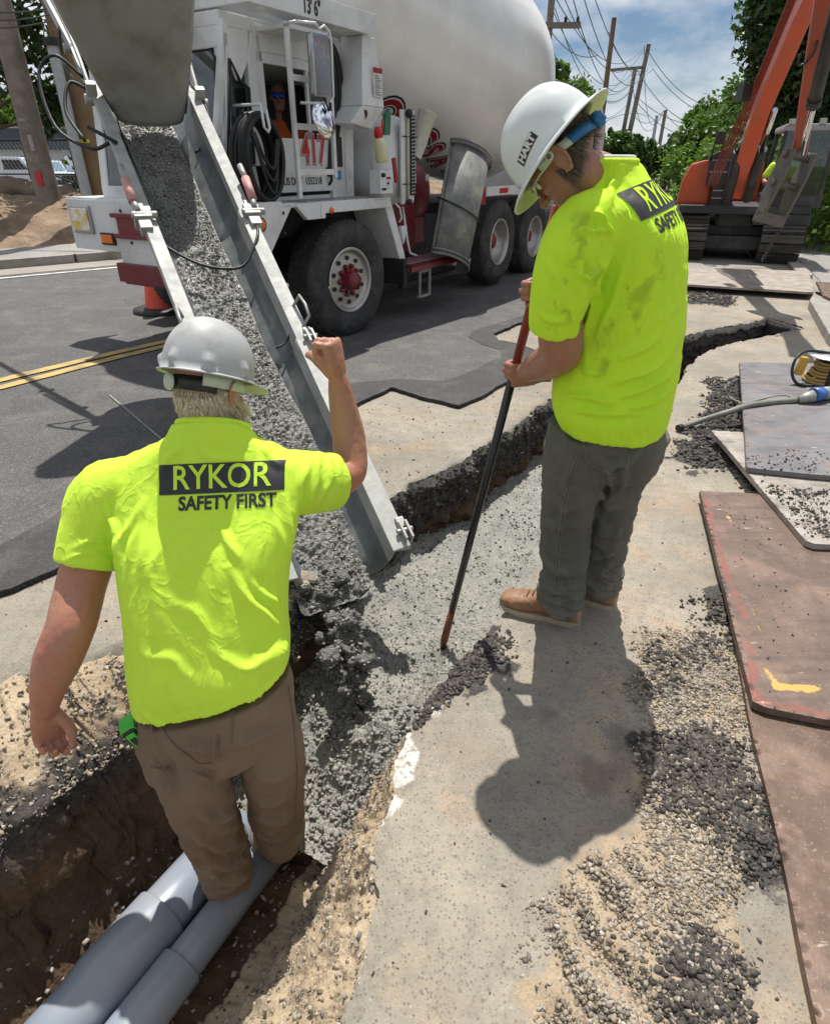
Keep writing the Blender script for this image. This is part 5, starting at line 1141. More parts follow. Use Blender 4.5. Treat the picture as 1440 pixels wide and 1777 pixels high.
def hand(wr, F, Nn, left, curls, thumb=(25, 35, 25), sc=1.0, spread=.0, thumb_out=.55, lens=None):
    wr = Vector(wr); F = Vector(F).normalized(); Nn = Vector(Nn); Nn = (Nn - F * Nn.dot(F)).normalized(); T = (Nn.cross(F) if left else F.cross(Nn)).normalized(); out = []
    s = sc; out.append(loft([(wr - F * .03 * s, T * .028 * s, Nn * .021 * s), (wr, T * .029 * s, Nn * .021 * s), (wr + F * .03 * s, T * .037 * s, Nn * .020 * s), (wr + F * .065 * s + T * .001, T * .042 * s, Nn * .0165 * s), (wr + F * .092 * s, T * .041 * s, Nn * .0135 * s), (wr + F * .10 * s, T * .036 * s, Nn * .009 * s)], 28, 30, 2.4))
    base = ((.030, .090), (.010, .097), (-.011, .094), (-.031, .085)); ln = lens or (.074, .082, .077, .060)
    for i, (t, f) in enumerate(base):
        c = curls[i] if hasattr(curls[0], '__len__') else curls; p = wr + F * f * s + T * t * s; a = 0; pts = [p - F * .022 * s, p]; rr = [.0100 * s, .0102 * s]; L_ = ln[i] * s
        for k, (seg, ang) in enumerate(zip((.44, .31, .25), c)):
            a += R(ang); d = F * math.cos(a) + Nn * math.sin(a) + T * spread * (1.5 - i) * .33; mid = p + d * L_ * seg * .5; p = p + d * L_ * seg; pts += [mid, p]; r0 = (.0092, .0086, .0072)[k] * (.86 if i == 3 else 1) * s; rr += [r0 * .98, r0 * (1.05 if k < 2 else .9)]
        out.append(limb(pts, rr, 14, 26))
    p = wr + F * .022 * s + T * .022 * s + Nn * .006 * s; d0 = (T * thumb_out + F * .75 + Nn * .25).normalized(); pts = [p]; rr = [.017 * s]; a = 0
    axis = (F * .8 - T * .4).normalized()
    for seg, ang, r0 in zip((.042, .034, .027), thumb, (.0145, .0115, .0095)):
        a += R(ang); d = (d0 * math.cos(a) + (Nn * .8 - T * .55 + F * .1).normalized() * math.sin(a)).normalized(); p = p + d * seg * s; pts.append(p); rr.append(r0 * s)
    out.append(limb(pts, rr, 14, 24)); return out
def boot(ank, toe_dir, length=.31, floor=None, mat=None, parent=None, org=(0, 0, 0), lab=None):
    ank = Vector(ank); f = Vector(toe_dir); f.z = 0; f.normalize(); s = Vector((0, 0, 1)).cross(f); z = Vector((0, 0, 1)); fl = ank.z - .10 if floor is None else floor; b = Vector((ank.x, ank.y, fl)) - f * .075
    S_ = []
    for t, w, h in ((0, .030, .05), (.02, .036, .095), (.06, .039, .125), (.11, .040, .118), (.16, .042, .088), (.21, .050, .070), (.26, .050, .058), (.295, .040, .048), (.31, .02, .034)):
        t *= length / .31; S_.append((b + f * t + z * (.018 + h / 2), s * w, z * h / 2))
    sh = loft(S_, 28, 40, 2.5); col = limb([ank - f * .01 + z * -.0, ank - f * .012 + z * .10], [.052, .056], 24, 10)
    v, nn, fc = fuse([sh, col], .004, 5); v = v + nn * (.0015 * fbm(v, 60, 3))[:, None]
    o = pmesh('boot', v, fc, mat, parent, org, label=lab) if lab else pmesh('boot', v, fc, mat, parent, org)
    mb = MB(); outl = []
    for a in np.linspace(0, 2 * math.pi, 44, endpoint=False):
        x = .5 - .5 * math.cos(a); w = np.interp(x, [0, .1, .4, .7, .9, 1], [.0, .036, .037, .053, .042, .0]) if True else 0
        outl.append((b + f * (x * (length + .012) - .006) + s * math.copysign(w, math.sin(a))))
    P2 = [(p.x, p.y) for p in outl]; mb.prism(P2, fl, fl + .024, 'z'); mb.build('sole', M_SOLE, o, inv=Matrix.Translation(-Vector(org)), bevel=.003)
    mb = MB()
    for i in range(5):
        c = b + f * (.125 + .020 * i) * (length / .31) + z * (.018 + np.interp(.125 + .02 * i, [.11, .16, .21], [.118, .088, .070]) + .002); mb.tube([c - s * .022, c + z * .004, c + s * .022], .0022, 5)
    mb.build('lace', M_LACE, o, inv=Matrix.Translation(-Vector(org)))
    return o
def hair(name, mat, roots, normals, comb, length, parent, org, wid=.0009, curl=.25, seg=3):
    n = len(roots); P = np.array(roots, float); d = np.array(normals, float) * .35 + np.array(comb, float) + (rng.rand(n, 3) - .5) * .7; d /= np.linalg.norm(d, axis=1)[:, None]; L_ = length * (.5 + .8 * rng.rand(n)); V = []
    side = np.cross(d, rng.rand(n, 3) - .5); side /= np.linalg.norm(side, axis=1)[:, None]; pts = [P - np.array(normals) * .002]
    for k in range(seg):
        d = d + (rng.rand(n, 3) - .5) * curl + np.array([0, 0, -.12]); d /= np.linalg.norm(d, axis=1)[:, None]; pts.append(pts[-1] + d * (L_ / seg)[:, None])
    for k, p in enumerate(pts): w = wid * (1 - k / (seg + .4)); V.append(np.stack([p - side * w, p + side * w], 1))
    V = np.stack(V, 1).reshape(-1, 3); F = []
    b = (np.arange(n) * (seg + 1) * 2)[:, None]
    for k in range(seg): F.append(np.concatenate([b + 2 * k, b + 2 * k + 1, b + 2 * k + 3, b + 2 * k + 2], 1))
    F = np.concatenate(F); return link(name, npmesh(name, V - np.array(tuple(org)), F, dict(tint=np.repeat(rng.rand(n), (seg + 1) * 2))), mat, parent, smooth_=True)
def mat_hair(name, a_, b_):
    a = N(name); return a.set(a.ramp(a.attr('tint'), [(0, a_), (.5, [(x + y) / 2 for x, y in zip(a_, b_)]), (1, b_)]), .45)
def mat_skin(name, base, red):
    a = N(name); c = a.mix(a.rng(a.noise(9, 5, .6), .35, .65), base, red); c = a.mix(a.math('MULTIPLY', a.rng(a.noise(70, 4, .6), .55, .68), .4), c, [x * .6 for x in base])
    c = a.mix(a.math('MULTIPLY', a.rng(a.noise(25, 4, .6), .5, .66), .3), c, (.40, .17, .11)); a.set(c, .48, 0, a.bump(a.noise(320, 3, .7), .35, .0015)); a.b.inputs['Subsurface Weight'].default_value = .12; a.b.inputs['Subsurface Radius'].default_value = (.012, .004, .002); return a.m
M_SKIN = mat_skin('sunburnt_skin', (.40, .205, .135), (.44, .175, .11)); M_SKIN2 = mat_skin('tanned_skin', (.33, .165, .105), (.37, .15, .095))
def mat_cloth(name, a_, b_, dirt, amt, rough=.85, weave=900, dsc=5, attr_d=True):
    a = N(name); c = a.mix(a.rng(a.noise(3, 4, .6), .3, .7), a_, b_)
    d = a.rng(a.math('ADD', a.attr('dirt'), a.math('MULTIPLY', a.math('SUBTRACT', a.noise(dsc * 3, 7, .72), .5), 1.2)), .35, .8) if attr_d else a.rng(a.noise(dsc, 7, .7), .5, .7)
    c = a.mix(a.math('MULTIPLY', d, amt), c, dirt); c = a.mix(a.math('MULTIPLY', a.rng(a.noise(dsc, 7, .7), .52, .72), amt * .35), c, dirt)
    w = a.n('TexWave'); w.inputs['Scale'].default_value = weave * .32; w.inputs['Distortion'].default_value = 1.5; a.l(a.tc(), w.inputs['Vector'])
    h = a.math('ADD', a.math('MULTIPLY', w.outputs[1], .12), a.math('MULTIPLY', a.noise(38, 6, .62), 1.0)); cr_ = a.math('ABSOLUTE', a.math('SUBTRACT', a.noise(7, 3, .5, dist=.9, stretch=(1.5, 1.5, .75)), .5)); cr_ = a.math('POWER', a.rng(cr_, 0, .09, 1, 0), 1.5); nb_ = a.bump(cr_, .20, .009); a.set(c, rough, 0, a.bump(h, .35, .004, nb_)); a.b.inputs['Sheen Weight'].default_value = .25; a.b.inputs['Sheen Tint'].default_value = (*[min(1, x * 1.2) for x in b_], 1); return a.m
M_LIME = mat_cloth('lime_tshirt', (.57, .86, .050), (.63, .90, .062), (.30, .46, .04), .4)
M_LIME2 = mat_cloth('grubby_lime_tshirt', (.50, .82, .022), (.60, .87, .030), (.22, .32, .02), .55)
M_BROWN = mat_cloth('brown_duck_canvas', (.155, .105, .068), (.195, .135, .09), (.28, .22, .16), .45, .85, 700, 6)
M_JEAN = mat_cloth('grey_denim', (.080, .080, .066), (.125, .122, .10), (.22, .20, .16), .6, .85, 900, 6)
M_SOLE = simple('boot_sole', (.38, .31, .22), .8, dirt=(.2, .17, .13)); M_LACE = simple('boot_lace', (.16, .10, .06), .8)
M_BOOT = simple('tan_leather', (.235, .115, .06), .6, 0, .15, 12, .3, 120, dirt=(.42, .34, .25), dirt_amt=.7, dsc=7); M_BOOTD = simple('dusty_dark_leather', (.09, .06, .04), .7, 0, .2, 12, .3, 120, dirt=(.3, .25, .18), dirt_amt=.7, dsc=7)
M_HATG = simple('grey_scuffed_shell', (.42, .43, .43), .52, 0, .06, 5, .05, 60, dirt=(.24, .225, .20), dirt_amt=.6, dsc=9); M_HATW = simple('white_shell', (.66, .70, .69), .22, 0, .03, 6, .03, 60, dirt=(.36, .34, .30), dirt_amt=.35, dsc=7)
M_INNER = simple('pale_green_lining', (.55, .60, .36), .5); M_BLACKPL = simple('black_plastic', (.015, .016, .016), .45); M_PRINT = simple('black_print', (.022, .024, .026), .6, 0, .2, 60, .3, 200)
M_BLUEPL = simple('blue_plastic', (.005, .12, .30), .25); M_PALEPL = simple('pale_strap', (.48, .54, .44), .45); M_CLEAR = mat_glass('clear_plastic', (.9, .95, .9))
M_HAIRW = mat_hair('blond_white_hair', (.50, .40, .24), (.90, .82, .64)); M_HAIRG = mat_hair('grey_brown_hair', (.07, .055, .042), (.30, .27, .23))

def hardhat(Hc, fwd, up, full, mat, parent, org, ridges=True, sc=1.0):
    """shell with rim; local x right, y forward, z up, z=0 at rim"""
    up = Vector(up).normalized(); fwd = Vector(fwd); fwd = (fwd - up * fwd.dot(up)).normalized(); rt = fwd.cross(up)
    M_ = Matrix(((rt.x, fwd.x, up.x, Hc[0]), (rt.y, fwd.y, up.y, Hc[1]), (rt.z, fwd.z, up.z, Hc[2]), (0, 0, 0, 1))) @ Matrix.Scale(sc, 4)
    nu, ns = 96, 34; th = np.linspace(0, 2 * np.pi, nu, endpoint=False); rows = []
    for s in np.linspace(0, 1, 24):           # dome
        a = s * math.pi / 2; r = math.sin(a) ** .88; z = math.cos(a) ** .80 * .150
        x = .110 * r * np.cos(th); y = (.134 * r) * np.sin(th) - .004; zz = z + 0 * th
        if ridges:
            rd = np.exp(-((np.abs(x) - 0) / .016) ** 2) * .006 + np.exp(-((np.abs(x) - .048) / .010) ** 2) * .0035 if full else np.exp(-(x / .028) ** 2) * .003
            zz = zz + rd * smooth(1.0, .6, s + 0 * th)
        rows.append((x, y, zz))
    fr = smooth(-.2, 1.0, np.sin(th))
    brim = (.042 + .012 * fr) if full else (.010 + .050 * smooth(.35, 1.0, np.sin(th)))
    for q in (.15, .4, .7, 1.0):
        o_ = brim * q; dz = -.004 * q - (.010 * fr * q if full else .014 * smooth(.3, 1, np.sin(th)) * q) - (.010 * q * q if full else 0)
        rows.append(((.110 + o_) * np.cos(th), (.134 + o_) * np.sin(th) - .004, dz))
    x, y, z = rows[-1]; rows.append((x * .995, y * .995, z - .004))
    x, y, z = rows[-1]; 
    out_n = len(rows)
    inner = []
    for (x, y, z), sc_ in [(r_, .975) for r_ in rows[:-1][::-1]]: inner.append((x * sc_, y * sc_, z - .0035))
    allr = rows + inner; V = np.stack([np.stack(r_, 1) for r_ in allr]).reshape(-1, 3)
    if not full:                               # moulded bumps above the rim
        for a0 in (-1.571, -.75, -2.39, .1, 3.04):
            c = np.array([.110 * math.cos(a0), .134 * math.sin(a0) - .004, .022]); d = np.linalg.norm((V - c) * [1, 1, .8], axis=1); V[:, :2] += (c[:2] / np.linalg.norm(c[:2])) * (.010 * smooth(.017, .008, d))[:, None]
    F = gridfaces(len(allr), nu, True); mi = (np.arange(len(F)) // nu >= out_n).astype(int); Vw = np.array([tuple(M_ @ Vector(p)) for p in V]) - np.array(tuple(org))
    o = link('hard_hat', npmesh('hard_hat', Vw, F, mi=mi), [mat, M_INNER], parent, smooth_=True); o.data.materials.append(M_INNER) if len(o.data.materials) < 2 else None
    return o, M_
def band(M_, a0, a1, z0, z1, rx, ry, tilt, mat, name, parent, org, n=26, th_=.0025):
    mb = MB(); A = np.linspace(a0, a1, n); vs = []
    for k, a in enumerate(A):
        zz = tilt * math.sin(a)
        for r_, z in ((0, z0), (0, z1), (th_, z1), (th_, z0)): vs.append(M_ @ Vector(((rx + r_) * math.cos(a), (ry + r_) * math.sin(a), z + zz)))
    fs = []
    for k in range(n - 1):
        for j in range(4): fs.append((k * 4 + j, k * 4 + (j + 1) % 4, (k + 1) * 4 + (j + 1) % 4, (k + 1) * 4 + j))
    mb.add(vs, fs + [(0, 1, 2, 3), (4 * n - 1, 4 * n - 2, 4 * n - 3, 4 * n - 4)], True); return mb.build(name, mat, parent, inv=Matrix.Translation(-Vector(org)))
def ear(c, fwd, up, out, s=1.0):
    c, fwd, up, out = Vector(c), Vector(fwd).normalized(), Vector(up).normalized(), Vector(out).normalized(); ps = []
    rim = [c + up * .030 * s * math.cos(a) - fwd * .018 * s * math.sin(a) + out * (.010 + .004 * math.sin(a)) * s for a in np.linspace(-.9, 3.6, 12)]; ps.append(limb(rim, [.004 * s] * 12, 10, 30)); ps.append(ellips(c + out * .005 * s, (fwd * .015 * s, up * .027 * s, out * .006 * s))); ps.append(ellips(c - up * .026 * s + out * .006 * s - fwd * .003, (fwd * .009 * s, up * .010 * s, out * .005 * s))); return ps
def head_parts(C, fwd, up, s=1.0):
    C, f, u = Vector(C), Vector(fwd).normalized(), Vector(up).normalized(); r = f.cross(u).normalized(); P = []
    P.append(ellips(C + u * .035 * s - f * .008 * s, (r * .076 * s, f * .096 * s, u * .088 * s)))
    P.append(loft([(C - u * .115 * s + f * .055 * s, r * .022 * s, f * .020 * s), (C - u * .10 * s + f * .050 * s, r * .040 * s, f * .040 * s), (C - u * .07 * s + f * .035 * s, r * .056 * s, f * .055 * s), (C - u * .02 * s + f * .018 * s, r * .068 * s, f * .072 * s), (C + u * .04 * s + f * .01 * s, r * .070 * s, f * .078 * s)], 30, 30, 2.2))
    P.append(limb([C + f * .088 * s + u * .018 * s, C + f * .100 * s - u * .005 * s, C + f * .113 * s - u * .028 * s], [.008 * s, .010 * s, .013 * s], 14, 14)); 
    for q in (-1, 1):
        P.append(ellips(C + f * .098 * s - u * .030 * s + r * q * .010 * s, (r * .008 * s, f * .010 * s, u * .007 * s)))
        P.append(ellips(C + f * .082 * s + u * .030 * s + r * q * .028 * s, (r * .024 * s, f * .010 * s, u * .008 * s)))
        P.append(ellips(C + f * .070 * s - u * .020 * s + r * q * .036 * s, (r * .022 * s, f * .018 * s, u * .020 * s)))
    P.append(limb([C + f * .078 * s - u * .058 * s - r * .022 * s, C + f * .092 * s - u * .057 * s, C + f * .078 * s - u * .058 * s + r * .022 * s], [.004 * s, .006 * s, .004 * s], 10, 14)); P.append(limb([C + f * .076 * s - u * .070 * s - r * .018 * s, C + f * .088 * s - u * .070 * s, C + f * .076 * s - u * .070 * s + r * .018 * s], [.004 * s, .007 * s, .004 * s], 10, 14))
    return P
def eyes(C, fwd, up, parent, org, s=1.0):
    C, f, u = Vector(C), Vector(fwd).normalized(), Vector(up).normalized(); r = f.cross(u).normalized()
    for q in (-1, 1):
        mb = MB(); M_ = axm(C + f * .074 * s + u * .008 * s + r * q * .030 * s, f); mb.lathe([(0, .0125 * s)] + [(.0125 * s * math.sin(a), .0125 * s * math.cos(a)) for a in np.linspace(.2, 1.6, 8)], 18, M_); e = mb.build('eye', M_EYE, parent, inv=Matrix.Translation(-Vector(org)))
        mb = MB(); mb.disc(M_ @ Vector((0, 0, .0128 * s)), f, .0052 * s, 14); mb.build('iris', M_IRIS, e, inv=Matrix.Translation(-Vector(org)))
M_EYE = simple('eye_white', (.7, .68, .64), .2); M_IRIS = simple('eye_iris', (.03, .05, .07), .2)
def print_on(V, F, M_, items, parent, org, cut=.02):
    """flat print laid on a garment; items: ('rect', x0,y0,x1,y1,mat,off) or ('text', body, x, y, size, sx, bold, mat, off)"""
    bv = BVHTree.FromPolygons([tuple(v) for v in V], [tuple(f) for f in F]); zn = (M_.to_3x3() @ Vector((0, 0, 1))).normalized()
    for it in items:
        if it[0] == 'rect':
            _, x0, y0, x1, y1, mt, off = it; nx, ny = 70, 24; X, Y = np.meshgrid(np.linspace(x0, x1, nx), np.linspace(y0, y1, ny), indexing='ij'); pts = xyz(X.ravel(), Y.ravel()); fs = gridfaces(nx, ny).tolist(); nm = 'print_panel'
        else:
            _, body, x, y, size, sx, bold, mt, off = it; me = text_mesh(body, size, 0, bold); bm = bmesh.new(); bm.from_mesh(me); bmesh.ops.triangulate(bm, faces=bm.faces[:])
            for _ in range(6):
                es = [e for e in bm.edges if e.calc_length() > .008 / sx]
                if not es: break
                bmesh.ops.subdivide_edges(bm, edges=es, cuts=1); bmesh.ops.triangulate(bm, faces=[f for f in bm.faces if len(f.verts) > 3])
            bm.verts.ensure_lookup_table(); pts = np.array([(v.co.x * sx + x, v.co.y + y, 0) for v in bm.verts]); fs = [[v.index for v in f.verts] for f in bm.faces]; bm.free(); nm = 'print_text'
        out = []; ok = []
        for p in pts:
            w = M_ @ Vector(p); h = bv.ray_cast(w + zn * .25, -zn); good = h[0] is not None and h[1].dot(zn) > .08
            out.append(tuple(h[0] + h[1] * off) if good else tuple(w)); ok.append(good)
        fs = [tuple(f) for f in fs if all(ok[i] for i in f)]; 
        if fs: pmesh(nm, np.array(out), fs, mt, parent, org)

# ------------------------------------------------------------------ WORKER 1 (in the trench, seen from behind)
O1 = Vector((-.58, 1.30, -.70))
p1 = lambda x, y, Y: np.array(tuple(W(x, y, Y=Y)))
def rowsec(l, r, Yc, hd, lean=0.0):
    a, b = p1(*l, Yc), p1(*r, Yc); c = (a + b) / 2; return (c, (b - a) / 2, np.array([0, hd, lean * hd]))
H1 = Vector(tuple(W(364, 652, Y=1.64))); f1 = Vector((.42, .86, -.42)); u1 = Vector((.14, .46, 1.0))
C1 = H1 - u1.normalized() * .035
sh = [rowsec((236, 1212), (502, 1146), 1.30, .150), rowsec((230, 1165), (503, 1110), 1.32, .158), rowsec((226, 1090), (500, 1070), 1.36, .158), rowsec((212, 1000), (503, 990), 1.42, .155), rowsec((200, 925), (515, 912), 1.48, .150), rowsec((192, 862), (522, 850), 1.54, .135, .05), rowsec((200, 815), (515, 805), 1.575, .112, .0), rowsec((240, 783), (482, 780), 1.595, .104, -.1), rowsec((288, 762), (450, 762), 1.60, .094, -.3), rowsec((308, 741), (434, 742), 1.605, .084, -.60)]
slL = limb([p1(235, 842, 1.56), p1(192, 862, 1.55), p1(166, 925, 1.50), p1(152, 982, 1.45)], [.080, .098, .092, .086], 36, 40, False)
slR = limb([p1(470, 845, 1.57), p1(520, 838, 1.61), p1(556, 838, 1.66), p1(580, 836, 1.695)], [.085, .092, .088, .084], 36, 40, False)
sv, sn_, sf = fuse([loft(sh, 64, 90, 2.35), slL, slR], .0052, 5)
fl1 = [([(205, 985), (215, 930), (250, 870)], 1.3), ([(222, 1010), (235, 930), (262, 850)], 1), ([(246, 1000), (250, 930), (270, 860)], .8), ([(180, 860), (200, 930), (207, 985)], 1.1, .8), ([(120, 960), (160, 940), (200, 960)], .8), ([(112, 975), (150, 962), (200, 978)], .7, .6),
       ([(535, 800), (520, 850), (525, 900)], 1.2), ([(555, 790), (545, 840), (535, 900)], 1.0, .8), ([(575, 790), (570, 830), (550, 880)], .8, .7), ([(490, 860), (500, 920), (498, 990)], 1.2), ([(470, 880), (486, 940), (492, 1010)], .8),
       ([(375, 880), (390, 930), (420, 985)], 1.3, 1.3), ([(400, 985), (440, 1050), (492, 1095)], 1.5, 1.4), ([(430, 1000), (470, 1040), (500, 1060)], 1.0), ([(290, 905), (262, 1000), (270, 1100)], .7, 1.4), ([(330, 760), (360, 790), (420, 800)], .8), ([(315, 770), (290, 800), (280, 830)], 1.0), ([(445, 770), (470, 800), (500, 815)], 1.0),
       ([(250, 1130), (300, 1150), (340, 1190)], .7, 1.4), ([(360, 1120), (430, 1160), (495, 1120)], .9, 1.5), ([(240, 1225), (290, 1262), (350, 1262)], .9, .7), ([(400, 1240), (460, 1205), (498, 1160)], .9, .8), ([(280, 1040), (330, 1060), (380, 1120)], .6, 1.6)]
sv = folds(sv, sn_, fl1, .013, 7.5); sv = sv + sn_ * (.0028 * fbm(sv * [1, 1, .4], 6, 3, 2.0, .5))[:, None]
sv = sv + sn_ * (.006 * np.maximum(0, fbm(np.c_[sv[:, 0] * 26, sv[:, 1] * 6, sv[:, 2] * 5], 1, 3, 4.0)) * smooth(.0, .2, sn_ @ np.array([0, -.87, .49])))[:, None]
dirt1 = smooth(.16, .0, np.abs(sv[:, 2] - .30)) * .25
body = [loft([(s[0], s[1] * .86, s[2] * .80) for s in sh[:8]], 40, 40, 2.3)]
body += [limb([p1(372, 790, 1.645), tuple(C1 - u1 * .05 + f1 * .005)], [.062, .060], 24, 12)]
aL = [p1(205, 850, 1.55), p1(168, 930, 1.50), p1(140, 1020, 1.42), p1(124, 1085, 1.345), p1(100, 1145, 1.31), p1(84, 1195, 1.285), p1(78, 1228, 1.275)]
body += [limb(aL, [.064, .066, .066, .063, .062, .047, .036], 28, 60)]
aR = [p1(500, 845, 1.59), p1(560, 838, 1.68), p1(602, 822, 1.76), p1(607, 790, 1.80), p1(603, 745, 1.83), p1(594, 700, 1.84), p1(587, 662, 1.845)]
body += [limb(aR, [.058, .060, .056, .054, .050, .041, .031], 28, 60)]
body += head_parts(C1, f1, u1); r1 = f1.cross(u1).normalized()
body += ear(C1 + r1 * .078 - f1 * .002 - u1 * .004, f1, u1, r1); body += ear(C1 - r1 * .078 - f1 * .002 - u1 * .004, f1, u1, -r1)
wR = Vector(tuple(p1(586, 657, 1.845))); body += hand(wR, (-.10, .02, 1), (-1, .35, 0), False, [(80, 92, 60), (84, 94, 60), (86, 94, 60), (88, 92, 60)], (38, 35, 35), 1.16, 0, .30)
body += [ellips(wR + Vector((-.024, .008, .088)), ((.026, 0, 0), (0, .034, 0), (0, 0, .026)))]
wL = Vector(tuple(p1(75, 1232, 1.272))); body += hand(wL, (-.02, -.10, -1), (.75, -.62, 0), True, [(38, 50, 35), (46, 55, 38), (52, 58, 40), (58, 60, 42)], (22, 30, 25), 1.12, .10, .55)
legL = [p1(318, 1235, 1.30), tuple(W(335, 1340, z=.02)), tuple(W(362, 1425, z=-.22)), tuple(W(392, 1500, z=-.50)), tuple(W(402, 1530, z=-.62))]
legR = [p1(440, 1215, 1.31), tuple(W(468, 1290, z=.04)), tuple(W(477, 1370, z=-.20)), tuple(W(482, 1430, z=-.46)), tuple(W(482, 1455, z=-.60))]
body += [limb(legL, [.08, .07, .055, .042, .04], 20, 30), limb(legR, [.08, .07, .055, .042, .04], 20, 30)]
bv_, bn_, bf_ = fuse(body, .0034, 3); bv_ = bv_ + bn_ * (.0012 * fbm(bv_, 30, 3, 1.0))[:, None]
P1 = pmesh('person', bv_, bf_, M_SKIN, None, O1, label='man in brown trousers and grey hard hat, standing in the trench, fist raised', cat='person'); P1.location = O1
sh1 = pmesh('tshirt', sv, sf, M_LIME, P1, O1)
at = sh1.data.attributes.new('dirt', 'FLOAT', 'POINT'); at.data.foreach_set('value', dirt1.astype(np.float32))
eyes(C1, f1, u1, P1, O1)
mb = MB(); INV1 = Matrix.Translation(-O1)
_c, _a, _b = sh[-1]; colc = [tuple(_c + _a * math.cos(q) * .93 + _b * math.sin(q) * .93 + np.array([0, 0, .006])) for q in np.linspace(0, 6.283 + .15, 60)]
mb.tube(colc, .0085, 8, caps=False); mb.build('collar', M_LIME, P1, inv=INV1)
# print
c_ = p1(384, 846, 1.45); M_pr = axm(c_, (-.02, -1, .48), (1, .02, .04)); 
pm = Matrix(M_pr); it = [('rect', -.168, -.014, .155, .066, M_PRINT, .0016), ('text', 'RYKOR', -.006, .0265, .090, .86, .0010, M_LIME, .0026), ('text', 'SAFETY FIRST', .010, -.040, .050, .84, .0016, M_PRINT, .0018)]
print_on(sv, sf, pm, it, sh1, O1)
# trousers
pv = [rowsec((243, 1225), (503, 1162), 1.30, .140), rowsec((245, 1275), (507, 1215), 1.29, .150), rowsec((262, 1325), (508, 1262), 1.29, .135)]
tl = limb([legL[0], (np.array(legL[0]) + np.array(legL[1])) / 2 - [0, 0, .04], legL[1], legL[2], np.array(legL[3]), np.array(legL[4]) - [0, 0, .0]], [.115, .110, .102, .088, .084, .080], 36, 60, False)
tr = limb([legR[0], (np.array(legR[0]) + np.array(legR[1])) / 2 - [0, 0, .04], legR[1], legR[2], np.array(legR[3]), np.array(legR[4])], [.112, .106, .100, .088, .086, .086], 36, 60, False)
tv, tn_, tf = fuse([loft(pv, 56, 24, 2.4), tl, tr], .0055, 5)
fl = [([(300, 1290), (360, 1300), (410, 1290)], .8), ([(410, 1300), (440, 1285), (490, 1255)], 1), ([(330, 1340), (370, 1350), (408, 1335)], .9), ([(330, 1400), (375, 1425), (420, 1405)], 1.2), ([(335, 1440), (380, 1470), (430, 1450)], 1.3), ([(345, 1480), (390, 1500), (440, 1480)], 1.4), ([(360, 1515), (400, 1530), (445, 1510)], 1.2, .8), ([(440, 1340), (480, 1350), (515, 1330)], 1), ([(440, 1380), (475, 1395), (512, 1370)], 1.1), ([(445, 1415), (480, 1430), (512, 1410)], 1.3), ([(262, 1335), (290, 1345), (310, 1390)], 1.0, .7), ([(270, 1240), (275, 1300), (300, 1370)], .9, .6), ([(372, 1270), (376, 1300), (372, 1330)], .8, .5)]
tv = folds(tv, tn_, fl, .026, 7.5); tv = tv + tn_ * (.005 * fbm(tv, 9, 4, 3.0, .6) + .010 * (1 - np.abs(fbm(np.c_[tv[:, 0] * 7, tv[:, 1] * 7, tv[:, 2] * 17 + tv[:, 0] * 6], 1, 3, 5.0)) * 2.2).clip(0, 1) * smooth(.15, -.25, tv[:, 2]))[:, None]; tro = pmesh('trousers', tv, tf, M_BROWN, P1, O1)
at = tro.data.attributes.new('dirt', 'FLOAT', 'POINT'); at.data.foreach_set('value', smooth(-.1, -.6, tv[:, 2]).astype(np.float32))
TBV = BVHTree.FromPolygons([tuple(v) for v in tv], [tuple(f) for f in tf])
def on_cloth(pts, bvh, off=.002):
    out = []
    for x, y in pts:
        r = ray(x, y).normalized(); h = bvh.ray_cast(Vector((0, 0, CAM_H)), r)
        if h[0] is not None: out.append(h[0] + h[1] * off)
    return out
for pts in ([(275, 1255), (300, 1290), (345, 1325), (372, 1325), (378, 1275)], [(402, 1290), (404, 1240), (410, 1215)], [(500, 1190), (510, 1260), (516, 1340), (512, 1430)], [(262, 1330), (280, 1338), (292, 1332)]):
    q = on_cloth(resample(pts, 6), TBV)
    if len(q) > 3: mb = MB(); mb.tube(q, .0016, 5); mb.build('seam', M_BROWN, tro, inv=INV1)
boot((legL[4][0], legL[4][1] + .03, -.60), (-.1, 1, 0), .31, -.70, M_BOOTD, P1, O1); boot((legR[4][0], legR[4][1] + .03, -.58), (.25, 1, 0), .31, -.68, M_BOOTD, P1, O1)
hat1, HM1 = hardhat(H1, f1, u1, False, M_HATG, P1, O1, sc=.985)
band(HM1, -2.6, -.5, -.052, -.014, .084, .104, .0, M_BLACKPL, 'headband', hat1, O1); band(HM1, -.9, .5, -.036, .004, .088, .106, .0, M_PALEPL, 'headband', hat1, O1)
aa = -1.93; kc = HM1 @ Vector((.092 * math.cos(aa), .112 * math.sin(aa), -.034)); kn = (HM1.to_3x3() @ Vector((math.cos(aa), math.sin(aa) , -.1))).normalized()
mb = MB(); mb.lathe([(0, .014), (.007, .014), (.009, .010), (.020, .010), (.023, .004), (.023, 0), (0, 0)], 24, axm(kc, kn)); mb.build('ratchet_knob', M_PALEPL, hat1, inv=INV1)
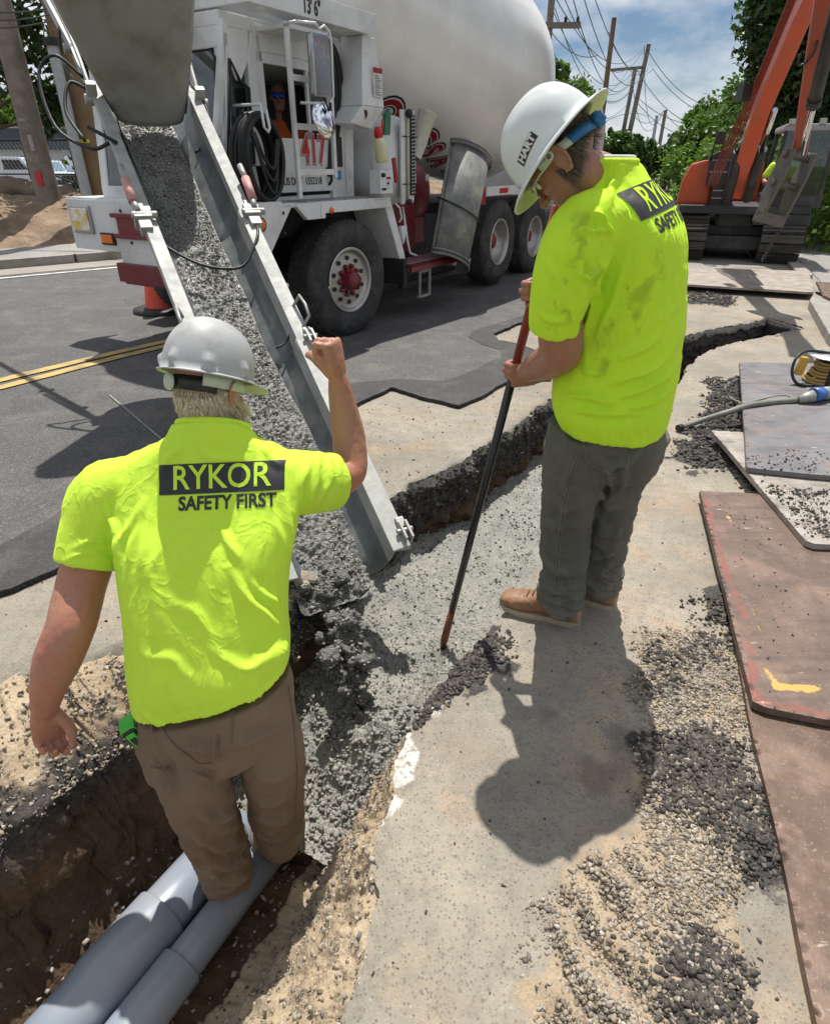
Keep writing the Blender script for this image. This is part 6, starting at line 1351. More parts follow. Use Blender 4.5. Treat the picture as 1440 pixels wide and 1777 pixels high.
# hair and beard
def head_roots(C, f, u, n, test, sc=1.0):
    C, f, u = Vector(C), Vector(f).normalized(), Vector(u).normalized(); r = f.cross(u); out = []; nn = []
    while len(out) < n:
        d = Vector(rng.randn(3)).normalized(); a, b, c = d.dot(r), d.dot(f), d.dot(u)
        if test(a, b, c): p = C + u * .018 + (r * a * .079 + f * b * .097 + u * c * .105) * sc; out.append(tuple(p)); nn.append(tuple(d))
    return np.array(out), np.array(nn)
rt_, nm_ = head_roots(C1, f1, u1, 9500, lambda a, b, c: c < .55 and b < .35 and c > -.97); hair('hair', M_HAIRW, rt_, nm_, (.25, -.1, -.8), .017, P1, O1, curl=.6)
rt_, nm_ = head_roots(C1 - u1 * .055 + f1 * .04, f1, u1, 2600, lambda a, b, c: c < .35 and b > -.15, .78); hair('beard', M_HAIRW, rt_, nm_, (0.1, .1, -1), .040, P1, O1, curl=.5)
nb0 = np.array(tuple(p1(372, 775, 1.635))); nb1 = np.array(tuple(C1 - u1 * .05 + f1 * .0)); tq = .15 + 1.35 * rng.rand(5200); aq = rng.rand(5200) * 3.6 - 3.37; dq = np.stack([np.cos(aq), np.sin(aq), 0 * aq], 1); rt_ = nb0 + (nb1 - nb0) * tq[:, None] + dq * (.062 + .012 * smooth(.7, 1.2, tq))[:, None]; hair('neck_hair', M_HAIRW, rt_, dq, (.2, -.05, -1), .015, P1, O1, curl=.7)
# tape measure clipped at the left hip
tp = empty('tape_measure', tuple(W(232, 1268, Y=1.24)), label='green and black tape measure clipped to the left hip of the man in the trench', cat='tape measure')
tpM = Matrix.Rotation(R(25), 4, 'Z') @ Matrix.Rotation(R(-20), 4, 'Y'); 
mb = MB(); mb.box((-.020, -.034, -.036), (.020, .034, .036), tpM); mb.build('case', M_BLACKPL, tp, bevel=.010)
mb = MB(); mb.box((-.012, -.040, -.030), (.014, -.034, .026), tpM); mb.box((-.021, -.028, .02), (.022, .03, .038), tpM); mb.build('green_shell', simple('bright_green_plastic', (.06, .50, .04), .4), tp, bevel=.004)
mb = MB(); mb.box((-.007, -.0415, -.018), (.008, -.0398, .012), tpM); mb.build('face_plate', M_BLACKPL, tp, bevel=.002)
mb = MB(); mb.box((.021, -.012, -.03), (.026, .012, .03), tpM); mb.build('belt_clip', M_STEELG, tp)

# ------------------------------------------------------------------ WORKER 2 (right, side-back view, raking)
O2 = Vector((.60, 1.95, 0)); INV2 = Matrix.Translation(-O2)
s2 = np.array([.41, .91, 0.]); fdir = np.array([-.91, .41, 0.])
def csec(x, y, Y, hw, hd, tl=0.0): c = p1(x, y, Y); return (c, s2 * hw + np.array([0, 0, tl * hw]), fdir * hd)
F2 = Vector((-.548, .247, -.80)); U2 = Vector((-.727, .327, .60)); HC2 = Vector(tuple(W(962, 259, Y=1.80))); CH2 = HC2 - U2 * .036; R2 = F2.cross(U2).normalized()
t2 = [csec(1062, 735, 1.82, .185, .155), csec(1060, 700, 1.83, .20, .175), csec(1068, 640, 1.84, .20, .180), csec(1078, 560, 1.85, .212, .170), csec(1084, 470, 1.85, .220, .160), csec(1086, 400, 1.85, .222, .150, .03), csec(1076, 350, 1.85, .190, .125, .04), csec(1066, 318, 1.84, .130, .098), csec(1058, 296, 1.83, .095, .085), csec(1052, 284, 1.82, .086, .078)]
q1 = lambda x, y, Y: tuple(p1(x, y, Y))
slN = limb([q1(1050, 385, 1.72), q1(1012, 410, 1.68), q1(985, 470, 1.665), q1(966, 540, 1.67), q1(962, 572, 1.68)], [.085, .090, .084, .072, .066], 36, 50, False)
far_s = tuple(np.array(t2[5][0]) + s2 * .16 + [0, 0, -.02]); slF = limb([tuple(np.array(t2[5][0]) + s2 * .1), far_s, tuple(np.array(far_s) + [-.06, .04, -.13]), tuple(np.array(far_s) + [-.10, .05, -.20])], [.085, .09, .08, .07], 30, 40, False)
sv2, sn2, sf2 = fuse([loft(t2, 64, 90, 2.3), slN, slF], .0052, 5)
fl2 = [([(1000, 470), (1030, 480), (1055, 440)], .9), ([(1010, 360), (1050, 385), (1060, 420)], 1.1), ([(1030, 350), (1045, 380), (1040, 420)], 1.0, .8), ([(1000, 395), (1030, 402), (1060, 400)], .9, .7), ([(1045, 470), (1035, 500), (1025, 540)], 1.3, .7), ([(1035, 500), (1018, 560), (1008, 590)], 1.4), ([(1085, 440), (1060, 520), (1030, 590)], .9, 1.2), ([(1180, 520), (1130, 590), (1060, 630)], 1.2, 1.1), ([(1185, 570), (1130, 640), (1040, 665)], 1.3, 1.0), ([(1180, 620), (1140, 665), (1060, 690)], 1.2, .9), ([(1172, 660), (1130, 700), (1050, 712)], 1.1, .8), ([(975, 690), (1020, 690), (1080, 700)], 1.3, .9), ([(985, 710), (1040, 715), (1120, 720)], 1.0, .8), ([(1185, 470), (1165, 530), (1120, 580)], .8, 1.3), ([(1190, 420), (1185, 520), (1180, 600)], .7), ([(935, 540), (960, 560), (1000, 555)], .7), ([(950, 450), (975, 500), (960, 550)], .7, 1.2), ([(1075, 300), (1060, 330), (1058, 370)], .9), ([(1000, 640), (1030, 650), (1060, 640)], 1.2)]
sv2 = folds(sv2, sn2, fl2, .018, 6.5); sv2 = sv2 + sn2 * (.006 * np.maximum(0, fbm(np.c_[sv2[:, 0] * 9, sv2[:, 1] * 9, sv2[:, 2] * 5 + sv2[:, 0] * 14], 1.6, 3, 4.0)))[:, None] + sn2 * (.0028 * fbm(sv2 * [1, 1, .5], 6, 3, 6.0, .5))[:, None]
b2 = [loft([(s[0], s[1] * .84, s[2] * .80) for s in t2[:8]], 40, 40, 2.3)]
b2 += [limb([q1(1064, 335, 1.87), q1(1046, 308, 1.845), tuple(CH2 - U2 * .055 + F2 * .0)], [.062, .056, .056], 26, 16)]
b2 += head_parts(CH2, F2, U2, .95); b2 += ear(CH2 - R2 * .078 - F2 * .004 - U2 * .006, F2, U2, -R2, 1.08); b2 += ear(CH2 + R2 * .078 - F2 * .004, F2, U2, R2, 1.05)
b2 += [limb([q1(1015, 420, 1.69), q1(975, 520, 1.67), q1(972, 580, 1.69), q1(972, 612, 1.72), q1(950, 628, 1.80), q1(925, 640, 1.88), q1(912, 646, 1.925)], [.06, .058, .060, .058, .051, .039, .031], 28, 60)]
RT = Vector((.395, 1.925, 1.45)); RB = Vector((.118, 2.16, -.395))       # rake handle top and tip
def rod(z): f = (z - RB.z) / (RT.z - RB.z); return RB + (RT - RB) * f
gl = rod(.955); gr = rod(1.215)
wl_ = gl + Vector((.088, -.018, .006)); b2 += hand(wl_, (-1, .10, -.10), (.05, 1, .05), True, [(50, 72, 50), (54, 76, 52), (58, 78, 54), (62, 78, 56)], (40, 35, 25), 1.0, 0, .35)
wr_ = gr + Vector((.075, .030, .0)); b2 += hand(wr_, (-1, -.08, -.05), (-.12, -1, 0), False, [(48, 78, 58), (52, 80, 58), (54, 82, 58), (58, 82, 58)], (40, 35, 25), 1.0, 0, .3)
b2 += [limb([tuple(far_s), tuple(np.array(far_s) + [-.09, .05, -.20]), tuple(np.array(far_s) + [-.11, .03, -.25]), tuple(wr_ + Vector((.06, .05, .01))), tuple(wr_)], [.055, .052, .048, .036, .030], 24, 40)]
lN = [q1(1022, 740, 1.80), q1(1000, 810, 1.83), tuple(W(985, 895, z=.49)), tuple(W(978, 985, z=.26)), tuple(W(974, 1040, z=.10))]
lF = [q1(1098, 745, 1.88), q1(1078, 800, 1.91), tuple(W(1060, 880, z=.50)), tuple(W(1048, 960, z=.26)), tuple(W(1042, 1008, z=.11))]
b2 += [limb(lN, [.085, .08, .055, .045, .04], 20, 30), limb(lF, [.085, .08, .055, .045, .04], 20, 30)]
v_, n_, f_2 = fuse(b2, .0034, 3); v_ = v_ + n_ * (.0012 * fbm(v_, 30, 3, 1.0))[:, None]
P2 = pmesh('person', v_, f_2, M_SKIN2, None, O2, label='man in grey jeans and white hard hat, bent over a long rake beside the trench', cat='person'); P2.location = O2
so2 = pmesh('tshirt', sv2, sf2, M_LIME2, P2, O2)
px2 = project(sv2); d2_ = np.zeros(len(sv2))
for (x, y, r_) in ((1100, 480, 75), (1055, 470, 50), (1120, 440, 45), (1000, 470, 60), (980, 540, 60), (1010, 420, 45), (1090, 560, 60), (1010, 385, 30), (1060, 640, 60)): d2_ = np.maximum(d2_, .7 * np.exp(-((px2[:, 0] - x) ** 2 + (px2[:, 1] - y) ** 2) / r_ ** 2))
d2_ = d2_ * smooth(-.5, .7, fbm(sv2 * [1, 1, .7], 16, 5, 3.0, .65)) * 1.25
so2.data.attributes.new('dirt', 'FLOAT', 'POINT').data.foreach_set('value', d2_.astype(np.float32))
eyes(CH2, F2, U2, P2, O2)
_c, _a, _b = t2[-1]; mb = MB(); mb.tube([tuple(_c + _a * math.cos(q) * .93 + _b * math.sin(q) * .93 + np.array([0, 0, .005])) for q in np.linspace(0, 6.283 + .15, 60)], .0085, 8, caps=False); mb.build('collar', M_LIME2, P2, inv=INV2)
mb = MB(); mb.tube([tuple(_c + _a * math.cos(q) * .84 + _b * math.sin(q) * .84 + np.array([0, 0, .014])) for q in np.linspace(0, 6.283 + .15, 60)], .006, 8, caps=False); mb.build('undershirt', M_STICK, P2, inv=INV2)
# print on the back, running with the shoulder line
c_ = p1(1134, 362, 1.80); zb = Vector((.50, -.80, .34)); xb = Vector((.78, .56, .22));
pm = axm(c_, zb, xb); it = [('rect', -.155, -.012, .165, .068, M_PRINT, .0016), ('text', 'RYKOR', .004, .0280, .090, .86, .0010, M_LIME2, .0028), ('text', 'SAFETY FIRST', .012, -.040, .050, .84, .0016, M_PRINT, .0018)]
print_on(sv2, sf2, pm, it, so2, O2)
# jeans
pel = [(p1(1062, 722, 1.83), s2 * .170, fdir * .150), (p1(1062, 765, 1.84), s2 * .180, fdir * .160), (p1(1058, 805, 1.86), s2 * .165, fdir * .145)]
jn = limb([lN[0], lN[1], lN[2], lN[3], np.array(lN[4]) - [0, 0, .02]], [.120, .112, .087, .079, .079], 36, 60, False); jf = limb([lF[0], lF[1], lF[2], lF[3], np.array(lF[4]) - [0, 0, .02]], [.118, .106, .083, .073, .073], 36, 60, False)
jv, jn_, jf_ = fuse([loft(pel, 50, 20, 2.3), jn, jf], .0055, 5)
flj = [([(945, 860), (985, 880), (1040, 860)], .8), ([(1050, 790), (1060, 850), (1040, 900)], 1.0, 1.2), ([(1030, 830), (1050, 880), (1085, 870)], .9), ([(935, 900), (965, 915), (1010, 905)], .8), ([(945, 1010), (975, 1025), (1015, 1005)], 1.3), ([(945, 1030), (975, 1042), (1012, 1028)], 1.3, .8), ([(950, 985), (985, 995), (1015, 975)], 1.1), ([(1020, 955), (1045, 965), (1072, 945)], 1.2, .8), ([(1020, 980), (1045, 990), (1070, 970)], 1.2, .8), ([(1030, 920), (1060, 930), (1080, 910)], 1), ([(1000, 780), (980, 850), (965, 960)], .7), ([(1090, 790), (1080, 840), (1060, 880)], .9), ([(1110, 770), (1090, 800), (1040, 815)], .9)]
jv = folds(jv, jn_, flj, .024, 7.5); jv = jv + jn_ * (.005 * fbm(jv, 9, 4, 3.0, .6) + .011 * (1 - np.abs(fbm(np.c_[jv[:, 0] * 7, jv[:, 1] * 7, jv[:, 2] * 16 + jv[:, 0] * 6], 1, 3, 5.0)) * 2.2).clip(0, 1) * (smooth(.45, .15, jv[:, 2]) + .4))[:, None]; je = pmesh('jeans', jv, jf_, M_JEAN, P2, O2)
je.data.attributes.new('dirt', 'FLOAT', 'POINT').data.foreach_set('value', (smooth(.5, .1, jv[:, 2]) * .5).astype(np.float32))
JB = BVHTree.FromPolygons([tuple(v) for v in jv], [tuple(f) for f in jf_])
for pts in ([(1015, 752), (985, 830), (968, 930), (962, 1035)], [(1020, 752), (990, 830), (973, 930), (967, 1035)], [(1018, 800), (1060, 822), (1088, 812), (1098, 765)], [(1018, 800), (1012, 765), (1030, 745)], [(1025, 742), (1080, 762), (1130, 757)]):
    q = on_cloth(resample(pts, 6), JB)
    if len(q) > 3: mb = MB(); mb.tube(q, .0014, 5); mb.build('seam', simple('pale_stitching', (.17, .165, .14), .8), je, inv=INV2)
q = on_cloth([(1085, 742), (1100, 745), (1115, 745), (1128, 742)], JB, .006)
if len(q) > 2: mb = MB(); mb.tube(q, .016, 8); mb.build('red_glove', M_RED, P2, inv=INV2, label='red and black glove tip in the back pocket')
boot((lN[4][0] + .005, lN[4][1], .10), (-.275, .125, 0), .315, 0.0, M_BOOT, P2, O2); boot((lF[4][0], lF[4][1], .10), (-.25, .15, 0), .315, .0, M_BOOT, P2, O2)
hat2, HM2 = hardhat(HC2, F2, U2, True, M_HATW, P2, O2, sc=.915)
band(HM2, -2.9, -.25, -.030, .004, .084, .104, .022, M_BLACKPL, 'inner_band', hat2, O2)
# side strap (hat's left side faces us: local -x), running to the blue ratchet at the nape
def strap(pts, hh, mat, nm, off=0.0):
    mb = MB(); C = crom(pts, 20); vs = []
    for i, c in enumerate(C):
        o = np.array([c[0], c[1], 0]); o = o / np.linalg.norm(o); 
        for r_, z in ((0, -hh), (0, hh), (.003, hh), (.003, -hh)): vs.append(HM2 @ Vector(c + o * (r_ + off) + [0, 0, z]))
    fs = [(k * 4 + j, k * 4 + (j + 1) % 4, (k + 1) * 4 + (j + 1) % 4, (k + 1) * 4 + j) for k in range(19) for j in range(4)]; mb.add(vs, fs + [(0, 1, 2, 3), (79, 78, 77, 76)], True); return mb.build(nm, mat, hat2, inv=INV2)
strap([(-.088, .045, -.012), (-.093, .01, -.018), (-.090, -.025, -.028), (-.080, -.055, -.036)], .012, M_PALEPL, 'side_strap'); strap([(-.083, -.050, -.035), (-.066, -.080, -.042), (-.035, -.101, -.046), (.0, -.106, -.046)], .013, M_BLUEPL, 'nape_strap', .002)
kc = HM2 @ Vector((-.006, -.112, -.046)); kn = (HM2.to_3x3() @ Vector((-.05, -1, -.1))).normalized(); mb = MB(); mb.lathe([(0, .022), (.012, .022), (.015, .015), (.019, .015), (.021, .004), (.021, 0), (0, 0)], 14, axm(kc, kn)); mb.build('ratchet_knob', M_BLUEPL, hat2, inv=INV2)
mb = MB(); mb.lathe([(.006, .004), (.011, .004), (.012, 0)], 20, axm(HM2 @ Vector((-.097, .008, -.018)), (HM2.to_3x3() @ Vector((-1, 0, -.1))))); mb.build('strap_button', M_PALEPL, hat2, inv=INV2)
# HART sticker on the near side of the shell
hv = np.zeros(len(hat2.data.vertices) * 3, np.float32); hat2.data.vertices.foreach_get('co', hv); hv = hv.reshape(-1, 3) + np.array(tuple(O2)); hf = [tuple(p.vertices) for p in hat2.data.polygons]
cst = HM2 @ Vector((-.105, .030, .040)); zst = (HM2.to_3x3() @ Vector((-1, .15, .28))).normalized(); xst = (HM2.to_3x3() @ Vector((0, -1, .12)))
print_on(hv, hf, axm(cst, zst, xst), [('rect', -.036, -.011, .036, .011, M_PRINT, .0008), ('text', 'HART', 0, 0.0, .023, 1.05, .0012, M_STICK, .0016)], hat2, O2)
rt_, nm_ = head_roots(CH2, F2, U2, 6500, lambda a, b, c: c < .50 and b < .28 and c > -.72 - .5 * b and not (abs(a) > .93), .95); hair('hair', M_HAIRG, rt_, nm_, tuple(-F2 * .5 - U2 * .9), .026, P2, O2, wid=.0008)
# safety glasses
mb = MB()
for q in (-1, 1): 
    c = CH2 + F2 * .098 + U2 * .006 + R2 * q * .032; M_ = axm(c + R2 * q * .0, F2 + R2 * q * .25, R2); mb.lathe([(0, .004), (.012, .003), (.024, -.001), (.028, -.004)], 20, M_ @ Matrix.Diagonal((1.1, .8, 1, 1)))
mb.build('safety_glasses', M_CLEAR, P2, inv=INV2)
mb = MB()
for q in (-1, 1): mb.tube([CH2 + F2 * .085 + U2 * .012 + R2 * q * .062, CH2 + F2 * .05 + U2 * .012 + R2 * q * .080, CH2 - F2 * .01 + U2 * .008 + R2 * q * .083], .0028, 6)
mb.build('glasses_arm', M_PALEPL, P2, inv=INV2)
# ---- the rake he holds
rk = empty('rake', RB, label='long rake with red and black handle held by the man in the white hard hat', cat='rake'); INVR = Matrix.Translation(-RB)
mb = MB(); mb.tube([rod(.985), RT], .0145, 14); mb.build('red_handle', simple('red_fibreglass', (.22, .03, .02), .35, 0, .2), rk, inv=INVR)
mb = MB(); mb.tube([rod(.955), rod(.99)], .0165, 14); mb.tube([rod(-.12), rod(.96)], .0148, 14); mb.build('black_handle', simple('black_fibreglass', (.012, .012, .013), .3), rk, inv=INVR)
mb = MB(); mb.tube([rod(-.13), rod(-.30), rod(-.36)], [.015, .017, .010], 12); mb.build('ferrule', simple('rusty_ferrule', (.20, .075, .04), .6, .3), rk, inv=INVR)
mb = MB(); t0 = rod(-.355); mb.tube(crom([t0, t0 + Vector((-.03, -.02, -.05)), t0 + Vector((-.06, -.06, -.075)), t0 + Vector((-.085, -.12, -.078))], 10), .0045, 6); mb.tube(crom([t0, t0 + Vector((.02, -.01, -.03)), t0 + Vector((.05, .00, -.01)), t0 + Vector((.06, -.015, .04))], 10), .0045, 6); mb.build('tines', M_STEELG, rk, inv=INVR)

# ================================================================== TOOLS ON THE PLATES
zt = .128
vb = empty('concrete_vibrator', W(1400, 692, z=zt), label='electric concrete vibrator with a long grey hose, lying on the blue grey plate', cat='tool'); IV_ = Matrix.Translation(-vb.location)
hz = [tuple(W(1182, 741, z=.03)), tuple(W(1215, 730, z=.05)), tuple(W(1260, 716, z=.115)), tuple(W(1300, 703, z=.142)), tuple(W(1345, 697, z=.142)), tuple(W(1385, 694, z=.145))]
mb = MB(); mb.tube(crom(hz, 30), .019, 12); mb.build('flexible_hose', simple('grey_rubber_hose', (.20, .20, .165), .6, 0, .15, 20, .2, 90, dirt=(.3, .28, .24)), vb, inv=IV_)
mb = MB(); a_, b_ = W(1183, 741, z=.03), W(1176, 743, z=.028); mb.tube([a_, b_], .023, 12); mb.build('vibrator_head', M_DARK, vb, inv=IV_)
mm = [W(1385, 694, z=.150), W(1398, 690, z=.165), W(1410, 687, z=.175), W(1425, 684, z=.175), W(1460, 680, z=.175)]
mb = MB(); mb.tube([mm[0], mm[1], mm[2]], [.022, .034, .042], 16); mb.tube([mm[3] - Vector((0.06, 0, 0)), mm[4]], [.045, .045], 16); mb.build('motor_body', M_STEELG, vb, inv=IV_)
mb = MB(); mb.tube([mm[2] + Vector((.0, 0, .006)), mm[3] + Vector((.0, 0, .006))], .046, 16); mb.build('blue_band', simple('blue_label', (.05, .14, .42), .4), vb, inv=IV_)
rl_c = W(1432, 662, z=zt); re = empty('cable_reel', rl_c, label='metal cable reel wound with yellow cord on the blue grey plate', cat='cable reel'); IR_ = Matrix.Translation(-rl_c)
mb = MB(); mb.lathe([(.03, .20), (.165, .20), (.17, .195), (.17, .190), (.03, .190)], 36); mb.build('top_disc', simple('bright_zinc', (.60, .61, .60), .3, .6), re)
for k in range(7):
    z = .015 + .022 * k; r_ = .15 - .055 * min(1, k / 3.5) + .01 * (k % 2); mb = MB(); mb.tube([(r_ * math.cos(a), r_ * math.sin(a), z + .004 * math.sin(3 * a)) for a in np.linspace(0, 6.4, 40)], .0115, 8); mb.build('yellow_cord', simple('ochre_cord', (.42, .28, .09), .5), re)
mb = MB(); mb.lathe([(.0, .19), (.06, .19), (.06, .0), (.0, .0)], 20); mb.box((-.10, -.17, .0), (-.07, -.15, .20)); mb.box((.09, .10, .0), (.12, .12, .20)); mb.build('reel_frame', M_DARK, re)
mb = MB(); q = [(.02, .03, .20), (-.16, .06, .215), (-.27, -.0, .18), (-.30, -.05, .08), (-.26, -.10, .01), (-.16, -.13, .01)]; mb.tube(crom(q, 24), .011, 8); mb.build('black_cable', M_BLACK, re)
mb = MB(); mb.box((-.285, -.07, .03), (-.235, -.02, .165), rotm('Y', 8)); mb.build('yellow_socket', simple('ochre_plastic', (.55, .33, .05), .45), re, bevel=.012)
mb = MB(); mb.tube(crom([q_ for q_ in [W(1290, 655, z=.03), W(1270, 662, z=.02), W(1258, 672, z=.015), W(1268, 690, z=.02), W(1282, 697, z=.08), W(1290, 700, z=.13), W(1340, 688, z=.13), W(1365, 686, z=.13), W(1375, 691, z=.135)]], 50), .006, 6)
tag(mb.build('thin_cord', simple('grey_cord', (.25, .24, .2), .6)), 'thin grey cord looping off the plate edge beside the vibrator hose', 'cord')

# ================================================================== EXCAVATOR
E_O = W(1262, 456, z=0); EA = math.atan2(-.36, .93)     # local x: image right, y: away, z up
ex = empty('excavator', E_O, EA, label='orange tracked excavator facing us with its arm raised over the road', cat='excavator')
E_M = Matrix.Translation(E_O) @ Matrix.Rotation(EA, 4, 'Z'); E_I = E_M.inverted()
M_EXO = simple('excavator_orange', (.62, .085, .018), .35, 0, .08, 6, .1, 50, dirt=(.30, .10, .05), dirt_amt=.5, dsc=3); M_EXD = simple('excavator_charcoal', (.022, .023, .025), .5, 0, .2, 8, .2, 50, dirt=(.10, .09, .08), dirt_amt=.5)
M_TRACK = simple('worn_track_steel', (.075, .070, .065), .5, .5, .25, 9, .3, 50, dirt=(.16, .13, .10), dirt_amt=.7)
def el(p): return E_I @ Vector(p)
for sx in (.77, -.77):
    g = MB(); g.prism([(-.0 + .25, .12), (.1, .35), (.25, .56), (2.6, .56), (2.8, .35), (2.6, .12)], sx - .12, sx + .12, 'x'); tf_ = g.build('track_frame', M_EXD, ex, bevel=.02)
    Ltr, rr = 2.3, .33; per = 2 * Ltr + 2 * math.pi * rr; ns = 44
    for k in range(ns):
        d = per * k / ns
        if d < Ltr: y, z, an = d, 2 * rr, 0
        elif d < Ltr + math.pi * rr: a = (d - Ltr) / rr; y, z, an = Ltr + rr * math.sin(a), rr + rr * math.cos(a), a
        elif d < 2 * Ltr + math.pi * rr: y, z, an = Ltr - (d - Ltr - math.pi * rr), 0, math.pi
        else: a = (d - 2 * Ltr - math.pi * rr) / rr + math.pi; y, z, an = rr * math.sin(a), rr + rr * math.cos(a), a
        if 'shoe_me' not in globals():
            mb = MB(); mb.box((-.33, -.066, -.012), (.33, .066, .016)); mb.box((-.33, -.05, .014), (.33, -.034, .042)); mb.box((-.33, .02, .014), (.33, .034, .036)); o = mb.build('track_shoe', M_TRACK, ex); shoe_me = o.data
        else: o = link('track_shoe', shoe_me, None, ex)
        o.location = (sx, y + .30 + .0, z + .03); o.rotation_euler = (-an, 0, 0)
mb = MB(); mb.box((-.64, .6, .30), (.64, 2.4, .58)); mb.box((-.66, .35, .18), (.66, .65, .42)); mb.box((-.3, .5, .55), (.3, 2.0, .82)); mb.build('undercarriage', M_EXD, ex, bevel=.03)
mb = MB(); mb.box((-.98, .15, .78), (1.12, 3.2, .92)); mb.box((.25, .1, .62), (1.15, 1.4, .80)); mb.build('turntable', M_EXD, ex, bevel=.03)
mb = MB(); mb.prism([(-1.06, .90), (-1.02, 1.30), (-.92, 1.56), (-.70, 1.62), (-.50, 1.60), (-.50, .90)], .5, 3.2, 'y'); mb.box((-.5, 2.0, .9), (.4, 3.2, 1.6)); mb.build('engine_cover', M_EXO, ex, bevel=.05)
mb = MB(); mb.box((-.62, .28, 1.22), (-.20, .6, 1.62)); mb.box((-.5, .3, .84), (-.12, .7, 1.24)); mb.prism([(-.65, 1.6), (-.22, 1.6), (-.22, 1.75), (-.35, 1.82), (-.65, 1.68)], .4, 1.3); sb_ = mb.build('valve_cover', M_EXD, ex, bevel=.02)
mb = MB()
for z in (.90, 1.02, 1.14): mb.box((-.48, .26, z), (-.16, .31, z + .015))
mb.box((-.60, .27, 1.43), (-.25, .285, 1.445)); mb.build('step_tread', M_STEELG, ex)
mb = MB(); mb.tube([(-.62, .35, 1.6), (-.60, .3, 2.0), (-.52, .3, 2.08), (-.46, .3, 2.0), (-.48, .35, 1.6)], .014, 6); mb.tube([(-.30, .25, .95), (-.30, .25, 1.95)], .012, 6); mb.build('hand_rail', M_EXD, ex)
mb = MB(); mb.box((-.60, .25, 1.85), (-.46, .29, 2.05)); mb.build('mirror', M_BLACKPL, ex, bevel=.02)
# cab: frame with real glass
cb = MB(); X0, X1, Y0_, Y1_ = .42, 1.20, .25, 1.6
for (x, y) in ((X0, Y0_), (X1, Y0_), (X0, Y1_), (X1, Y1_)): cb.prism([(x - .035, .92), (x + .035, .92), (x * .94 + .055 + .03, 2.05), (x * .94 + .055 - .03, 2.05)], y - .03, y + .03)
cb.box((X0 - .04, Y0_ - .02, .9), (X1 + .04, Y1_, 1.08)); cb.box((X0 - .02, Y1_ - .05, .9), (X1 + .02, Y1_, 1.5)); cb.box((X0, .9, 1.0), (X1, 1.3, 1.25))
cbo = cb.build('cab', M_EXD, ex, bevel=.015)
mb = MB(); mb.box((X0 - .02, Y0_ - .05, 2.03), (X1 + .02, Y1_, 2.13)); mb.build('cab_roof', simple('grey_cab_roof', (.30, .31, .31), .5), cbo, bevel=.03)
mb = MB(); mb.quad((X0 + .03, Y0_, 1.08), (X1 - .03, Y0_, 1.08), (X1 - .05, Y0_, 2.03), (X0 + .06, Y0_, 2.03)); mb.quad((X0, Y0_, 1.08), (X0, Y1_, 1.08), (X0 + .04, Y1_, 2.03), (X0 + .04, Y0_, 2.03)); mb.build('cab_window', mat_glass('dark_cab_glass', (.30, .34, .33)), cbo)
mb = MB()
for x in (.5, .72, .94, 1.14): mb.box((x - .05, Y0_ - .08, 2.12), (x + .05, Y0_ - .02, 2.20))
mb.build('work_lamp', M_RIM, cbo, bevel=.01)
mb = MB(); mb.box((1.30, .2, 1.35), (1.5, .24, 1.62)); mb.tube([(1.2, .2, 1.8), (1.4, .2, 1.75), (1.4, .22, 1.6)], .014, 6); mb.build('side_mirror', M_BLACKPL, ex, bevel=.02)
# boom, stick, cylinders (true positions, built in world coordinates then put into the excavator)
def beam_(pts, wid, dep, mat, name, bev=.02, side=(0.93, -.36, 0)):
    mb = MB(); sd = Vector(side).normalized(); rows = []
    for i, p in enumerate(pts):
        p = Vector(p); t = (Vector(pts[min(i + 1, len(pts) - 1)]) - Vector(pts[max(i - 1, 0)])).normalized(); s_ = (sd - t * sd.dot(t)).normalized(); u = s_.cross(t); w = wid[i] / 2; d = dep[i] / 2; rows += [p + s_ * w + u * d, p - s_ * w + u * d, p - s_ * w - u * d, p + s_ * w - u * d]
    n = len(pts); fs = [(0, 1, 2, 3), (4 * n - 1, 4 * n - 2, 4 * n - 3, 4 * n - 4)] + [(4 * i + k, 4 * i + (k + 1) % 4, 4 * i + 4 + (k + 1) % 4, 4 * i + 4 + k) for i in range(n - 1) for k in range(4)]
    mb.add(rows, fs); return mb.build(name, mat, ex, bevel=bev, inv=E_I)
b0, b1_, b2_, b3 = W(1272, 335, Y=11.6), W(1322, 185, Y=10.1), W(1392, 22, Y=8.6), W(1462, -120, Y=7.4)
bo = beam_([b0, (b0 + b1_) / 2, b1_, b2_, b3], [.24, .24, .21, .19, .17], [.20, .26, .27, .24, .20], M_EXO, 'boom')
mb = MB()
for k in range(4):
    o_ = Vector((-.10 - .045 * k, 0, .0)); mb.tube(crom([b0 + o_ + Vector((-.25, -.1, .1)), b0 + o_ + Vector((-.15, -.1, .55)), (b0 + b1_) / 2 + o_ + Vector((-.05, 0, .32)), b1_ + o_ * .6 + Vector((-.02, 0, .30)), b2_ + o_ * .6 + Vector((0, 0, .27)), b3 + o_ * .5 + Vector((0, 0, .2))], 40), .014, 6)
mb.build('boom_hose', simple('red_brown_hose', (.20, .05, .03), .6), bo, inv=E_I)
mb = MB(); mb.box((-.06, -.1, -.1), (.06, .1, .1), Matrix.Translation(W(1315, 168, Y=10.0) + Vector((-.2, 0, .05)))); mb.build('hose_bracket', M_EXD, bo, inv=E_I)
for (pa, pb, pc) in ((W(1262, 345, Y=11.3), W(1282, 262, Y=10.8), W(1305, 205, Y=10.3)), (W(1296, 345, Y=11.3), W(1322, 258, Y=10.6), W(1345, 190, Y=9.9))):
    mb = MB(); mb.tube([pa, pb], .075, 14); mb.build('boom_cylinder', M_EXD, ex, inv=E_I); mb = MB(); mb.tube([pb, pc], .035, 10); mb.build('cylinder_rod', M_CHROME, ex, inv=E_I)
s0_, s1_ = W(1448, -110, Y=7.2), W(1386, 268, Y=8.2)
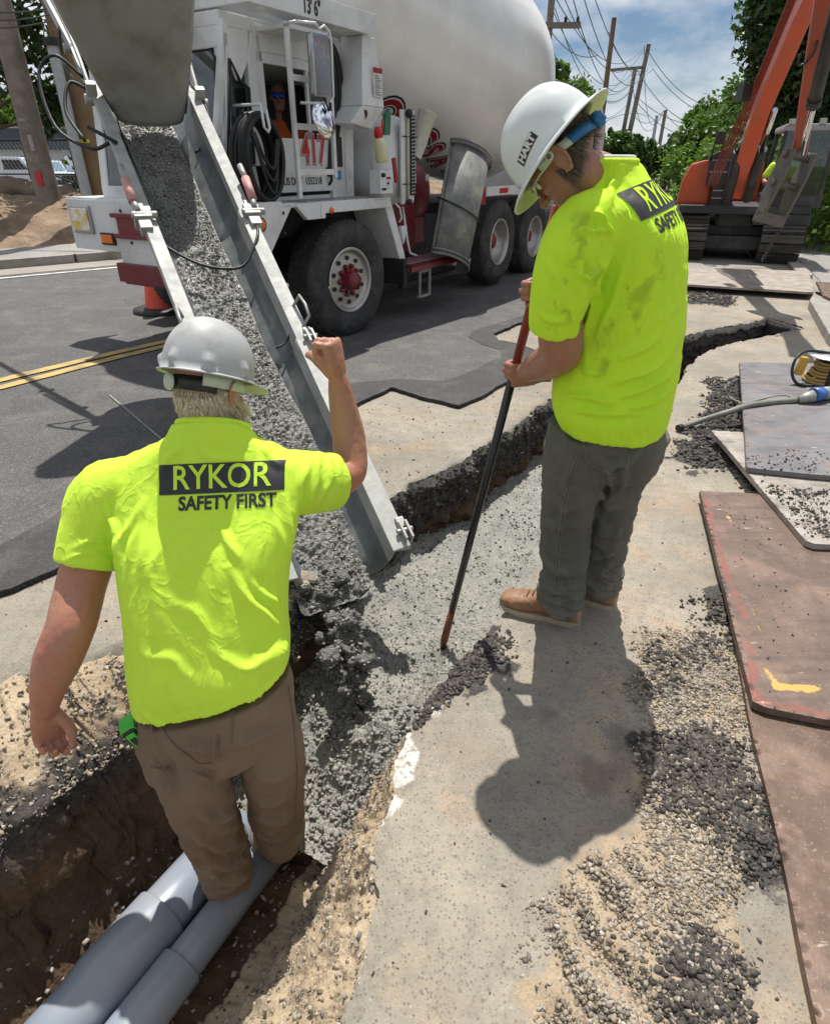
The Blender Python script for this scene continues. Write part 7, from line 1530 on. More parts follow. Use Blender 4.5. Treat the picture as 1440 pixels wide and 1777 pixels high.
st_ = beam_([s0_, s0_ * .55 + s1_ * .45, s1_], [.17, .17, .15], [.24, .22, .16], M_EXO, 'stick')
st_.data.materials.clear(); st_.data.materials.append(simple('faded_orange', (.42, .085, .045), .4, 0, .1, 6, .1, 50, dirt=(.25, .10, .07), dirt_amt=.6))
mb = MB(); c0, c1, c2 = W(1446, 40, Y=6.9), W(1414, 170, Y=7.3), W(1391, 266, Y=7.75); mb.tube([c0 + (c0 - c1) * .8, c1], .062, 16); mb.tube([c1, c1 + (c2 - c1) * .12], .070, 16); mb.build('bucket_cylinder', M_EXD, ex, inv=E_I); mb = MB(); mb.tube([c1, c2], .032, 12); mb.build('cylinder_rod', M_CHROME, ex, inv=E_I)
mb = MB(); k0 = W(1385, 270, Y=8.1); KM = axm(k0, (-.20, .05, -1), (1, 0, 0))
for sx in (-.13, .13): mb.prism([(-.10, -.06), (.12, -.05), (.15, .20), (.10, .62), (-.05, .68), (-.16, .40)], sx - .02, sx + .02, 'x', KM)
mb.box((-.15, -.10, .60), (.15, .10, .72), KM); mb.tube([KM @ Vector((-.18, 0, 0)), KM @ Vector((.18, 0, 0))], .05, 12); mb.tube([KM @ Vector((-.18, .02, .3)), KM @ Vector((.18, .02, .3))], .04, 12); mb.build('bucket_coupler', simple('worn_grey_coupler', (.12, .11, .095), .5, .3, .2, dirt=(.20, .17, .12), dirt_amt=.7), ex, bevel=.012, inv=E_I)
mb = MB(); hs = crom([W(1388, 92, Y=7.6), W(1385, 112, Y=7.6), W(1398, 108, Y=7.6), W(1412, 90, Y=7.5), W(1418, 70, Y=7.5)], 16); mb.tube(hs, .012, 6); mb.build('hose_loop', M_EXD, ex, inv=E_I)
ch = empty('chain', W(1362, 372, Y=8.1), label='rusty lifting chain hanging from the excavator arm', cat='chain'); CI_ = Matrix.Translation(-ch.location)
cp = crom([W(1362, 372, Y=8.1), W(1352, 400, Y=8.1), W(1340, 420, Y=8.1), W(1322, 452, Y=8.1)], 22)
for i in range(21):
    a_, b_ = Vector(cp[i]), Vector(cp[i + 1]); M_ = axm((a_ + b_) / 2, b_ - a_) @ Matrix.Rotation(R(90 * (i % 2)), 4, 'Z'); L2 = (b_ - a_).length * .72
    mb = MB(); mb.tube([M_ @ Vector((.018 * math.cos(q), 0, L2 * math.sin(q))) for q in np.linspace(0, 6.5, 14)], .0075, 5, caps=False); mb.build('chain_link', M_TRACK, ch, inv=CI_)

# ---- people in the two cabs
def cab_person(origin, M_, shirt, lab, glasses):
    """seated upper body; local x right, y forward, z up, origin at the seat"""
    parts = [loft([((0, 0, .0), (.16, 0, 0), (0, .11, 0)), ((0, .02, .2), (.17, 0, 0), (0, .11, 0)), ((0, .02, .38), (.20, 0, 0), (0, .11, 0)), ((0, .02, .48), (.14, 0, 0), (0, .08, 0)), ((0, .02, .52), (.07, 0, 0), (0, .06, 0))], 30, 30)]
    hd = Vector((0, .05, .70)); parts += [limb([(0, .02, .5), (0, .04, .62)], [.055, .052])]; parts += head_parts(hd, (0, 1, -.05), (0, 0, 1)); parts += ear(hd + Vector((.078, 0, 0)), (0, 1, 0), (0, 0, 1), (1, 0, 0)) + ear(hd - Vector((.078, 0, 0)), (0, 1, 0), (0, 0, 1), (-1, 0, 0))
    for q in (-1, 1):
        parts += [limb([(q * .18, .02, .42), (q * .26, .06, .24), (q * .24, .18, .16), (q * .12, .36, .22)], [.055, .048, .044, .030])]; parts += hand((q * .12, .36, .22), (-q * .3, 1, .1), (0, .1, -1), q < 0, (25, 35, 25), (20, 20, 20), .95)
        parts += [limb([(q * .09, .0, .02), (q * .11, .36, .06), (q * .11, .42, -.25)], [.08, .065, .05])]
    v, n, f = fuse(parts, .007, 3); o = pmesh('person', v, f, M_SKIN2, None, (0, 0, 0), label=lab, cat='person'); o.matrix_world = M_
    sh_ = [loft([((0, 0, -.02), (.175, 0, 0), (0, .125, 0)), ((0, .02, .2), (.185, 0, 0), (0, .125, 0)), ((0, .02, .38), (.212, 0, 0), (0, .122, 0)), ((0, .02, .49), (.145, 0, 0), (0, .088, 0)), ((0, .02, .515), (.08, 0, 0), (0, .07, 0))], 30, 30)] + [limb([(q * .17, .02, .42), (q * .25, .05, .27)], [.075, .066]) for q in (-1, 1)]
    v, n, f = fuse(sh_, .009, 3); v = v + n * (.006 * fbm(v, 12, 3))[:, None]; pmesh('shirt', v, f, shirt, o)
    tr_ = [loft([((0, .0, -.10), (.17, 0, 0), (0, .13, 0)), ((0, .0, .04), (.17, 0, 0), (0, .13, 0))], 24, 10)] + [limb([(q * .09, .0, .0), (q * .11, .36, .05), (q * .11, .43, -.28)], [.095, .08, .065]) for q in (-1, 1)]
    v, n, f = fuse(tr_, .010, 3); pmesh('trousers', v, f, M_JEAN, o)
    a_, b_ = head_roots(hd, (0, 1, 0), (0, 0, 1), 1200, lambda a, b, c: c > -.1 and b < .6 or c > .45); hair('hair', M_HAIRG, a_, b_, (0, -.5, -.2), .02, o, (0, 0, 0), wid=.0015)
    mb = MB()
    for q in (-1, 1): mb.lathe([(0, .003), (.024, .002), (.029, -.004)], 16, axm(hd + Vector((q * .032, .098, .008)), (q * .25, 1, 0)) @ Matrix.Diagonal((1.15, .8, 1, 1)))
    mb.tube([hd + Vector((-.07, .06, .012)), hd + Vector((-.03, .10, .016)), hd + Vector((.03, .10, .016)), hd + Vector((.07, .06, .012))], .003, 6); mb.build('glasses', glasses, o); return o
def local_frame(origin, fwd): f = Vector(fwd).normalized(); r = f.cross(Vector((0, 0, 1))); return Matrix(((r.x, f.x, 0, origin[0]), (r.y, f.y, 0, origin[1]), (0, 0, 1, origin[2]), (0, 0, 0, 1)))
dp_ = T_M @ Vector((.16, .86, 1.40)); cab_person(None, local_frame(dp_, (.1, -1, 0)), mat_cloth('orange_tshirt', (.75, .12, .02), (.8, .15, .03), (.3, .08, .03), .3, attr_d=False), 'driver in an orange t-shirt and blue sunglasses in the mixer cab', simple('blue_mirror_lens', (.02, .10, .65), .1, .6))
op_ = E_M @ Vector((.62, .95, 1.10)); pr_ = cab_person(None, local_frame(op_, (-.36, -.93, 0)), M_LIME, 'operator in a lime shirt sitting in the excavator cab', M_BLACKPL)

# ================================================================== CONE
cn = empty('traffic_cone', W(283, 538, z=.035), label='orange traffic cone with white bands behind the truck bumper', cat='traffic cone')
M_CONE = simple('cone_orange', (.80, .075, .025), .45, dirt=(.4, .1, .06)); prf = lambda z: .19 - .15 * z
mb = MB(); mb.lathe([(.33, 0), (.33, .03), (.28, .045), (.20, .05), (.0, .05)], 8 * 4); mb.build('cone_base', M_BLACK, cn)
mb = MB(); mb.lathe([(prf(z), z + .04) for z in (0, .2, .5, .9)] + [(.0, .95)], 32); mb.build('cone_body', M_CONE, cn)
for z0, z1 in ((.26, .40), (.52, .64)): mb = MB(); mb.lathe([(prf(z0) + .004, z0 + .04), (prf(z1) + .004, z1 + .04)], 32); mb.build('white_band', M_STICK, cn)

# ================================================================== FAR GROUND
M_DIRT = simple('brown_dirt_bank', (.20, .135, .085), .95, 0, .3, 1.5, .8, 12, dirt=(.33, .245, .165), dirt_amt=.8, dsc=2.5, dist=.03)
sheet('slab_far', rough_line([(1.2, 8.5), (5.75, 8.5), (6.7, 11.2), (7.1, 12.6), (8.4, 15.6), (5.6, 15.0), (3.2, 11.6)], .2, .05, 2, True, 8), .002, M_CONC)
sheet('patch_far', rough_line([(4.4, 11.2), (6.6, 11.4), (8.2, 15.4), (7.0, 17), (4.6, 13.6)], .2, .03, 2, True, 9), .006, M_WALK)
sheet('footpath', rough_line([(5.55, 8.45), (6.95, 12.0), (8.3, 15.0), (12.6, 25), (18, 39), (21, 38), (15.2, 27), (11.2, 19.5), (9.6, 15.4), (9.6, 8.45)], .3, .02, 2, True, 10), .012, M_WALK)
slab_r = sheet('slab_right', [(5.55, -1), (9, -1), (9, 8.5), (5.55, 8.5)], -.004, M_CONC)
# dirt berm on the far side behind the sidewalk
L0 = resample(offset_line(curbfine, 1.8), .15); L0 = L0[(L0[:, 0] > -22) & (L0[:, 0] < 4)]; NL = len(L0); nW = 60; Vb = []
nrm_ = np.gradient(L0, axis=0); nrm_ /= np.linalg.norm(nrm_, axis=1)[:, None]; nrm_ = np.stack([-nrm_[:, 1], nrm_[:, 0]], 1)
for j in range(nW):
    f = j / (nW - 1); d = 7.0 * f; P = L0 + nrm_ * d; z = .13 + .80 * smooth(.03, .42, f) * smooth(1.0, .62, f); P3 = np.c_[P, np.full(len(P), z)]; P3[:, 2] += (.10 * fbm(P3, .8, 4, 1) + .04 * fbm(P3, 4, 4, 2)) * smooth(0, .1, f); Vb.append(P3)
Vb = np.stack(Vb, 1).reshape(-1, 3); link('dirt_bank', npmesh('dirt_bank', Vb, gridfaces(NL, nW)), M_DIRT, smooth_=True, kind='structure')
sel = rng.randint(0, len(Vb), 1500); stones('bank_stones', M_TANST, Vb[sel], .015 + .05 * rng.rand(1500) ** 4, 'small stones scattered on the brown dirt bank')
sheet('parking_lot', [(-60, 30), (-8, 30), (-6, 60), (-60, 75)], .0, M_WALK)
# two boulders
for i, (px_, py_, Yb, r_, lab) in enumerate(((22, 335, 17.6, .55, 'big brown boulder on the dirt bank, left of the grey pole'), (112, 338, 17.6, .30, 'smaller boulder on the dirt bank between the poles'))):
    c = W(px_, py_, Y=Yb); v, f = ellips((0, 0, 0), ((r_ * 1.3, 0, 0), (0, r_, 0), (0, 0, r_ * .7)), 40, 26); v = np.array(v); v = v * (1 + .22 * fbm(v / r_ + i * 5, 1.3, 4))[:, None]; o = pmesh('boulder', v, f, simple('brown_boulder', (.20, .155, .115), .9, 0, .3, 3, .6, 15, dist=.02), label=lab, cat='boulder'); o.location = c
# poles
M_WOOD = simple('weathered_grey_wood', (.225, .19, .16), .85, 0, .22, 4, .7, 26, dirt=(.11, .085, .065), dirt_amt=.7, dsc=2.5, dist=.01); M_WOODB = simple('creosote_brown_wood', (.20, .13, .065), .8, 0, .25, 4, .7, 26, dirt=(.08, .05, .03), dirt_amt=.7, dsc=2, dist=.01); M_GALV = simple('galvanised_pole', (.36, .38, .39), .45, .5)
def pole(px_, py_, Y, r0, r1, h, mat, lab, lean=(0, 0), z0=None, name='utility_pole', cat='utility pole'):
    b_ = W(px_, py_, Y=Y); b_.z = 0 if z0 is None else z0; g = empty(name, b_, label=lab, cat=cat)
    n = 26; hs = np.linspace(-.3, h, 40); V = [];
    for z in hs:
        f = z / h; r_ = r0 + (r1 - r0) * f
        for k in range(n): a = 2 * math.pi * k / n; q = r_ * (1 + .05 * mnoise.noise(Vector((math.cos(a) * 3, math.sin(a) * 3, z * .6 + px_))) + .03 * mnoise.noise(Vector((math.cos(a) * 9, math.sin(a) * 9, z * .4)))); V.append((q * math.cos(a) + lean[0] * z, q * math.sin(a) + lean[1] * z, z))
    F = [tuple(x) for x in gridfaces(40, n, True)] + [tuple(range(39 * n, 40 * n))]; pmesh('shaft', V, F, mat, g); return g
gp = pole(100, 402, 15.6, .25, .19, 9, M_WOOD, 'grey weathered utility pole on the dirt bank, nearest the left edge')
mb = MB(); mb.box((.02, -.27, 1.8), (.10, -.20, 2.1)); mb.box((-.08, -.25, 2.35), (.05, -.20, 2.39)); mb.build('pole_tag', simple('tag_metal', (.3, .3, .3), .5), gp)
mb = MB(); mb.box((-.03, -.265, 1.15), (.09, -.22, 1.42)); mb.build('red_mark', M_RED, gp, bevel=.01)
g2 = pole(152, 345, 15.2, .115, .105, 3.62, M_GALV, 'short grey steel pole between the two wooden poles', name='steel_pole', cat='pole')
mb = MB(); mb.lathe([(.15, 3.58), (.15, 3.72), (.0, 3.74)], 18); mb.build('pole_cap', M_DARK, g2)
g3 = pole(178, 345, 15.6, .26, .22, 8.5, M_WOODB, 'brown wooden utility pole seen just left of the chute', lean=(-.02, 0))
mb = MB(); mb.box((-.12, -.27, 1.95), (.10, -.235, 2.02)); mb.build('yellow_tag', simple('yellow_tag', (.6, .5, .06), .5), g3)
gA = pole(946, 130, 26, .12, .10, 12, M_WOOD, 'grey utility pole with a crossarm rising behind the drum')
mb = MB(); mb.box((-1.0, -.18, 5.5), (1.0, -.06, 5.66)); mb.build('crossarm', M_WOOD, gA)
for x in (-.9, -.5, .5, .9):
    mb = MB(); mb.lathe([(.03, 0), (.06, .02), (.04, .06), (.06, .09), (.03, .16), (0, .17)], 10, Matrix.Translation((x, -.12, 5.66))); mb.build('insulator', M_DARK, gA)
gB = pole(1036, 270, 30, .12, .09, W(1060, 30, Y=30).z, M_WOODB, 'red-brown utility pole seen beside the white hard hat')
gC = pole(1076, 285, 45, .17, .12, W(1118, 76, Y=45).z, M_WOOD, 'tall far utility pole with a crossarm and many wires', lean=(.09, 0))
zc = W(1118, 118, Y=45).z; mb = MB(); mb.box((-.9, -.2, zc - .08), (.9, .0, zc + .06), Matrix.Rotation(R(-4), 4, 'Y')); mb.build('crossarm', M_WOOD, gC)
gC2 = pole(1068, 285, 46, .15, .11, W(1098, 118, Y=46).z, M_WOOD, 'far utility pole just left of the crossarm pole', lean=(.06, 0))
gD = pole(1137, 286, 60, .17, .13, W(1150, 190, Y=60).z, M_WOOD, 'short distant utility pole above the tree line', lean=(.02, 0))
gE = pole(1126, 286, 80, .22, .16, W(1140, 200, Y=80).z, M_GALV, 'thin pale distant pole, leftmost of the distant pair')
M_WIRE = simple('dark_wire', (.06, .06, .065), .6)
def wire(a, b_, sag, r_, lab, name='overhead_wire'):
    A_, B_ = W(*a[:2], Y=a[2]), W(*b_[:2], Y=b_[2]); mb = MB(); mb.tube([A_.lerp(B_, t) - Vector((0, 0, sag * 4 * t * (1 - t))) for t in np.linspace(0, 1, 26)], r_, 5); tag(mb.build(name, M_WIRE), lab, 'wire', 'overhead power lines')
WL = 'overhead power line running along the road above the trees'
for a, b_, sg in (((950, -30, 20), (1118, 80, 45), 1.2), ((965, -40, 20), (1118, 84, 45), 1.5), ((985, -40, 18), (1105, 118, 45), 1.6), ((1000, -50, 18), (1124, 118, 45), 1.4), ((1020, -40, 20), (1134, 118, 45), 1.0), ((905, -30, 20), (1090, 120, 45), 1.8), ((957, 12, 26), (1098, 125, 46), 1.3), ((963, 14, 26), (1100, 150, 46), 1.6), ((1056, 55, 30), (1118, 120, 45), .5), ((930, 10, 26), (1038, 95, 30), .5),
                  ((1120, 80, 45), (1330, 175, 40), 1.4), ((1132, 118, 45), (1340, 190, 40), 1.2), ((1105, 120, 45), (1340, 186, 40), 1.8), ((1108, 170, 46), (1330, 178, 42), 1.2), ((1106, 178, 46), (1330, 196, 42), 1.5), ((1040, 160, 30), (1098, 140, 46), .3), ((1040, 168, 30), (1098, 150, 46), .4), ((1030, 205, 32), (1090, 178, 46), .3), ((1100, 200, 46), (1150, 192, 60), .6), ((1096, 128, 46), (1150, 196, 60), 2.0), ((1042, 215, 30), (1125, 203, 46), -.3), ((1150, 192, 60), (1330, 230, 60), 1.5), ((1118, 78, 45), (1150, 192, 60), 2.2)):
    wire(a, b_, sg, .013 if a[2] < 40 else .018, 'power line sagging from the poles behind the drum towards the far crossarm' if a[1] < 60 and a[2] < 40 else 'power line running from the far crossarm over the trees' if b_[0] > 1300 else 'short wire between the slim far poles')
for k in range(3): wire((-20, 20 + 14 * k, 14), (240, -60 + 8 * k, 14), .2, .012, 'thin wire strung between the poles at the left', 'overhead_wire')
# fence
F0, F1_ = W(-40, 345, Y=21.5), W(330, 345, Y=20.0); F0.z = F1_.z = .35; fd_ = (F1_ - F0); fl_ = fd_.length
fn = empty('chain_link_fence', F0, math.atan2(fd_.y, fd_.x), label='chain link fence behind the dirt bank, in front of the parked vehicles', cat='fence')
mb = MB(); mb.tube([(0, 0, 1.82), (fl_, 0, 1.82)], .03, 8); mb.tube([(0, 0, .95), (fl_, 0, .95)], .022, 6); mb.tube([(0, 0, .12), (fl_, 0, .12)], .02, 6); mb.build('rail', M_DARK, fn)
for k in range(5): mb = MB(); x = .6 + k * (fl_ - 1) / 4; mb.tube([(x, 0, -.3), (x, 0, 1.85)], .045, 10); mb.build('post', M_DARK, fn)
mb = MB()
for k in range(int(fl_ / .13) + 15):
    for sg in (1, -1):
        x = k * .13 - 1.0 if sg > 0 else k * .13; a_, b_ = Vector((x, 0, .1)), Vector((x + sg * 1.0, 0, 1.8))
        if a_.x < 0 or b_.x < 0 or a_.x > fl_ or b_.x > fl_: continue
        mb.tube([a_, b_], .0045, 3, caps=False)
o = mb.build('mesh_wire', M_GALV, fn); o['kind'] = 'stuff'
mb = MB(); mb.tube([(2.2, -.05, 1.2), (5.0, -.3, .3)], .03, 6); mb.build('brace', M_DARK, fn)
# long low building beyond
bl = empty('commercial_building', (-36, 64, 0), R(4), label='long low white building with a dark roof edge behind the parked vehicles', cat='building')
M_BW = simple('white_block_wall', (.55, .56, .58), .8); mb = MB(); mb.box((-14, 0, 0), (24, 12, 2.7)); mb.build('wall', M_BW, bl)
mb = MB(); mb.box((-14.4, -.6, 2.7), (24.4, 12.4, 4.3)); mb.build('roof_fascia', simple('dark_blue_fascia', (.05, .06, .085), .6), bl); mb = MB(); mb.box((-14.5, -.7, 4.3), (24.5, 12.5, 4.42)); mb.build('roof_edge', M_STEELG, bl)
for k in range(6):
    mb = MB(); mb.box((-10 + 5.4 * k, -.05, 1.0), (-8 + 5.4 * k, .02, 2.2)); w_ = mb.build('window', simple('dark_window', (.05, .07, .09), .1), bl)
# parked vehicles
def vehicle(kind, px_, py_, Y, ang, lab, cat, col):
    b_ = W(px_, py_, Y=Y); b_.z = .01; g = empty(kind, b_, R(ang), label=lab, cat=cat)
    M_ = simple('vehicle_paint', col, .25, 0, .04); mb = MB()
    if kind == 'pickup_truck': prof = [(-2.7, .45), (-2.75, 1.0), (-2.6, 1.10), (-1.3, 1.15), (-.9, 1.75), (.6, 1.78), (.8, 1.15), (2.7, 1.12), (2.75, .5)]
    else: prof = [(-2.6, .45), (-2.65, .95), (-2.3, 1.15), (-1.5, 1.95), (2.5, 2.0), (2.6, .5)]
    mb.prism(prof, -.95, .95); mb.build('body', M_, g, bevel=.08)
    mb = MB(); mb.prism([(-1.22, 1.2), (-.88, 1.66), (.45, 1.68), (.6, 1.2)] if kind == 'pickup_truck' else [(-1.95, 1.25), (-1.45, 1.8), (-.3, 1.82), (-.3, 1.25)], -.965, .965); mb.build('side_window', M_BLACK, g, bevel=.03)
    mb = MB(); mb.add([(-1.32, -.8, 1.18), (-1.32, .8, 1.18), (-.96, .75, 1.68), (-.96, -.75, 1.68)] if kind == 'pickup_truck' else [(-2.24, -.8, 1.22), (-2.24, .8, 1.22), (-1.6, .78, 1.86), (-1.6, -.78, 1.86)], [(0, 1, 2, 3)]); mb.build('windscreen', simple('pale_windscreen', (.25, .36, .42), .1), g)
    mb = MB(); mb.box((-2.80, -.85, .62), (-2.70, .85, .95)); mb.box((-2.82, -.9, .42), (-2.65, .9, .60)); mb.build('grille', M_BLACK, g, bevel=.03)
    for s_ in (-.72, .72): mb = MB(); mb.box((-2.83, s_ - .15, .70), (-2.76, s_ + .15, .90)); mb.build('headlight', M_STICK, g, bevel=.02)
    mb = MB(); mb.box((-2.85, -.16, .48), (-2.81, .16, .58)); mb.build('number_plate', M_STICK, g)
    for x in (-1.75, 1.75):
        for s_ in (-.82, .82):
            mb = MB(); mb.lathe([(.0, -.12), (.34, -.12), (.38, -.06), (.38, .06), (.34, .12), (.0, .12)], 22, Matrix.Translation((x, s_, .38)) @ Matrix.Rotation(R(90), 4, 'X')); w_ = mb.build('wheel', M_TYRE, g); mb = MB(); mb.lathe([(0, .13), (.18, .13), (.2, .12)], 16, Matrix.Translation((x, s_, .38)) @ Matrix.Rotation(R(90 if s_ < 0 else -90), 4, 'X')); mb.build('rim', M_RIM, w_)
vehicle('pickup_truck', 78, 322, 46, 150, 'white pickup truck parked behind the fence between the poles', 'pickup truck', (.62, .66, .72)); vehicle('parked_van', 196, 318, 46, 165, 'white van parked behind the fence, right of the brown pole', 'van', (.60, .65, .72)); vehicle('parked_van', 25, 325, 46, 175, 'white van parked behind the fence, left of the grey pole', 'van', (.6, .62, .66))

# ================================================================== TREES AND BUSHES
def mat_leaf(name, cols):
    a = N(name); c = a.ramp(a.attr('tint'), [(i / (len(cols) - 1), q) for i, q in enumerate(cols)]); a.set(c, .5); tl = a.n('BsdfTranslucent'); a.l(a.mix(1.0, c, (1.3, 1.5, .6), 'MULTIPLY'), tl.inputs[0]); m = a.n('MixShader'); m.inputs[0].default_value = .30; a.l(a.b.outputs[0], m.inputs[1]); a.l(tl.outputs[0], m.inputs[2]); a.l(m.outputs[0], a.out.inputs[0]); return a.m
M_LEAF = mat_leaf('mid_green_leaves', [(.025, .055, .012), (.05, .105, .02), (.085, .15, .03), (.11, .17, .045)]); M_LEAFD = mat_leaf('dark_green_leaves', [(.015, .035, .012), (.03, .065, .018), (.05, .09, .025), (.07, .11, .035)]); M_LEAFY = mat_leaf('bright_green_leaves', [(.06, .12, .015), (.10, .18, .03), (.16, .25, .05), (.2, .28, .08)])
M_BARK = simple('bark', (.09, .07, .05), .9, 0, .3, 6, .6, 20, dist=.01)
def leaves(blobs, n, size, shell=.55, clump=.22, aspect=2.0):
    """blobs: (center, radii); leaves gathered in clumps through the outer part of each blob"""
    vol = np.array([b[1][0] * b[1][1] * b[1][2] for b in blobs]) ** .67; cnt = (n * vol / vol.sum()).astype(int); out = []; tint = []
    for (c, r_), k in zip(blobs, cnt):
        nc = max(6, k // 45); d = rng.randn(nc, 3); d /= np.linalg.norm(d, axis=1)[:, None]; rad = (shell + (1 - shell) * rng.rand(nc) ** .6) * (1 + .18 * fbm(d, 2.0, 3, c[0] if hasattr(c, '__getitem__') else 0)); cc = np.array(tuple(c)) + d * rad[:, None] * np.array(r_)
        i = rng.randint(0, nc, k); p = cc[i] + rng.randn(k, 3) * clump * np.array([min(r_)] * 3) * .6; out.append(p); tint.append(np.clip(.25 + .5 * rng.rand(nc)[i] + .25 * (rng.rand(k) - .5), 0, 1))
    P = np.vstack(out); T_ = np.concatenate(tint); n = len(P); nr = rng.randn(n, 3) + [0, 0, .9]; nr /= np.linalg.norm(nr, axis=1)[:, None]; u = np.cross(nr, rng.randn(n, 3)); u /= np.linalg.norm(u, axis=1)[:, None]; w = np.cross(nr, u); s_ = size * (.6 + .8 * rng.rand(n))
    V = np.stack([P - u * (s_ * .5 * aspect / 2)[:, None], P + w * (s_ * .28)[:, None] + nr * (s_ * .08)[:, None], P + u * (s_ * .5 * aspect / 2)[:, None], P - w * (s_ * .28)[:, None] + nr * (s_ * .08)[:, None]], 1).reshape(-1, 3); return V, np.arange(n * 4).reshape(-1, 4), np.repeat(T_, 4)
def tree(name, base, blobs, n, size, mat, lab, trunk_r=.25, cat='tree', **k):
    base = Vector(base); g = empty(name, base, label=lab, cat=cat); V, F, T_ = leaves(blobs, n, size, **k); link('crown', npmesh('crown', V - np.array(tuple(base)), F, dict(tint=T_)), mat, g)
    mb = MB(); top = Vector(tuple(np.mean([tuple(b[0]) for b in blobs], 0))) - base
    mb.tube(crom([(0, 0, -.2), top * .3 + Vector((.1, 0, 0)), top * .7], 10), list(np.linspace(trunk_r, trunk_r * .5, 10)), 10)
    for b in blobs: e = Vector(tuple(b[0])) - base; mb.tube(crom([top * .35, top * .35 + (e - top * .35) * .5 + Vector((0, 0, .2)), e], 8), list(np.linspace(trunk_r * .4, trunk_r * .08, 8)), 6)
    mb.build('trunk', M_BARK, g); return g
def bl_(px_, py_, Y, rx, ry=None, rz=None): c = W(px_, py_, Y=Y); return (tuple(c), (rx, ry or rx, rz or rx))
tree('broadleaf_tree', (17, 19, 0), [bl_(1385, 60, 17, .95, 1.5, 1.3), bl_(1375, -40, 17, .9, 1.5, 1.4), bl_(1370, 130, 17.5, .9, 1.4, .9), bl_(1450, 160, 17, 1.5, 2, 1.8), bl_(1480, -20, 17, 1.8, 2, 2.0), bl_(1330, 100, 18, .35, .5, .5), bl_(1325, 30, 18, .3, .5, .6), bl_(1400, 250, 19, 1.6, 2, 1.3)], 26000, .17, M_LEAFD, 'tall dark leafy tree behind the excavator boom', .35, clump=.24)
tree('broadleaf_tree', (13.4, 24, 0), [bl_(1262, 255, 24, 1.5, 1.8, 1.2), bl_(1225, 275, 24, 1.1, 1.5, .9), bl_(1300, 225, 25, 1.5, 1.8, 1.4), bl_(1340, 215, 25, 1.6, 1.8, 1.5), bl_(1255, 205, 27, 1.1, 1.5, .8), bl_(1213, 235, 27, .8, 1.2, .9), bl_(1300, 300, 23, 1.8, 1.5, 1.0)], 36000, .18, M_LEAF, 'rounded broad tree left of the excavator boom', .3, clump=.22)
tree('broadleaf_tree', (16, 46, 0), [bl_(1168, 278, 46, 1.3, 2, .9), bl_(1190, 268, 44, 1.4, 2, 1.2), bl_(1150, 285, 50, 1.6, 2, .9)], 9000, .32, M_LEAFD, 'dark tree in the distance right of the far poles', .3)
tree('broadleaf_tree', (13, 44, 0), [bl_(1100, 262, 44, 1.1, 1.6, .8), bl_(1075, 258, 44, 1.0, 1.5, .8), bl_(1125, 275, 46, 1.0, 1.8, .6), bl_(1045, 255, 44, .9, 1.4, .8)], 9000, .30, M_LEAF, 'low green trees at the foot of the far poles', .2)
tree('broadleaf_tree', (7.5, 34, 0), [bl_(968, 128, 32, .5, .8, .45), bl_(950, 150, 32, .8, 1, .7), bl_(990, 185, 32, 1.0, 1.2, 1.0)], 6000, .22, M_LEAFY, 'bright green treetop showing above the engine hood', .2)
tree('leafy_bush', (10.9, 15, 0), [bl_(1440, 350, 14.5, 1.0, 1.2, .75), bl_(1420, 395, 15.5, .7, 1, .45), bl_(1470, 320, 15, 1.4, 1.2, 1.0), bl_(1412, 360, 17, .8, 1, .6), bl_(1500, 400, 14, 1.5, 1.5, .9)], 9000, .13, M_LEAFY, 'bright leafy bush right of the excavator by the path', .05, cat='bush', clump=.34)
tree('leafy_bush', (13.5, 21, 0), [bl_(1400, 310, 20, 1.7, 1.5, 1.2), bl_(1440, 290, 19, 1.8, 1.5, 1.4), bl_(1340, 330, 22, 1.5, 1.2, .8)], 9000, .17, M_LEAF, 'dense green bush behind the excavator cab', .06, cat='bush')
tree('leafy_bush', (9.2, 22, 0), [bl_(1235, 320, 20, 1.0, 1, .8), bl_(1265, 300, 21, 1.2, 1, 1.0), bl_(1205, 300, 23, 1.1, 1, 1.0)], 7000, .16, M_LEAFY, 'light green bush between the excavator body and the far trees', .05, cat='bush')
tree('broadleaf_tree', (-14.5, 19.5, 0), [bl_(70, 20, 18.5, 1.7, 1.5, 1.1), bl_(20, 40, 18.5, 1.2, 1.5, .5), bl_(100, 130, 18.5, 1.0, 1.2, 1.0), bl_(60, 130, 18.5, .7, 1.2, .6), bl_(95, 200, 18.5, .7, 1, .5), bl_(110, -40, 18.5, 1.6, 2, .7), ((-4.5, 7.9, 6.0), (.8, .8, .4)), ((-5.3, 8.3, 6.1), (.9, .7, .4))], 3600, .20, M_LEAFD, 'sparse dark tree hanging over the poles at the left', .2, clump=.42, aspect=2.6)
tree('broadleaf_tree', (-11.0, 21, 0), [bl_(225, 250, 19.5, 1.0, 1.2, 1.1), bl_(205, 300, 19.5, .9, 1, .7), bl_(260, 190, 20, 1.6, 1.4, 1.2), bl_(190, 225, 20, .7, 1, .6)], 14000, .17, M_LEAF, 'shady tree seen between the brown pole and the chute', .15, clump=.35)
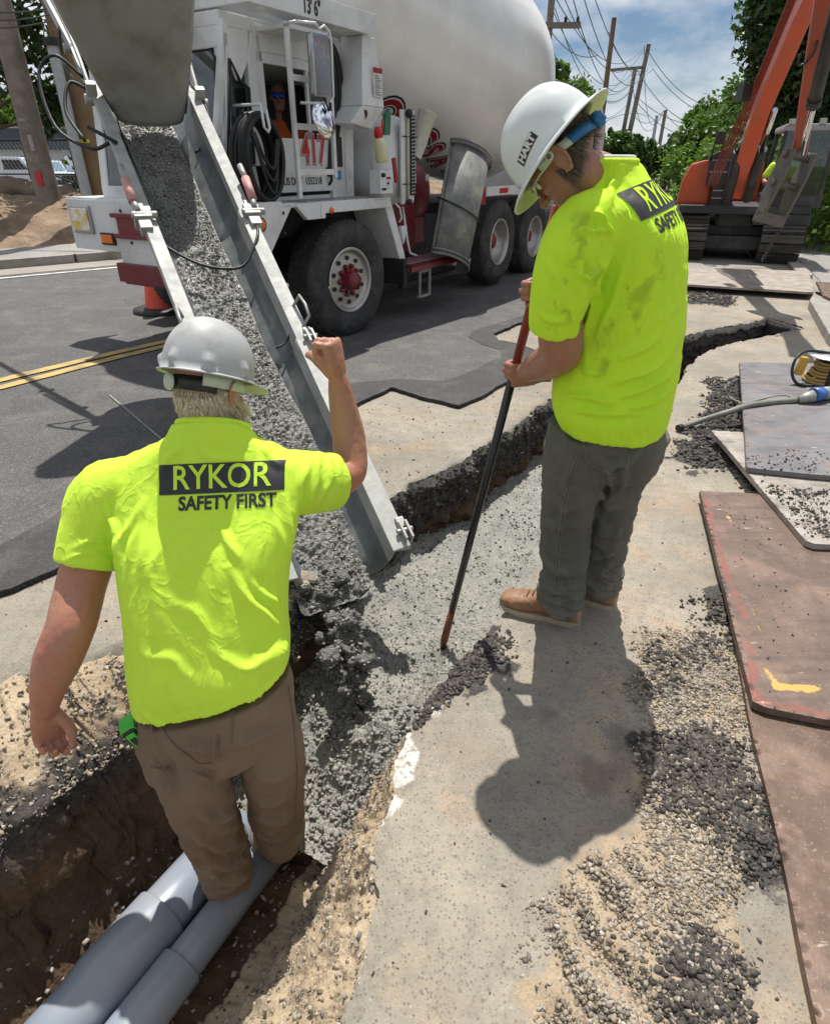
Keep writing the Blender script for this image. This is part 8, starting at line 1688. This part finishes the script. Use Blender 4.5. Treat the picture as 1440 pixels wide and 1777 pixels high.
tree('broadleaf_tree', (-52, 84, 0), [bl_(20, 205, 82, 6.0, 4, 2.6), bl_(-20, 200, 82, 6, 4, 2.8), bl_(80, 215, 83, 5, 4, 2.4), bl_(125, 205, 84, 3.6, 4, 2.4)], 14000, .55, M_LEAFY, 'bright green trees above the low building at the left', .3)
tree('broadleaf_tree', (-22, 60, 0), [bl_(310, 240, 55, 5, 4, 3.2), bl_(380, 200, 55, 5, 4, 4), bl_(240, 230, 55, 5, 4, 3.4)], 9000, .45, M_LEAFD, 'dark far trees behind the truck cab', .4)

# ================================================================== pieces that stand apart become parts of their own
def split_loose(names, most=60):
    for o in [x for x in bpy.data.objects if x.type == 'MESH' and x.name.split('.')[0] in names and x.get('kind') != 'stuff']:
        me = o.data; n = len(me.vertices); par = list(range(n))
        def find(i):
            while par[i] != i: par[i] = par[par[i]]; i = par[i]
            return i
        for e in me.edges:
            a, b_ = find(e.vertices[0]), find(e.vertices[1])
            if a != b_: par[a] = b_
        groups = {}
        for p in me.polygons: groups.setdefault(find(p.vertices[0]), []).append(p)
        if not 1 < len(groups) <= most: continue
        first = True
        for ps in groups.values():
            idx = sorted({v for p in ps for v in p.vertices}); mp = {v: i for i, v in enumerate(idx)}; nm = bpy.data.meshes.new(me.name)
            nm.from_pydata([tuple(me.vertices[i].co) for i in idx], [], [tuple(mp[v] for v in p.vertices) for p in ps]); nm.polygons.foreach_set('use_smooth', [p.use_smooth for p in ps])
            for m_ in me.materials: nm.materials.append(m_)
            if first: keepme = nm; first = False
            else:
                c = o.copy(); c.data = nm; COL.objects.link(c)
        o.data = keepme
split_loose({'fitting', 'pipe_guard', 'lever_shaft', 'glasses_arm', 'hand_hole', 'bolt', 'knob', 'tow_beam', 'tank_sticker', 'label_panel', 'chute_rest', 'windscreen', 'hydraulic_hose', 'step_tread', 'boom_hose', 'hose_hook', 'stiffener', 'pole_tag', 'rolled_rim', 'boom_hose', 'upper_rim', 'work_lamp', 'hand_rail', 'tines', 'steel_plate_x'})
